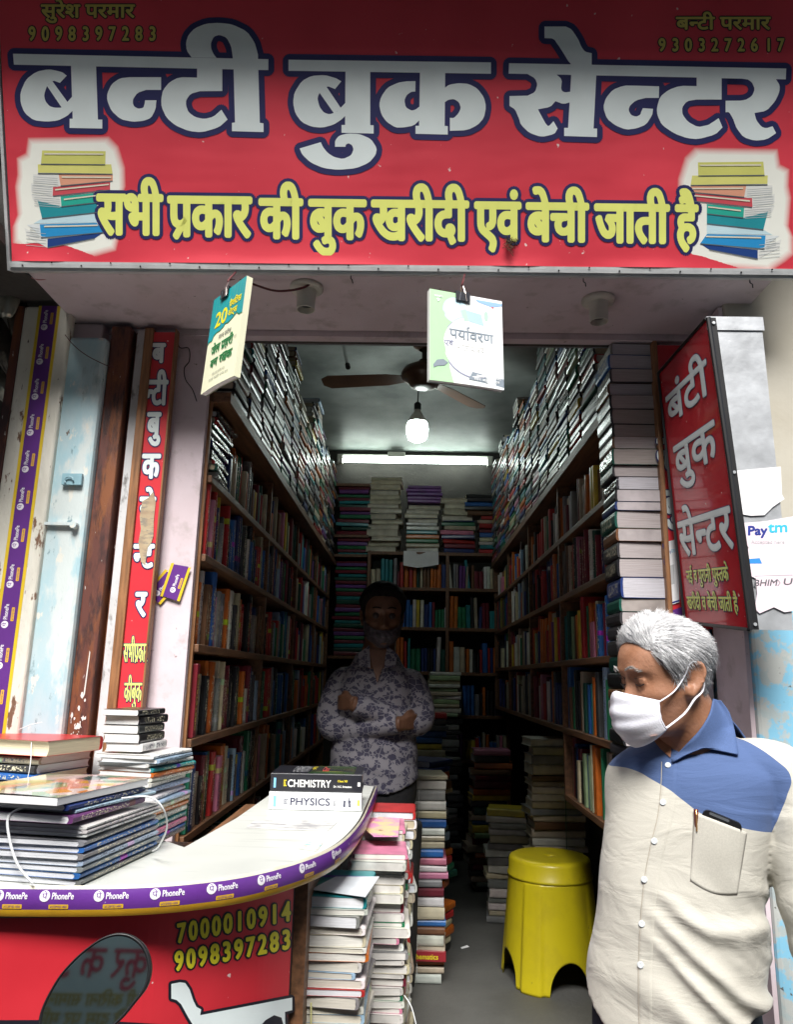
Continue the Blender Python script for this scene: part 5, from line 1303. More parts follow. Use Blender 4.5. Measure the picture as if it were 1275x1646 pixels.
part('blue_rule', MB().shape(poly([(1073, 970), (1093, 964), (1093, 966.5), (1073, 972.5)]), rm, .0032), M_pn, stk)
part('print_block', MB().shape(poly([(1075, 910), (1084, 907), (1085, 938), (1076, 941)]), rm, .0032), MATS['print_light_grey'], stk)
tag(MB().prism([(1070, 985), (1098, 975), (1099, 1010), (1072, 1020)], rm, .0004, .001).build('tape_scrap', MATS['purple_tape_smooth']), 'purple tape scrap at the foot of the right red board', 'tape')
# ---------------------------------------------------------------- stacks in front of the counter end and on the shop floor
FG = 'books stacked at the end of the counter'
stack(-.082, 1.835, .401, 1.095, 88, .235, .155, 'tall paper stack at the counter end', FG, cols=['teal', 'white', 'grey', 'white', 'cream', 'white', 'orange', 'white', 'pale blue', 'white', 'red', 'grey', 'white', 'pale blue', 'cream', 'white', 'orange', 'grey'], lv=.05, tmin=.007, tmax=.027, jx=.005, ja=2.6, pages=[(.66, .65, .60), (.60, .57, .48), (.68, .69, .72), (.58, .55, .48)], w=1.5, zvis=.80, soft=True)
stack(.0, 2.06, .401, 1.125, 90, .17, .145, 'pile behind the tall paper stack', FG, cols=['pink', 'white', 'grey', 'white', 'cream', 'white', 'maroon', 'white', 'green', 'white'], tmin=.007, tmax=.028, jx=.006, ja=3.2, pages=[(.64, .62, .58)], w=1., zvis=.80, soft=True)
stack(.0, 2.25, .401, 1.145, 90, .18, .145, 'pink topped pile beside the counter', FG, cols=['pink', 'beige', 'white', 'white', 'grey', 'cream', 'red', 'white', 'green', 'white'], tmin=.007, tmax=.028, jx=.006, ja=3.2, pages=[(.64, .62, .58)], w=1., zvis=.80, soft=True)
stack(.02, 2.45, .401, 1.165, 90, .16, .16, 'red topped pile by the shopkeeper', FG, cols=['red', 'white', 'beige', 'cream', 'white', 'grey'], tmin=.02, tmax=.04, jx=.006, ja=2.5, w=.7, zvis=.9)
# cover of the magazine lying loose on the tall stack
tag(MB().prism([(PZ(x, y, 1.104).x, PZ(x, y, 1.104).y) for x, y in ((500, 1424), (540, 1404), (610, 1404), (588, 1436))], fl2, 1.0962, 1.0975).build('loose_sheet', mat('glossy_sheet', (.62, .66, .70), .3, .15, 12)), 'white glossy sheet lying loose on the tall paper stack', 'paper sheet')
tag(MB().prism([(PZ(x, y, 1.13).x, PZ(x, y, 1.13).y) for x, y in ((585, 1345), (608, 1325), (643, 1328), (640, 1358), (600, 1358))], fl2, 1.149, 1.151).build('booklet', peel('comic_cover', (.58, .26, .46), [((.62, .50, .28), 9, .5, .05), ((.20, .10, .06), 20, .64, .03)], .35, 0)), 'pink picture booklet lying on the pile beside the counter', 'booklet')
MG = 'books in the pile on the shop floor'
stack(.078, 3.20, .401, 1.165, 2, .165, .2, 'floor pile left of the aisle', MG, cols=['cream', 'white', 'grey', 'white', 'cream', 'blue', 'white', 'beige', 'cream', 'blue', 'pink', 'white', 'pink', 'grey', 'maroon', 'white', 'cream', 'blue', 'brown', 'white', 'beige', 'orange', 'cream', 'white'], tmin=.02, tmax=.046, jx=.005, ja=3, pages=[(.62, .6, .55)], w=1.1)
stack(.15, 3.50, .401, 1.20, 60, .2, .18, 'ragged floor pile behind the lettered one', MG, tmin=.02, tmax=.05, jx=.015, ja=8, w=.3)
def flatletter(t, x0, x1, z0, z1, y, m):
    f = lambda x, yy, h: Vector((x, y-h, yy))
    g = MB(); fat(g, fitline(text_shape(t), x0, x1, z0, z1, False), f, .0006, .0006, n=6)
    return g
mtb = thing('text_book', 'red mathematics text book low in the floor pile left of the aisle', 'book', (.08, 3.195, .50))
part('spine', MB().box(-.003, .160, 3.178, 3.197, .488, .522), mat('spine_red', (.30, .02, .03), .3, .1), mtb)
part('lettering', flatletter('Mathematics', .008, .130, .496, .514, 3.1775, M_ty), M_ty, mtb)
DG = 'book piles in the dark of the shop'
stack(.69, 3.60, .401, 1.29, 4, .25, .17, 'tied pile behind the yellow stool', DG, cols=['white', 'cream', 'grey', 'cream', 'brown', 'beige', 'white'], tmin=.02, tmax=.05, jx=.006, ja=3, w=.5, pages=CR)
stack(.50, 3.95, .401, .92, -6, .2, .16, 'low pile left of the stool', DG, cols=['yellow']+['white', 'grey', 'white', 'cream', 'grey']*4, tmin=.02, tmax=.045, jx=.008, ja=4, w=.4)
stack(.48, 4.5, .401, 1.16, 5, .22, .16, 'brown pile deep in the aisle', DG, tmin=.02, tmax=.05, jx=.01, ja=5, w=.2)
stack(.10, 4.6, .401, 1.35, 5, .25, .18, 'dark pile deep in the aisle', DG, tmin=.02, tmax=.05, jx=.01, ja=5, w=.2)
stack(-.25, 4.3, .401, 1.5, 0, .3, .2, 'pile deep behind the counter', DG, tmin=.02, tmax=.05, jx=.01, ja=5, w=.1)
stack(.24, 5.2, 1.30, 1.60, 2, .22, .2, 'pale pile low on the back bookshelf', DG, cols=['white', 'pale green', 'cream'], tmin=.02, tmax=.04, jx=.01, ja=3, w=.2)
stack(.24, 5.2, .401, 1.295, 2, .24, .2, 'tall pile before the back bookshelf', DG, cols=['black', 'grey', 'charcoal'], tmin=.02, tmax=.05, jx=.01, ja=3, w=.2)
cord([(.05, 3.19, .42), (.045, 3.188, .8), (.05, 3.19, 1.15)], 'white string tied around the floor pile left of the aisle', .0012)
cord([(.72, 3.585, .42), (.715, 3.58, .8), (.72, 3.585, 1.27)], 'dark green cord tied around the tall pile behind the stool', .002).data.materials[0] = mat('green_cord', (.02, .10, .06), .6, .1)
cord([PY(650, 1600, 1.98), PY(662, 1620, 1.96), PY(672, 1660, 1.94)], 'loose white string end hanging beside the tall paper stack', .0012)
cord([PY(500, 1612, 1.712), PY(500, 1640, 1.71), PY(499, 1680, 1.71)], 'yellowish string tied around the tall paper stack', .002).data.materials[0] = mat('straw_string', (.50, .48, .22), .6, .1)
for x_, y_, a_, lab_ in ((.25, 3.6, 20, 'tiny white paper scrap on the floor deep in the aisle'),):
    T_ = Matrix.Translation((x_, y_, .401)) @ Matrix.Rotation(R(a_), 4, 'Z')
    tag(MB().add([T_ @ Vector(v_) for v_ in ((0, 0, 0), (.04, .005, .003), (.036, .02, .006), (.002, .016, .001))], [(0, 1, 2, 3)]).build('paper_scrap', MATS['white_paper']), lab_, 'paper scrap')
# small white paper shade on a stalk at the right shelf
p0, p1 = PY(836, 905, 4.4), PY(838, 868, 4.4)
pl = thing('paper_pinwheel', 'small white folded paper on a thin stalk in front of the right shelf', 'paper toy', p0)
part('stalk', MB().tube([p0, p1], .004, 6), M_white, pl)
part('folded_paper', MB().add([p1+Vector(q_) for q_ in ((-.05, -.02, -.01), (.055, -.03, .02), (.01, .0, .07), (.0, .05, .01))], [(0, 1, 2), (0, 2, 3), (1, 3, 2)]), MATS['white_paper'], pl)
# white cloth like paper hanging from the back shelf
p = MB().grid(lambda u, v: Vector((-.055+.26*u, 5.50-.03*v-.006*math.sin(u*9+v*4), 2.475-.13*v*(1-.35*abs(u-.4)))), 16, 8)
tag(p.build('loose_sheet', M_pap), 'creased white paper hanging from the top of the back bookshelf', 'paper sheet')
# lettered spines nearest the doorway on the left shelves
for t, ya, yb, z0, hh, col, tcol, cn in (('OBSTETRICS', 2.166, 2.194, 1.373, .205, (.20, .02, .03), MATS['print_gold'], 'maroon'), ('General Mathematics', 2.166, 2.192, 1.120, .19, (.012, .10, .06), M_tw, 'dark green'), ('Engineering', 2.195, 2.226, 1.120, .185, (.02, .05, .16), M_tw, 'dark blue')):
    B = thing('text_book', cn+' text book with lettered spine standing first by the left jamb' if cn != 'dark blue' else 'dark blue lettered text book standing second by the left jamb', 'book', (-.7, (ya+yb)/2, z0), 'lettered books on the left shelves')
    if cn == 'dark green': B['label'] = 'dark green text book with lettered spine by the left jamb, low shelf'
    bevel(part('cover', MB().box(-.76, -.6035, ya, yb, z0, z0+hh), mat('spine_'+cn.replace(' ', '_'), col, .35, .15, 30), B), .003)
    sh = fitline(text_shape(t), .02, hh-.03, 0, (yb-ya)*.42, False)
    g = MB(); fat(g, sh, lambda x, y, h: Vector((-.6032+h, yb-(yb-ya)*.28-y, z0+x)), .0004, .0002, n=6, dh=.00001); part('lettering', g, tcol, B)
# ---------------------------------------------------------------- motorcycle mirror at the lower left
mpx = [(155,640),(160,600),(172,560),(200,500),(250,420),(320,345),(390,290),(440,264),(490,253),(540,262),(585,295),(610,340),(620,395),(612,450),(590,495),(550,545),(505,600),(440,660),(370,710),(300,745),(230,755),(180,720),(158,680)]
YM = .95
mc = PY(380*q, 1400+480*q, YM)
rin = (mc-CAM).normalized()
target = Vector((-.95, -3.58, 2.35)); rout = (target-mc).normalized(); mn = (rout-rin).normalized()
mo = [PL(x*q, 1400+y*q, mc, mn) for x, y in mpx]
ux = Vector((1, 0, 0)); ux = (ux-mn*ux.dot(mn)).normalized(); uy = mn.cross(ux)
if uy.z < 0: uy = -uy
m2 = [((p_-mc).dot(ux), (p_-mc).dot(uy)) for p_ in mo]
m2 = [tuple(v)[:2] for v in smooth_path([(x, y, 0) for x, y in m2+[m2[0]]], 4)][:-1]
mf = lambda x, y, h: mc + ux*x + uy*y + mn*h
sc_ = lambda k: [(x*k, y*k) for x, y in m2]
mi = thing('rear_view_mirror', 'black rimmed motorcycle mirror in front of the red counter', 'mirror', mc)
hm = MB(); nm_ = len(m2)
rings = [(.93, .0005), (.955, .004), (.985, .004), (1.0, .0), (.99, -.010), (.9, -.022), (.6, -.034), (.2, -.038)]
vs = [mf(x*k, y*k, h) for k, h in rings for x, y in m2]
hm.add(vs, [(r_*nm_+i, r_*nm_+(i+1) % nm_, (r_+1)*nm_+(i+1) % nm_, (r_+1)*nm_+i) for r_ in range(len(rings)-1) for i in range(nm_)] + [tuple(range((len(rings)-1)*nm_, len(rings)*nm_))])
o = part('housing', hm, M_black, mi); o.data.polygons.foreach_set('use_smooth', [True]*len(o.data.polygons))
part('glass', MB().shape(poly(sc_(.945)), mf, .0012), mat('mirror_glass', (.55, .62, .60), .03, 0, metal=1), mi)
part('stem', MB().tube(smooth_path([mf(-.03, -.05, -.03), mf(-.05, -.09, -.05), mf(-.03, -.2, -.07), mf(.0, -.5, -.05)], 6), .006, 10), M_black, mi)
# the board across the street that the mirror shows
ob = thing('painted_board', 'pale painted board with red lettering on the house across the street', 'board', (target.x, -3.58, target.z-.7))
part('panel', MB().box(target.x-1.6, target.x+1.5, -3.58, -3.55, target.z-.75, target.z+.5), mat('board_grey_green', (.46, .54, .50), .7, .15, 2), ob)
of = lambda x, y, h: Vector((target.x-x, -3.545+h, target.z+y))
M_or = mat('board_red', (.45, .03, .06), .6, .1); M_oy = mat('board_olive', (.35, .28, .08), .6, .1)
for t, x0, x1, y0_, y1_, m in (("ठाकुर के 5.00", -.46, .46, .05, .21, M_or), ("सभी किराना सामान यहाँ", -.36, .40, -.10, -.04, M_oy), ("उचित दाम पर मिलता", -.36, .38, -.20, -.14, M_oy), ("एक बार पधारें", -.3, .3, -.30, -.24, M_oy)):
    g = MB(); fat(g, fitline(deva(t), x0, x1, y0_, y1_), of, .003, .001, n=8); part('lettering', g, m, ob)
# ---------------------------------------------------------------- neighbouring stall at the far left
nb_ = thing('neighbour_stall', 'dark neighbouring stall with an olive wall left of the taped post', 'stall', (-1.8, 2.2, 0))
M_ol = mat('olive_wall', (.20, .19, .09), .8, .2, 3)
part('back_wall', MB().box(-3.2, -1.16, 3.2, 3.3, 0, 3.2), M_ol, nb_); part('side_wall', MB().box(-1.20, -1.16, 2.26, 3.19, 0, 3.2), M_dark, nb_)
part('shading_awning', MB().box(-3.2, -1.062, 1.30, 3.2, 2.62, 2.66), M_dark, nb_)  # stall roof, its unseen front carried forward to shade the post top
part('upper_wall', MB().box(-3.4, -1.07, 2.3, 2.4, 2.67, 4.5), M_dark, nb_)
part('shelf', MB().box(-3.0, -1.13, 2.9, 3.19, 1.88, 1.93), M_dark, nb_)
part('goods', MB().box(-1.75, -1.55, 2.95, 3.15, 1.55, 1.86).box(-1.5, -1.3, 2.95, 3.15, 1.6, 1.86), mat('red_tin', (.4, .05, .03), .4, .3), nb_)
part('lamp_tube', MB().tube([PY(37, 650, 2.4), PY(30, 678, 2.4)], .008, 10), mat('lit_tube_small', (.9, .9, .9), .4, 0, emit=(1, 1, .95), es=5), nb_)
rr = random.Random(12); M_foil = mat('foil_pouch', (.10, .085, .07), .25, .5, 12, .4, 20, metal=.6); M_foil2 = mat('foil_pouch_bright', (.35, .34, .28), .22, .5, 12, .4, 20, metal=.6); M_foil3 = mat('foil_pouch_red', (.32, .05, .04), .3, .4, 12, .4, 20, metal=.3)
for k, (px, py, ln, lean, mm_, lab) in enumerate(((12, 470, .16, .1, M_foil2, 'silvery foil pouch highest in the dark neighbouring stall'), (34, 520, .20, .35, M_foil, 'dark foil pouch hanging nearest the taped post'),
      (8, 560, .2, .45, M_foil, 'dark foil pouch under the silvery one at the left edge'), (26, 590, .18, .5, M_foil3, 'reddish foil pouch in the dark neighbouring stall'), (6, 620, .16, .6, M_foil2, 'pale foil pouch lowest at the left edge'), (40, 610, .16, .25, M_foil, 'brown foil pouch lowest beside the taped post'))):
    p = PY(px, py, 2.0+.03*k)
    f = lambda u, v: p + Vector(((u-.5)*.075*math.sin(math.pi*(.12+.8*v))**.6 + (lean)*(0.5-v)*ln*-1, -.018*math.sin(math.pi*u)*math.sin(math.pi*v)+.004*math.sin(9*u+7*v), (.5-v)*ln))
    g = MB().grid(f, 9, 12); o = g.build('foil_pouch', mm_, smooth=True); o.modifiers.new('Solidify', 'SOLIDIFY').thickness = .004
    tag(o, lab, 'pouch', 'foil pouches hanging in the neighbouring stall')
# ---------------------------------------------------------------- link the books: the ones that show largest one by one, the far rest as one mass
def area(s):
    P = [proj(s['m'] @ Vector((x, y, z))) for x in (-.5, .5) for y in (0, 1) for z in (0, 1)]
    if min(p[2] for p in P) < .1: return 0
    xs = [min(1275, max(0, p[0])) for p in P]; ys = [min(1646, max(0, p[1])) for p in P]
    return (max(xs)-min(xs))*(max(ys)-min(ys))*s['w']
for s in SPECS: s['a'] = area(s) + (1e6 if s['force'] else 0)
SPECS.sort(key=lambda s: -s['a'])
NIND = 325
seen = {}
for s in SPECS[:NIND]:
    o = bpy.data.objects.new('book', (COVERW if s['wrap'] else COVER)[1 if s['soft'] else 0]); COL.objects.link(o)
    o.matrix_world = s['m']; o.color = (*s['c'], 1)
    o['label'] = s['label']; o['category'] = 'book'; o['group'] = s['group']
    p = bpy.data.objects.new('page_block', PAGES[1 if s['soft'] else 0]); COL.objects.link(p); p.parent = o; p.color = (*s['page'], 1)
rest = MB(); cols = []
for s in SPECS[NIND:]:
    for me, col, k in ((COVER[1 if s['soft'] else 0], s['c'], 0), (PAGES[1 if s['soft'] else 0], s['page'], 1)):
        rest.add([s['m'] @ v.co for v in me.vertices], [tuple(p.vertices) for p in me.polygons], k)
        cols += [col]*len(me.polygons)
o = rest.build('book_mass', [M_cover_s, M_cover_s]); o['kind'] = 'stuff'
at = o.data.color_attributes.new('Col', 'FLOAT_COLOR', 'CORNER')
buf = []
for pl in o.data.polygons: buf += [(*cols[pl.index], 1)]*pl.loop_total
at.data.foreach_set('color', [x for q in buf for x in q])
print('books', len(SPECS))
# ---------------------------------------------------------------- people
M_skin = mat('brown_skin', (.33, .165, .10), .52, .16, 26, .12, 180, spec=.4, var2=(.29, .13, .068))
def _sss(m, w=.08):
    nt, b = nodes(m); b.inputs['Subsurface Weight'].default_value = w; b.inputs['Subsurface Radius'].default_value = (.012, .005, .003); b.inputs['Subsurface Scale'].default_value = .5
_sss(M_skin)
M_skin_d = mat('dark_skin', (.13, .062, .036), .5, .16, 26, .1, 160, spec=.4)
def head_fn(M, jaw=1.0):
    prof = [(-.118, .050, .000, .020), (-.112, .072, .018, .036), (-.098, .086, .030, .047), (-.078, .090, .040, .055), (-.055, .090, .052, .062), (-.03, .089, .070, .068), (0, .087, .086, .072),
            (.028, .093, .095, .075), (.055, .089, .098, .075), (.08, .074, .088, .066), (.1, .050, .064, .047), (.112, .026, .035, .026), (.117, .002, .003, .003)]
    def fn(u, v):
        z = -.118+.235*v; fr_, bk, hw = spl(prof, z); a = 2*math.pi*u; c, s_ = math.cos(a), math.sin(a)
        e = .88
        x = (fr_ if c > 0 else bk)*math.copysign(abs(c)**e, c); y = hw*math.copysign(abs(s_)**e, s_)
        if c > 0:
            g = lambda q, w: math.exp(-(q/w)**2)
            ay = abs(y)
            nz = spl([(-.062, 0), (-.052, .006), (-.043, .021), (-.036, .0245), (-.02, .0165), (0, .008), (.015, .004), (.03, 0)], z)[0]
            x += nz*g(y, .0105 + .004*g(z+.042, .012)) + .008*g(z+.045, .008)*g(ay-.014, .006)
            x += .006*g(z-.024, .009)*g(ay-.027, .018) - .012*g(z-.002, .0125)*g(ay-.031, .016)
            x += .004*g(z+.073, .006)*g(y, .022) + .004*g(z+.085, .006)*g(y, .018) - .003*g(z+.079, .003)*g(y, .024) + .004*g(z+.105, .01)*g(y, .02)
            k = .004*g(z+.028, .018)*g(ay-.052, .02); x += k; y += math.copysign(k, y)
        return M @ Vector((x, y, z))
    return fn
def add_head(mb, M, neck_to, nr=.056):
    fn = head_fn(M)
    mb.grid(fn, 96, 80, 0, True)
    mb.add([fn(i/96, 0) for i in range(96)], [tuple(reversed(range(96)))]); mb.add([fn(i/96, 1) for i in range(96)], [tuple(range(96))])
    a = M @ Vector((-.012, 0, -.03)); b = Vector(neck_to)
    mb.tube([a, a.lerp(b, .35), a.lerp(b, .7), b, b+Vector((0, 0, -.06))], [nr*.95, nr, nr*1.02, nr*1.12, nr*1.35], 24)
    for s in (1, -1):
        c0 = Vector((-.012, s*.073, -.008))
        ez, ex = Vector((-.22, s*.05, 1)).normalized(), Vector((1, s*-.38, .1)).normalized()
        L_ = lambda x, z: M @ (c0 + ex*x + ez*z)
        hel = smooth_path([(.012, 0, .004), (.014, 0, .022), (.004, 0, .033), (-.012, 0, .033), (-.020, 0, .020), (-.019, 0, .002), (-.011, 0, -.014), (.0, 0, -.029), (.009, 0, -.026), (.010, 0, -.012)], 5)
        mb.tube([L_(p.x, p.z) + (M.to_3x3() @ Vector((-.0, s*.006, 0))) for p in hel], [.0042]*14 + [.0046]*(len(hel)-24) + [.0062]*10, 8)
        nrm = M.to_3x3() @ Vector((0, s, 0))
        pl_ = [(p.x, p.z) for p in hel]
        mb.prism(pl_, lambda x, y, h: L_(x, y) + nrm*h, -.012, .0015)
        cc = M @ Vector((.074, s*.031, .001))
        for_ = M.to_3x3() @ Vector((1, 0, 0))
        mb.lathe([(.0001, -.0125), (.008, -.0098), (.0125, 0), (.008, .0098), (.0001, .0125)], 14, T=Matrix.Translation(cc) @ M.to_3x3().to_4x4())
def hand(mb, wrist, d, nrm, side, curl=.5, k=1.0):
    """palm and five fingers; d along the hand, nrm out of the back of the hand, side: thumb side vector"""
    d, nrm, side = Vector(d).normalized(), Vector(nrm).normalized(), Vector(side).normalized()
    P = lambda a, b, c: Vector(wrist) + d*a*k + side*b*k + nrm*c*k
    mb.tube([P(-.03, 0, 0), P(.0, 0, 0), P(.03, .0, 0), P(.07, 0, 0), P(.09, 0, -.002)], [(.024*k, .019*k), (.027*k, .017*k), (.038*k, .015*k), (.040*k, .014*k), (.036*k, .011*k)], 14) if False else None
    for j, b in enumerate((.028, .0095, -.0095, -.028)):
        ln = (.072, .082, .076, .060)[j]; pts = [P(-.01, b*.6, 0), P(.045, b, 0), P(.088, b*1.05, 0)]; a = 0; q = pts[-1]
        for seg in (.42, .33, .25):
            a += curl*(.9 if seg > .4 else 1.1); q = q + (d*math.cos(a) - nrm*math.sin(a))*ln*seg*k; pts.append(q)
        mb.tube(pts, [.015*k, .0145*k, .0105*k, .0092*k, .0085*k, .0068*k], 10)
    t0 = P(.012, .022, -.004); t1_ = P(.045, .052, -.012); t2_ = P(.075, .056, -.022); t3_ = P(.095, .048, -.03)
    mb.tube([t0, t1_, t2_, t3_], [.015*k, .0125*k, .0105*k, .008*k], 10)
def limb(mb, pts, rs, n=20, m=0, seg=6):
    q = smooth_path(pts, seg); k = len(pts)-1; rr_ = []
    for i in range(len(q)):
        t = i/seg; j = min(int(t), k-1); f = t-j; f = f*f*(3-2*f); rr_.append(rs[j]+(rs[j+1]-rs[j])*f)
    mb.tube(q, rr_, n, m)
def noise3(p, s): return noise.noise(Vector(p)*s)

# ------------------------------------------------ the customer on the street
f0 = Vector((-.5, -.866, 0)); l0 = Vector((.866, -.5, 0))
cu = thing('person', 'grey haired man in a white mask and a blue and cream shirt', 'person', (.5, 1.52, 0))
hd_c = Vector((.500, 1.50, 1.563)); ya = R(16)
hf = Vector((-math.cos(ya), -math.sin(ya), 0)); hl = Vector((0, 0, 1)).cross(hf)
pt = R(9); hfx = (hf*math.cos(pt) - Vector((0, 0, 1))*math.sin(pt)); hu = hfx.cross(hl)
HM = Matrix(((hfx.x, hl.x, hu.x, hd_c.x), (hfx.y, hl.y, hu.y, hd_c.y), (hfx.z, hl.z, hu.z, hd_c.z), (0, 0, 0, 1))) @ Matrix.Scale(.92, 4)
nk = Vector((.568, 1.535, 1.43))
sk = MB(); add_head(sk, HM, nk, .060)
trow = [(.80, .505, .150, .120), (.93, .500, .164, .134), (1.0, .504, .158, .133), (1.085, .513, .152, .130), (1.16, .524, .148, .125), (1.27, .542, .154, .117), (1.345, .556, .166, .108), (1.385, .565, .166, .100), (1.415, .572, .140, .085), (1.435, .575, .105, .074), (1.45, .577, .070, .066)]
TY = 1.55
def torso_pt(a, z, off=0):
    cx, aw, bw = spl(trow, z); c, s_ = math.cos(a), math.sin(a); e = .85
    x = (bw+off)*math.copysign(abs(c)**e, c); y = (aw+off)*math.copysign(abs(s_)**e, s_)
    if c < 0: x *= .85
    return Vector((cx, TY, z)) + f0*x + l0*y
# body under the clothes: trunk, arms, legs
sk.grid(lambda u, v: torso_pt(2*math.pi*u, .82+.62*v, -.014), 40, 24, 0, True)
SHL, SHR = Vector((.700, 1.475, 1.385)), Vector((.475, 1.615, 1.385))
EL, WL = Vector((.722, 1.455, 1.115)), Vector((.742, 1.33, .90))
ER, WR = Vector((.475, 1.70, 1.12)), Vector((.47, 1.66, .88))
limb(sk, [SHL+Vector((-.05, .03, -.02)), SHL+Vector((0, 0, -.025)), EL, WL], [.035, .035, .036, .026]); limb(sk, [SHR+Vector((.05, -.03, -.03)), SHR+Vector((0, 0, -.03)), ER, WR], [.03, .03, .03, .026])
hand(sk, WL, (WL-EL), (.9, -.3, .2), (-.3, -.9, .2), .35); hand(sk, WR, (WR-ER), (-.9, .3, 0), (-.3, -.9, 0), .35)
for s in (1, -1):
    hip = Vector((.493, TY, .86)) + l0*(s*.085); kn = hip*1; kn.z = .47; kn += f0*.02; an = hip*1; an.z = .075
    limb(sk, [hip, kn, an], [.085, .055, .042]); limb(sk, [an+Vector((0, 0, .0)), an+f0*.1+Vector((0, 0, -.035)), an+f0*.17+Vector((0, 0, -.045))], [.04, .035, .022])
for q_ in (0,):
    pass
body = remesh(sk.build('body', M_skin), .0042, 3); body.parent = cu; body.matrix_parent_inverse = cu.matrix_basis.inverted()
# shirt
fc_ = [PY(x, y, 1.44) for x, y in ((960, 1275), (985, 1262), (1005, 1250), (1025, 1244), (1045, 1248), (1063, 1259), (1085, 1273), (1105, 1290), (1130, 1309), (1170, 1323), (1205, 1331), (1235, 1336))]
sc_px = [PY(x, y, 1.45) for x, y in ((1172, 1150), (1187, 1172), (1215, 1196), (1240, 1220), (1256, 1242), (1250, 1275), (1240, 1310), (1230, 1345))]
def curve_node(nt, pts, lo, hi, ylo, yhi, src):
    mr = nt.nodes.new('ShaderNodeMapRange'); mr.inputs[1].default_value = lo; mr.inputs[2].default_value = hi; nt.links.new(src, mr.inputs[0])
    fcn = nt.nodes.new('ShaderNodeFloatCurve'); c_ = fcn.mapping.curves[0]
    pts = sorted(((x-lo)/(hi-lo), (y-ylo)/(yhi-ylo)) for x, y in pts)
    c_.points[0].location = pts[0]; c_.points[1].location = pts[-1]
    for p in pts[1:-1]: c_.points.new(*p)
    fcn.mapping.update(); nt.links.new(mr.outputs[0], fcn.inputs['Value'])
    m2_ = nt.nodes.new('ShaderNodeMapRange'); m2_.inputs[3].default_value = ylo; m2_.inputs[4].default_value = yhi; nt.links.new(fcn.outputs[0], m2_.inputs[0])
    return m2_.outputs[0]
M_sh = bpy.data.materials.new('two_tone_cotton'); M_sh.use_nodes = True
def _shirt():
    nt, b = nodes(M_sh); geo = nt.nodes.new('ShaderNodeTexCoord'); sp = nt.nodes.new('ShaderNodeSeparateXYZ'); nt.links.new(geo.outputs['Object'], sp.inputs[0])
    zb_ = curve_node(nt, [(p.x, p.z) for p in fc_], .3, .8, 1.2, 1.5, sp.outputs[0])
    xs_ = curve_node(nt, [(p.z, p.x) for p in sc_px], 1.2, 1.55, .5, .8, sp.outputs[2])
    def m_(op, a, c_):
        n = nt.nodes.new('ShaderNodeMath'); n.operation = op
        for k, x in enumerate((a, c_)):
            if isinstance(x, (int, float)): n.inputs[k].default_value = x
            else: nt.links.new(x, n.inputs[k])
        return n.outputs[0]
    f = m_('MULTIPLY', m_('MULTIPLY', m_('GREATER_THAN', sp.outputs[2], zb_), m_('LESS_THAN', sp.outputs[0], xs_)), m_('LESS_THAN', sp.outputs[1], 1.66))
    mx = nt.nodes.new('ShaderNodeMix'); mx.data_type = 'RGBA'; mx.inputs[6].default_value = (.52, .50, .435, 1); mx.inputs[7].default_value = (.072, .118, .255, 1)
    nt.links.new(f, mx.inputs[0])
    n = nt.nodes.new('ShaderNodeTexNoise'); n.inputs['Scale'].default_value = 700; n.inputs['Detail'].default_value = 1; nt.links.new(geo.outputs['Object'], n.inputs['Vector'])
    hs = nt.nodes.new('ShaderNodeHueSaturation'); mr = nt.nodes.new('ShaderNodeMapRange'); mr.inputs[3].default_value = .9; mr.inputs[4].default_value = 1.08; nt.links.new(n.outputs[0], mr.inputs[0])
    nt.links.new(mr.outputs[0], hs.inputs['Value']); nt.links.new(mx.outputs[2], hs.inputs['Color']); nt.links.new(hs.outputs[0], b.inputs['Base Color'])
    bp = nt.nodes.new('ShaderNodeBump'); bp.inputs['Strength'].default_value = .15; bp.inputs['Distance'].default_value = .001; nt.links.new(n.outputs[0], bp.inputs['Height'])
    mp = nt.nodes.new('ShaderNodeMapping'); mp.inputs['Rotation'].default_value = (0, R(-42), 0); mp.inputs['Scale'].default_value = (7, 12, 24); nt.links.new(geo.outputs['Object'], mp.inputs[0])
    cz = nt.nodes.new('ShaderNodeTexNoise'); cz.inputs['Scale'].default_value = 1.0; cz.inputs['Detail'].default_value = 4; cz.inputs['Distortion'].default_value = .8; nt.links.new(mp.outputs[0], cz.inputs['Vector'])
    b2_ = nt.nodes.new('ShaderNodeBump'); b2_.inputs['Strength'].default_value = .38; b2_.inputs['Distance'].default_value = .012; nt.links.new(cz.outputs[0], b2_.inputs['Height']); nt.links.new(bp.outputs[0], b2_.inputs['Normal']); nt.links.new(b2_.outputs[0], b.inputs['Normal'])
    b.inputs['Roughness'].default_value = .8; b.inputs['Sheen Weight'].default_value = .15; b.inputs['Specular IOR Level'].default_value = .25
_shirt()
def fold(p):
    """cloth folds on the front: slanting pulls from the pocket down to the right, soft hanging folds elsewhere"""
    x, z = p.x, p.z
    k = max(0, min(1, (1.235-z)/.10))*max(0, min(1, (x-.40)/.10))
    n1 = noise.noise(Vector((x*7, z*7, 3)))
    w = (x*.62+z*.78)/.062 + n1*1.1
    r_ = abs(math.sin(math.pi*w))
    d = k*(.012*(.5+.5*math.cos(2*math.pi*w))**1.4 - .003 + .004*noise.noise(Vector(((x*.62+z*.78)*60, (x-z)*9, 2))))
    k2 = max(0, min(1, (1.30-z)/.1))*(1-k)
    d += k2*.006*noise.noise(Vector((x*16, z*5, 7))) + .006*noise.noise(Vector((x*11, z*8, 1)))*max(0, min(1, (1.37-z)/.1))
    k3 = math.exp(-((z-1.02)/.05)**2)*max(0, 1-abs(x-.42)/.1); d += k3*.004*math.sin(60*(z+.35*x))
    return d
def hem(a): return .930 + .085*(math.sin(a)**2) + .006*math.sin(3*a)
st_ = MB()
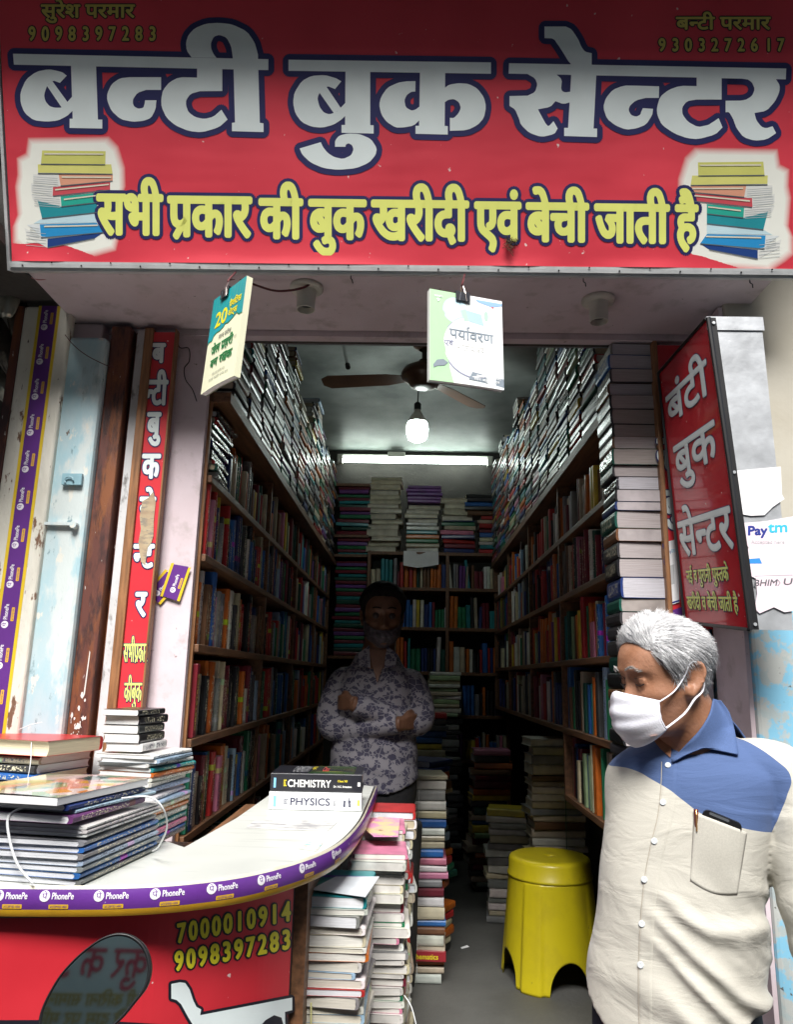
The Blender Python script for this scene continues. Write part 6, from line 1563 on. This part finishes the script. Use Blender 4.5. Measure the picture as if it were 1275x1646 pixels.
def shirt_pt(u, v):
    a = 2*math.pi*u; z = hem(a) + (1.452-hem(a))*v
    p = torso_pt(a, z, .0); c = math.cos(a)
    nrm = (f0*math.cos(a)*.9 + l0*math.sin(a)).normalized()
    return p + nrm*(fold(p)*(1 if z < 1.36 else .3) + .012*max(0, .06-(z-hem(a)))*4*.25)
NU_, NV_ = 220, 190
st_.grid(shirt_pt, NU_, NV_, 0, True)
st_.grid(lambda u, v: torso_pt(2*math.pi*u, hem(2*math.pi*u)+.003+.5*v, -.010), 120, 60, 0, True) if False else None
st_.add([shirt_pt(i/NU_, 0) for i in range(NU_)], [tuple(reversed(range(NU_)))]); st_.add([shirt_pt(i/NU_, 1) for i in range(NU_)], [tuple(range(NU_))])
def sleeve(A, B, D, r0, r1, r2, up):
    q = smooth_path([A, B, B.lerp(D, .5), D], 14); k = len(q)-1; pts = []; rs = []
    for i, p in enumerate(q):
        t = i/k; r = r0+(r1-r0)*min(1, t*2) if t < .5 else r1+(r2-r1)*(t-.5)*2
        rs.append(r + .0035*math.sin(t*46+math.sin(t*9)*2)*max(0, t-.25) + .003*noise.noise(Vector((t*22, r0*90, 5)))); pts.append(p + Vector((.004*noise.noise(Vector((t*9, 1, r0*50))), .003*noise.noise(Vector((t*9, 7, 1))), 0)))
    st_.tube(pts, rs, 28)
sleeve(Vector((.60, 1.525, 1.375)), SHL+Vector((.0, .0, -.010)), EL.lerp(WL, .38), .066, .064, .050, 1)
sleeve(Vector((.54, 1.58, 1.36)), SHR+Vector((.0, .0, -.02)), ER.lerp(WR, .38), .05, .046, .04, 1)
shirt = remesh(st_.build('shirt', M_sh), .0045, 2); shirt.parent = cu; shirt.matrix_parent_inverse = cu.matrix_basis.inverted()
bake(shirt); shirt.data.polygons.foreach_set('use_smooth', [True]*len(shirt.data.polygons))
BV = BVHTree.FromPolygons([v.co for v in shirt.data.vertices], [tuple(p.vertices) for p in shirt.data.polygons])
def onshirt(px, py, h=0.):
    r = ray(px, py).normalized(); loc, nrm, i, d = BV.ray_cast(CAM, r)
    if loc is None: return CAM + r*1.5
    if nrm.dot(r) > 0: nrm = -nrm
    return loc + nrm*h
def cpart(name, mb, m, smooth=False):
    o = mb.build(name, m, smooth=smooth); o.parent = cu; o.matrix_parent_inverse = cu.matrix_basis.inverted(); return o
# collar: stand and folded leaf
M_blue_c = mat('blue_cotton', (.076, .124, .265), .8, .1, 400, spec=.25)
axn = (HM @ Vector((-.012, 0, -.03)) - nk).normalized()
axf = (f0 - axn*f0.dot(axn)).normalized(); axl = axn.cross(axf)
def collar(u, v, out=0.):
    a = R(104) + u*R(232)                # from his left front round the back to the right front
    fw = math.cos(a); t = (max(0, 2*u-1))**3
    r_in = .0695; r_out = .088 + .040*t
    top = .048 - .040*max(0, fw)**1.2 ; 
    zz = top + (-.056 - .018*t - top)*v
    r = r_in + (r_out-r_in)*(v**.8) + .006*math.sin(math.pi*v)
    return nk + axf*(math.cos(a)*r*(.98)+.004) + axl*math.sin(a)*r*1.02 + axn*zz
o = cpart('collar', MB().grid(collar, 64, 12), M_blue_c, True); sm = o.modifiers.new('Solidify', 'SOLIDIFY'); sm.thickness = .003; sm.offset = 0
dg = bpy.context.evaluated_depsgraph_get(); dg.update(); be = body.evaluated_get(dg); bme = be.to_mesh(); off_ = len(shirt.data.vertices)
BV2 = BVHTree.FromPolygons([v.co.copy() for v in shirt.data.vertices] + [v.co.copy() for v in bme.vertices], [tuple(p.vertices) for p in shirt.data.polygons] + [tuple(i+off_ for i in p.vertices) for p in bme.polygons])
be.to_mesh_clear()
cin = smooth_path([Vector((x, y, 0)) for x, y in ((1146, 1124), (1141, 1146), (1126, 1172), (1104, 1196), (1080, 1222))], 6)
cout = smooth_path([Vector((x, y, 0)) for x, y in ((1160, 1126), (1174, 1146), (1182, 1176))], 4) + [Vector((1188, 1211, 0)), Vector((1187, 1214, 0)), Vector((1164, 1209, 0)), Vector((1140, 1203, 0)), Vector((1124, 1205, 0)), Vector((1102, 1215, 0)), Vector((1083, 1226, 0))]
nu_ = 34; nv_ = 12; depth = {}
def lp(pts, t):
    t *= len(pts)-1; i = min(int(t), len(pts)-2); return pts[i].lerp(pts[i+1], t-i)
for j in range(nv_):
    for i in range(nu_):
        q_ = lp(cin, i/(nu_-1)).lerp(lp(cout, i/(nu_-1)), j/(nv_-1)); r_ = ray(q_.x, q_.y).normalized(); h_ = BV2.ray_cast(CAM, r_)
        depth[i, j] = (q_, r_, h_[3] if h_[0] is not None and h_[3] < 1.9 else None)
mean_ = [d[2] for d in depth.values() if d[2]]; 
dd_ = {k: (d[2] or max(mean_)) for k, d in depth.items()}
for it in range(14):            # let the cloth bridge the hollow round the neck
    nd = {}
    for (i, j), v_ in dd_.items():
        nb2 = [dd_[a_] for a_ in ((i-1, j), (i+1, j), (i, j-1), (i, j+1)) if a_ in dd_]; nd[i, j] = min(v_, (sum(nb2)/len(nb2)+v_)/2)
    dd_ = nd
def leaf(u, v):
    k_ = (int(round(u*(nu_-1))), int(round(v*(nv_-1)))); q_, r_, _ = depth[k_]
    return CAM + r_*(dd_[k_] - .0045 - .003*v)
o = cpart('collar_leaf', MB().grid(leaf, nu_, nv_), M_blue_c, True); sm = o.modifiers.new('Solidify', 'SOLIDIFY'); sm.thickness = .0026; sm.offset = 1
cpart('neck_opening', MB().shape(subdiv(poly([(1046, 1184), (1068, 1180), (1082, 1196), (1079, 1219), (1064, 1206)]), 6), lambda x, y, h: onshirt(x, y, .003)), M_skin, True)
# placket edge, buttons, pocket
M_cream_c = mat('cream_cotton', (.52, .50, .435), .8, .08, 400, spec=.25)
pl_px = [(1064, 1225), (1063, 1262), (1058, 1310), (1046, 1360), (1036, 1415), (1030, 1480), (1027, 1545), (1027, 1600), (1028, 1646)]
ppts = smooth_path([Vector((x, y, 0)) for x, y in pl_px], 8)
e_ = [onshirt(p.x, p.y, .0016) for p in ppts]
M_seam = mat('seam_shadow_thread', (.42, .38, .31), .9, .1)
def plk(u, v):
    p = ppts[int(round(v*(len(ppts)-1)))]; return onshirt(p.x+(25-3*v)*u, p.y+2*u, .0022 if 0 < u < 1 else .0004)
o = cpart('placket', MB().grid(plk, 9, len(ppts)), M_sh, True)
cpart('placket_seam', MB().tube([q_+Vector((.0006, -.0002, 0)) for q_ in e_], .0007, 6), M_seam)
M_btn = mat('pearl_button', (.66, .70, .72), .25, .05)
for px, py in ((1075, 1231), (1067, 1290), (1053, 1352), (1037, 1414), (1033, 1485), (1031, 1551)):
    c_ = onshirt(px, py, .0015); n_ = (onshirt(px+6, py)-onshirt(px-6, py)).cross(onshirt(px, py+6)-onshirt(px, py-6)).normalized()
    if n_.y > 0: n_ = -n_
    cpart('button', MB().lathe([(.0001, .0022), (.003, .0022), (.0048, .003), (.0056, .002), (.0056, 0)], 16, T=Matrix.Translation(c_) @ n_.to_track_quat('Z', 'Y').to_matrix().to_4x4()), M_btn, True)
pk = [(1117, 1306), (1202, 1338), (1196, 1395), (1186, 1440), (1150, 1436), (1112, 1422), (1106, 1400)]
def pocket(u, v):
    a = Vector((1116, 1305)).lerp(Vector((1202, 1338)), u); b_ = Vector((1110, 1416)).lerp(Vector((1186, 1438)), u)
    p = a.lerp(b_, v); p.y += 9*math.sin(math.pi*u)*(v > .9) 
    return onshirt(p.x, p.y, .0008 + .0095*math.sin(math.pi*u)**.5*max(0, 1-1.15*v))
o = cpart('pocket', MB().grid(pocket, 22, 22), M_cream_c, True); sm = o.modifiers.new('Solidify', 'SOLIDIFY'); sm.thickness = .0008; sm.offset = 1
# phone and pen standing in the pocket
a, b_ = onshirt(1130, 1308, .0022), onshirt(1188, 1332, .0022)
uxp = (b_-a).normalized(); up_ = Vector((-.10, -.10, 1)).normalized(); up_ = (up_-uxp*up_.dot(uxp)).normalized(); npn = uxp.cross(up_); npn = npn if npn.y < 0 else -npn
wph = .066
pf_ = lambda x, y, h: a + uxp*x + up_*y + npn*h
ph_o = thing('mobile_phone', 'black mobile phone sticking out of the shirt pocket of the grey haired man', 'phone', a)
bevel(part('shell', MB().prism(rounded(0, wph, -.075, .011, .010), pf_, -.001, .0048), M_black, ph_o), .002, 3)
part('screen_rim', MB().prism(rounded(.010, .044, .005, .0095, .002), pf_, .0049, .0053), mat('phone_grey', (.12, .13, .14), .2, 0), ph_o)
part('lens', MB().prism(rounded(.026, .038, -.005, .002, .002), pf_, .0049, .0056), mat('chrome', (.8, .8, .8), .15, 0, metal=1), ph_o)
p0 = onshirt(1119, 1303, .005); pn = thing('pen', 'slim dark red pen clipped in the corner of the shirt pocket', 'pen', p0)
part('barrel', MB().tube([p0+Vector((.0, 0, -.09)), p0+Vector((.001, -.001, .002))], .0042, 10), mat('dark_red_pen', (.12, .02, .02), .3, 0), pn)
part('clip', MB().tube([p0+Vector((0, -.005, .001)), p0+Vector((-.001, -.008, -.005)), p0+Vector((-.002, -.007, -.034))], .0013, 6), mat('brass', (.45, .25, .10), .3, 0, metal=.7), pn)
# trousers and shoes
tr = MB()
tr.grid(lambda u, v: torso_pt(2*math.pi*u, .80+.24*v, -.015), 60, 10, 0, True)
tr.add([torso_pt(2*math.pi*i/60, .80, -.015) for i in range(60)], [tuple(reversed(range(60)))]); tr.add([torso_pt(2*math.pi*i/60, 1.04, -.015) for i in range(60)], [tuple(range(60))])
for s in (1, -1):
    hip = Vector((.493, TY, .86)) + l0*(s*.085); kn = hip*1; kn.z = .47; kn += f0*.02; an = hip*1; an.z = .06
    limb(tr, [hip, kn, an], [.098, .078, .07], 24)
    sh_ = MB(); limb(sh_, [an+Vector((0, 0, -.01))-f0*.04, an+f0*.06+Vector((0, 0, -.02)), an+f0*.18+Vector((0, 0, -.032))], [.045, .042, .028], 16)
    remesh(cpart('shoe', sh_, mat('black_leather', (.02, .018, .016), .4, .1)), .006)
remesh(cpart('trousers', tr, mat('navy_trousers', (.012, .016, .035), .8, .2, 80)), .008)
# mask
M_mask = mat('white_mask_cotton', (.74, .74, .80), .8, .05, 40, .1, 300, spec=.2)
def mask_pt(u, v):
    a = (2*u-1)*R(72); t = abs(2*u-1)
    top = -.013 - .018*t - .006*t*t; bot = -.128 + .034*t**1.6
    z = top + (bot-top)*v
    c, s_ = math.cos(a), math.sin(a)
    bul = math.sin(math.pi*min(1, v*.93+.07))**.7
    x = .063 + (.050 + .022*bul)*c**.9*(1-.10*max(0, v-.6)) - .012*t; y = (.070 + .004*bul)*s_
    if v > .75: x -= (v-.75)*.04*c
    x += .0016*math.sin(v*22)*c
    return HM @ Vector((x, y, z))
o = cpart('face_mask', MB().grid(mask_pt, 48, 36), M_mask, True); sm = o.modifiers.new('Solidify', 'SOLIDIFY'); sm.thickness = .0018
for s in (1, -1):
    u_ = 1 if s > 0 else 0
    H_ = lambda x, y, z: HM @ Vector((x, s*y, z))
    strap = [mask_pt(u_, .06), H_(.035, .073, -.024), H_(.008, .080, .004), H_(-.004, .084, .024), H_(-.022, .082, .026), H_(-.036, .078, .0), H_(-.028, .078, -.03), H_(-.004, .079, -.045), H_(.02, .071, -.07), mask_pt(u_, .97)]
    cpart('mask_strap', MB().tube(smooth_path(strap, 6), (.0026, .0012), 8), M_mask, True)
    cpart('mask_hem', MB().tube([mask_pt(u_, k/10) for k in range(11)], .0024, 8), M_mask, True)
# brows, lash lines
M_brow = mat('grey_brow_hair', (.42, .40, .38), .7, .3, 300); M_lash = mat('dark_lashes', (.02, .012, .01), .6, 0)
hfun = head_fn(HM)
rr = random.Random(4)
for s in (1, -1):
    g = MB()
    for k in range(70):
        y = .012+.034*k/70; z = .0255 + .006*math.sin(math.pi*min(1, k/55)) - .004*(k/70)**3 + rr.gauss(0, .0012)
        x = .1005 - 4.6*(y-.005)**2*1.9 + rr.gauss(0, .0006)
        p = Vector((x, s*y, z)); d = Vector((-.002, s*.0065, .0022+rr.gauss(0, .001)))
        g.tube([HM @ p, HM @ (p+d*.6+Vector((.0008, 0, 0))), HM @ (p+d)], [.0006, .0005, .0002], 4)
    cpart('eyebrow', g, M_brow)
    ll = [Vector((.0865 - abs(y-.031)*.32 - (y-.031)*.10, s*y, -.0065 + .0025*((y-.031)/.012)**2)) for y in (.019, .024, .029, .034, .039, .044)]
    cpart('eyelashes', MB().tube([HM @ p for p in smooth_path(ll, 4)], .0013, 6), M_lash)
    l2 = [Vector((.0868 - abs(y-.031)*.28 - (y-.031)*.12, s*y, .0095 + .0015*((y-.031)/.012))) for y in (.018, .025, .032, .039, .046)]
    cpart('eyelid_crease', MB().tube([HM @ p for p in smooth_path(l2, 4)], .0009, 6), mat('lid_crease_shade', (.09, .038, .022), .6, 0))  # dark line paints in the shade of the upper lid fold
# hair: scalp shell and many strands
M_hair = mat('white_grey_hair', (.66, .66, .66), .75, .25, 45, var2=(.46, .46, .47), spec=.4)
M_hair2 = mat('iron_grey_hair', (.36, .365, .37), .75, .35, 90, var2=(.13, .13, .14), spec=.4)
def scalp(a, z, off):
    """a: angle from the face, z height on the head"""
    prof = [(-.118, .050, .000, .020), (-.078, .090, .040, .055), (-.055, .090, .056, .062), (-.03, .089, .072, .068), (0, .087, .088, .072), (.028, .093, .096, .075), (.055, .089, .099, .075), (.08, .074, .088, .066), (.1, .050, .064, .047), (.112, .026, .035, .026), (.117, .002, .003, .003)]
    fr_, bk, hw = spl(prof, z); c, s_ = math.cos(a), math.sin(a); e = .88
    k = Vector(((fr_ if c > 0 else bk)*math.copysign(abs(c)**e, c), hw*math.copysign(abs(s_)**e, s_), z))
    n = Vector((k.x/.0081, k.y/.0056, k.z/.0137*1.1)).normalized()
    return k, n
def hairline(a):
    d = abs(math.degrees(a))
    return spl([(0, .080), (20, .076), (38, .066), (52, .052), (62, .030), (72, .006), (80, -.016), (88, -.012), (95, .030), (104, .034), (112, .018), (122, -.030), (140, -.062), (180, -.070)], d)[0]
def shell(u, v):
    a = (2*u-1)*math.pi; z0 = hairline(a); z = z0 + (.1165-z0)*v
    k, n = scalp(a, z, 0); th = -.003 + .015*min(1, v*2.2) + .006*max(0, z/.1)*min(1, v*3)
    if abs(a) > R(75): th *= .75
    th += .004*min(1, v*4)*noise.noise(Vector((k.x*40, k.y*40, k.z*40)))
    return HM @ (k + n*th)
o = cpart('hair', MB().grid(shell, 120, 40, 0, True), M_hair, True)
g = MB(); mi_ = 0
for k in range(16000):
    a = rr.uniform(-math.pi, math.pi); z0 = hairline(a); v = rr.random()**.8; z = z0 + (.115-z0)*v
    kk, n = scalp(a, z, 0)
    th = (.002 + .013*min(1, v*2.2) + .006*max(0, z/.1)*min(1, v*3))*(.75 if abs(a) > R(75) else 1)
    front = max(0, math.cos(a))
    # combed back and over to the side from a left parting; downwards at the sides and the back
    dirv = Vector((-.9*max(0, z/.1)-.15, (-.45 if z > .05 else .0)+.15*math.sin(9*a), -.25-.9*(1-max(0, z/.11))))
    if z > .06 and front > .6: dirv = Vector((-.55, -.75, .35))
    dirv += Vector((rr.gauss(0, .12), rr.gauss(0, .12), rr.gauss(0, .10)))
    wv = noise.noise(Vector((kk.x*34, kk.y*34, kk.z*34))); dirv += Vector((.4*wv, -.4*wv, .3*wv))
    dirv = (dirv - n*dirv.dot(n)); 
    if dirv.length < 1e-4: continue
    dirv.normalize(); ln = rr.uniform(.016, .034)*(1.35 if z > .04 else .7)
    p = kk + n*(th*rr.uniform(.6, 1.0)); lift = rr.uniform(.0005, .0035) if rr.random() < .93 else rr.uniform(.004, .008)
    q = [p, p + dirv*ln*.5 + n*lift, p + dirv*ln + n*(lift*.3-.003)]
    dark = (abs(a) > R(60) and z < .055 and rr.random() < .75) or rr.random() < .12
    wd = rr.uniform(.0002, .00045); sd = dirv.cross(n)*wd
    vs = []
    for j, w_ in enumerate((1, .8, .15)): vs += [HM @ (q[j]+sd*w_), HM @ (q[j]-sd*w_)]
    g.add(vs, [(0, 1, 3, 2), (2, 3, 5, 4)], 1 if dark else 0)
cpart('hair_strands', g, [M_hair, M_hair2])
o.data.materials.append(M_hair2)
for p in o.data.polygons:
    c_ = HM.inverted() @ p.center
    if c_.z < .045 and c_.x < .045: p.material_index = 1

# ------------------------------------------------ the shopkeeper behind the counter
sp_ = thing('person', 'bearded shopkeeper in a printed shirt standing with folded arms behind the counter', 'person', (-.11, 3.0, .4))
def spart(name, mb, m, smooth=False):
    o = mb.build(name, m, smooth=smooth); o.parent = sp_; o.matrix_parent_inverse = sp_.matrix_basis.inverted(); return o
h2c = PY(615, 990, 2.98); yb = R(-8)
hf2 = Vector((math.sin(R(6)), -math.cos(R(6)), -.06)).normalized(); hl2 = Vector((0, 0, 1)).cross(hf2).normalized(); hu2 = hf2.cross(hl2)
K2 = 1.02
HM2 = Matrix(((hf2.x, hl2.x, hu2.x, h2c.x), (hf2.y, hl2.y, hu2.y, h2c.y), (hf2.z, hl2.z, hu2.z, h2c.z), (0, 0, 0, 1))) @ Matrix.Scale(K2, 4)
SX, SY = -.128, 3.02
row2 = [(1.02, .150, .115), (1.13, .172, .135), (1.22, .166, .135), (1.32, .158, .128), (1.42, .156, .120), (1.50, .150, .108), (1.56, .128, .092), (1.60, .100, .08), (1.635, .082, .07), (1.655, .065, .062)]
def t2(a, z, off=0):
    aw, bw = spl(row2, z); c, s_ = math.cos(a), math.sin(a); e = .85
    return Vector((SX + (aw+off)*math.copysign(abs(s_)**e, s_), SY - (bw+off)*math.copysign(abs(c)**e, c), z))
sk2 = MB(); add_head(sk2, HM2, Vector((SX+.005, SY-.01, 1.64)), .062)
sk2.grid(lambda u, v: t2(2*math.pi*u, 1.04+.60*v, -.012), 36, 20, 0, True)
sR, sL = Vector((SX-.138, SY, 1.525)), Vector((SX+.142, SY, 1.525))
eR, eL = Vector((SX-.165, SY-.05, 1.36)), Vector((SX+.168, SY-.06, 1.385))
wR, wL = Vector((SX+.105, SY-.150, 1.385)), Vector((SX-.085, SY-.155, 1.455))
limb(sk2, [sR, eR, wR], [.045, .042, .028]); limb(sk2, [sL, eL, wL], [.045, .042, .028])
hand(sk2, wR, Vector((.75, .62, .10)), Vector((.4, -.9, .1)), Vector((0, -.1, 1)), .6, .72); hand(sk2, wL, Vector((-.7, .70, .0)), Vector((-.4, -.9, .1)), Vector((0, -.1, 1)), .6, .72)
for s in (1, -1):
    hip = Vector((SX+s*.09, SY, 1.0)); kn = Vector((SX+s*.095, SY-.01, .70)); an = Vector((SX+s*.1, SY+.02, .47))
    limb(sk2, [hip, kn, an], [.085, .06, .042]); limb(sk2, [an, an+Vector((0, -.1, -.035)), an+Vector((0, -.17, -.045))], [.04, .034, .022])
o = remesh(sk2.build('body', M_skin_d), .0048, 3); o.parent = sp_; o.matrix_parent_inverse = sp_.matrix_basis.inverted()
M_prt = bpy.data.materials.new('printed_shirt'); M_prt.use_nodes = True
def _prt():
    nt, b = nodes(M_prt); tc = nt.nodes.new('ShaderNodeTexCoord')
    mp = nt.nodes.new('ShaderNodeMapping'); mp.inputs['Scale'].default_value = (1, 1, 1.25); nt.links.new(tc.outputs['Object'], mp.inputs[0])
    n = nt.nodes.new('ShaderNodeTexNoise'); n.inputs['Scale'].default_value = 36; n.inputs['Detail'].default_value = 3; n.inputs['Distortion'].default_value = .6; nt.links.new(mp.outputs[0], n.inputs['Vector'])
    v = nt.nodes.new('ShaderNodeTexVoronoi'); v.feature = 'DISTANCE_TO_EDGE'; v.inputs['Scale'].default_value = 42; nt.links.new(mp.outputs[0], v.inputs['Vector'])
    m1 = nt.nodes.new('ShaderNodeMapRange'); m1.inputs[1].default_value = .475; m1.inputs[2].default_value = .505; nt.links.new(n.outputs[0], m1.inputs[0])
    m2_ = nt.nodes.new('ShaderNodeMapRange'); m2_.inputs[1].default_value = .03; m2_.inputs[2].default_value = .05; nt.links.new(v.outputs[0], m2_.inputs[0])
    ml = nt.nodes.new('ShaderNodeMath'); ml.operation = 'MULTIPLY'; nt.links.new(m1.outputs[0], ml.inputs[0]); nt.links.new(m2_.outputs[0], ml.inputs[1])
    mx = nt.nodes.new('ShaderNodeMix'); mx.data_type = 'RGBA'; mx.inputs[6].default_value = (.21, .20, .225, 1); mx.inputs[7].default_value = (.045, .042, .075, 1)
    nt.links.new(ml.outputs[0], mx.inputs[0]); nt.links.new(mx.outputs[2], b.inputs['Base Color']); b.inputs['Roughness'].default_value = .8
_prt()
sh2 = MB()
def s2(u, v):
    a = 2*math.pi*u; h0 = 1.125 + .045*math.sin(a)**2 + .01*math.sin(a); z = h0+(1.648-h0)*v
    p = t2(a, z, .004); d = .006*noise.noise(Vector((p.x*9, p.z*11, 2))) + .004*math.sin(70*z + 20*p.x)*(z < 1.34)*(z > 1.2)*.6
    # open neckline in front
    return p + Vector((math.sin(a)*d, -math.cos(a)*d, 0))
sh2.grid(s2, 120, 90, 0, True)
sh2.add([s2(i/120, 0) for i in range(120)], [tuple(reversed(range(120)))]); sh2.add([s2(i/120, 1) for i in range(120)], [tuple(range(120))])
limb(sh2, [sR+Vector((.06, 0, -.01)), sR, eR, eR.lerp(wR, .95)], [.056, .055, .050, .038], 24, 0, 10); limb(sh2, [sL+Vector((-.06, 0, -.01)), sL, eL, eL.lerp(wL, .95)], [.056, .055, .050, .040], 24, 0, 10)
o = remesh(sh2.build('shirt', M_prt), .006, 2); o.parent = sp_; o.matrix_parent_inverse = sp_.matrix_basis.inverted()
# neckline opening showing skin, collar leaves
nv = [(SX-.028, 1.655), (SX+.040, 1.655), (SX+.030, 1.60), (SX+.008, 1.53), (SX-.012, 1.59)]
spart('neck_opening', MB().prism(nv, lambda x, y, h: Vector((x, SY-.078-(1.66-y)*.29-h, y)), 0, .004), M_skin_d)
for s in (-1, 1):
    lf_ = [(SX+.006+s*.034, 1.672), (SX+.006+s*.075, 1.640), (SX+.006+s*.070, 1.592), (SX+.006+s*.026, 1.585)]
    bevel(spart('collar_leaf', MB().prism(lf_, lambda x, y, h: Vector((x, SY-.070-(1.67-y)*.36-h, y)), 0, .006), M_prt), .002)
M_hair3 = mat('black_hair', (.010, .009, .008), .9, .3, 90, spec=.1)
def hl3(a):
    d = abs(math.degrees(a)); return spl([(0, .070), (30, .068), (50, .050), (66, .02), (80, -.03), (92, -.02), (104, .02), (120, -.03), (150, -.06), (180, -.066)], d)[0]
def shell2(u, v):
    a = (2*u-1)*math.pi; z0 = hl3(a); z = z0+(.1165-z0)*v; k, n = scalp(a, z, 0)
    th = -.003+.016*min(1, v*2.2)+.006*max(0, z/.1)*min(1, v*3)+.005*min(1, v*4)*noise.noise(k*70)
    return HM2 @ (k+n*th)
spart('hair', MB().grid(shell2, 90, 30, 0, True), M_hair3, True)
def beard(u, v):
    a = (2*u-1)*R(82); t = abs(2*u-1); top = -.055+.055*t**2.2; z = top+(-.121-top)*v
    k, n = scalp(a, max(-.117, z), 0); return HM2 @ (k+n*(.005+.005*math.sin(math.pi*v)+.003*noise.noise(k*120)) + Vector((.006*math.cos(a), 0, 0)))
spart('beard', MB().grid(beard, 60, 24), mat('greying_beard', (.065, .055, .066), .7, .5, 60, .4, 200), True)
for s in (1, -1):
    spart('eye', MB().lathe([(.0001, -.004), (.009, -.003), (.012, 0), (.009, .003), (.0001, .004)], 12, T=HM2 @ Matrix.Translation((.0835, s*.031, -.001)) @ Matrix.Rotation(R(90), 4, 'Y') @ Matrix.Rotation(R(90), 4, 'Z')), M_lash, True)
    spart('eyebrow', MB().tube([HM2 @ Vector((.101-.9*(y-.012)**2*14, s*y, .026+.004*math.sin((y-.012)*90))) for y in (.012, .02, .028, .036, .044)], .0028, 6), M_hair3, True)
tr = MB()
tr.grid(lambda u, v: t2(2*math.pi*u, .98+.2*v, -.006), 50, 8, 0, True)
tr.add([t2(2*math.pi*i/50, .98, -.006) for i in range(50)], [tuple(reversed(range(50)))]); tr.add([t2(2*math.pi*i/50, 1.18, -.006) for i in range(50)], [tuple(range(50))])
for s in (1, -1):
    limb(tr, [Vector((SX+s*.09, SY, 1.02)), Vector((SX+s*.095, SY-.01, .70)), Vector((SX+s*.1, SY+.02, .455))], [.10, .08, .07], 20)
    q_ = MB(); an = Vector((SX+s*.1, SY+.02, .455)); limb(q_, [an+Vector((0, .04, -.005)), an+Vector((0, -.06, -.015)), an+Vector((0, -.18, -.027))], [.042, .04, .027], 14)
    remesh(spart('shoe', q_, MATS['black_leather']), .007)
remesh(spart('trousers', tr, mat('black_trousers', (.012, .012, .014), .8, .2, 60)), .009)
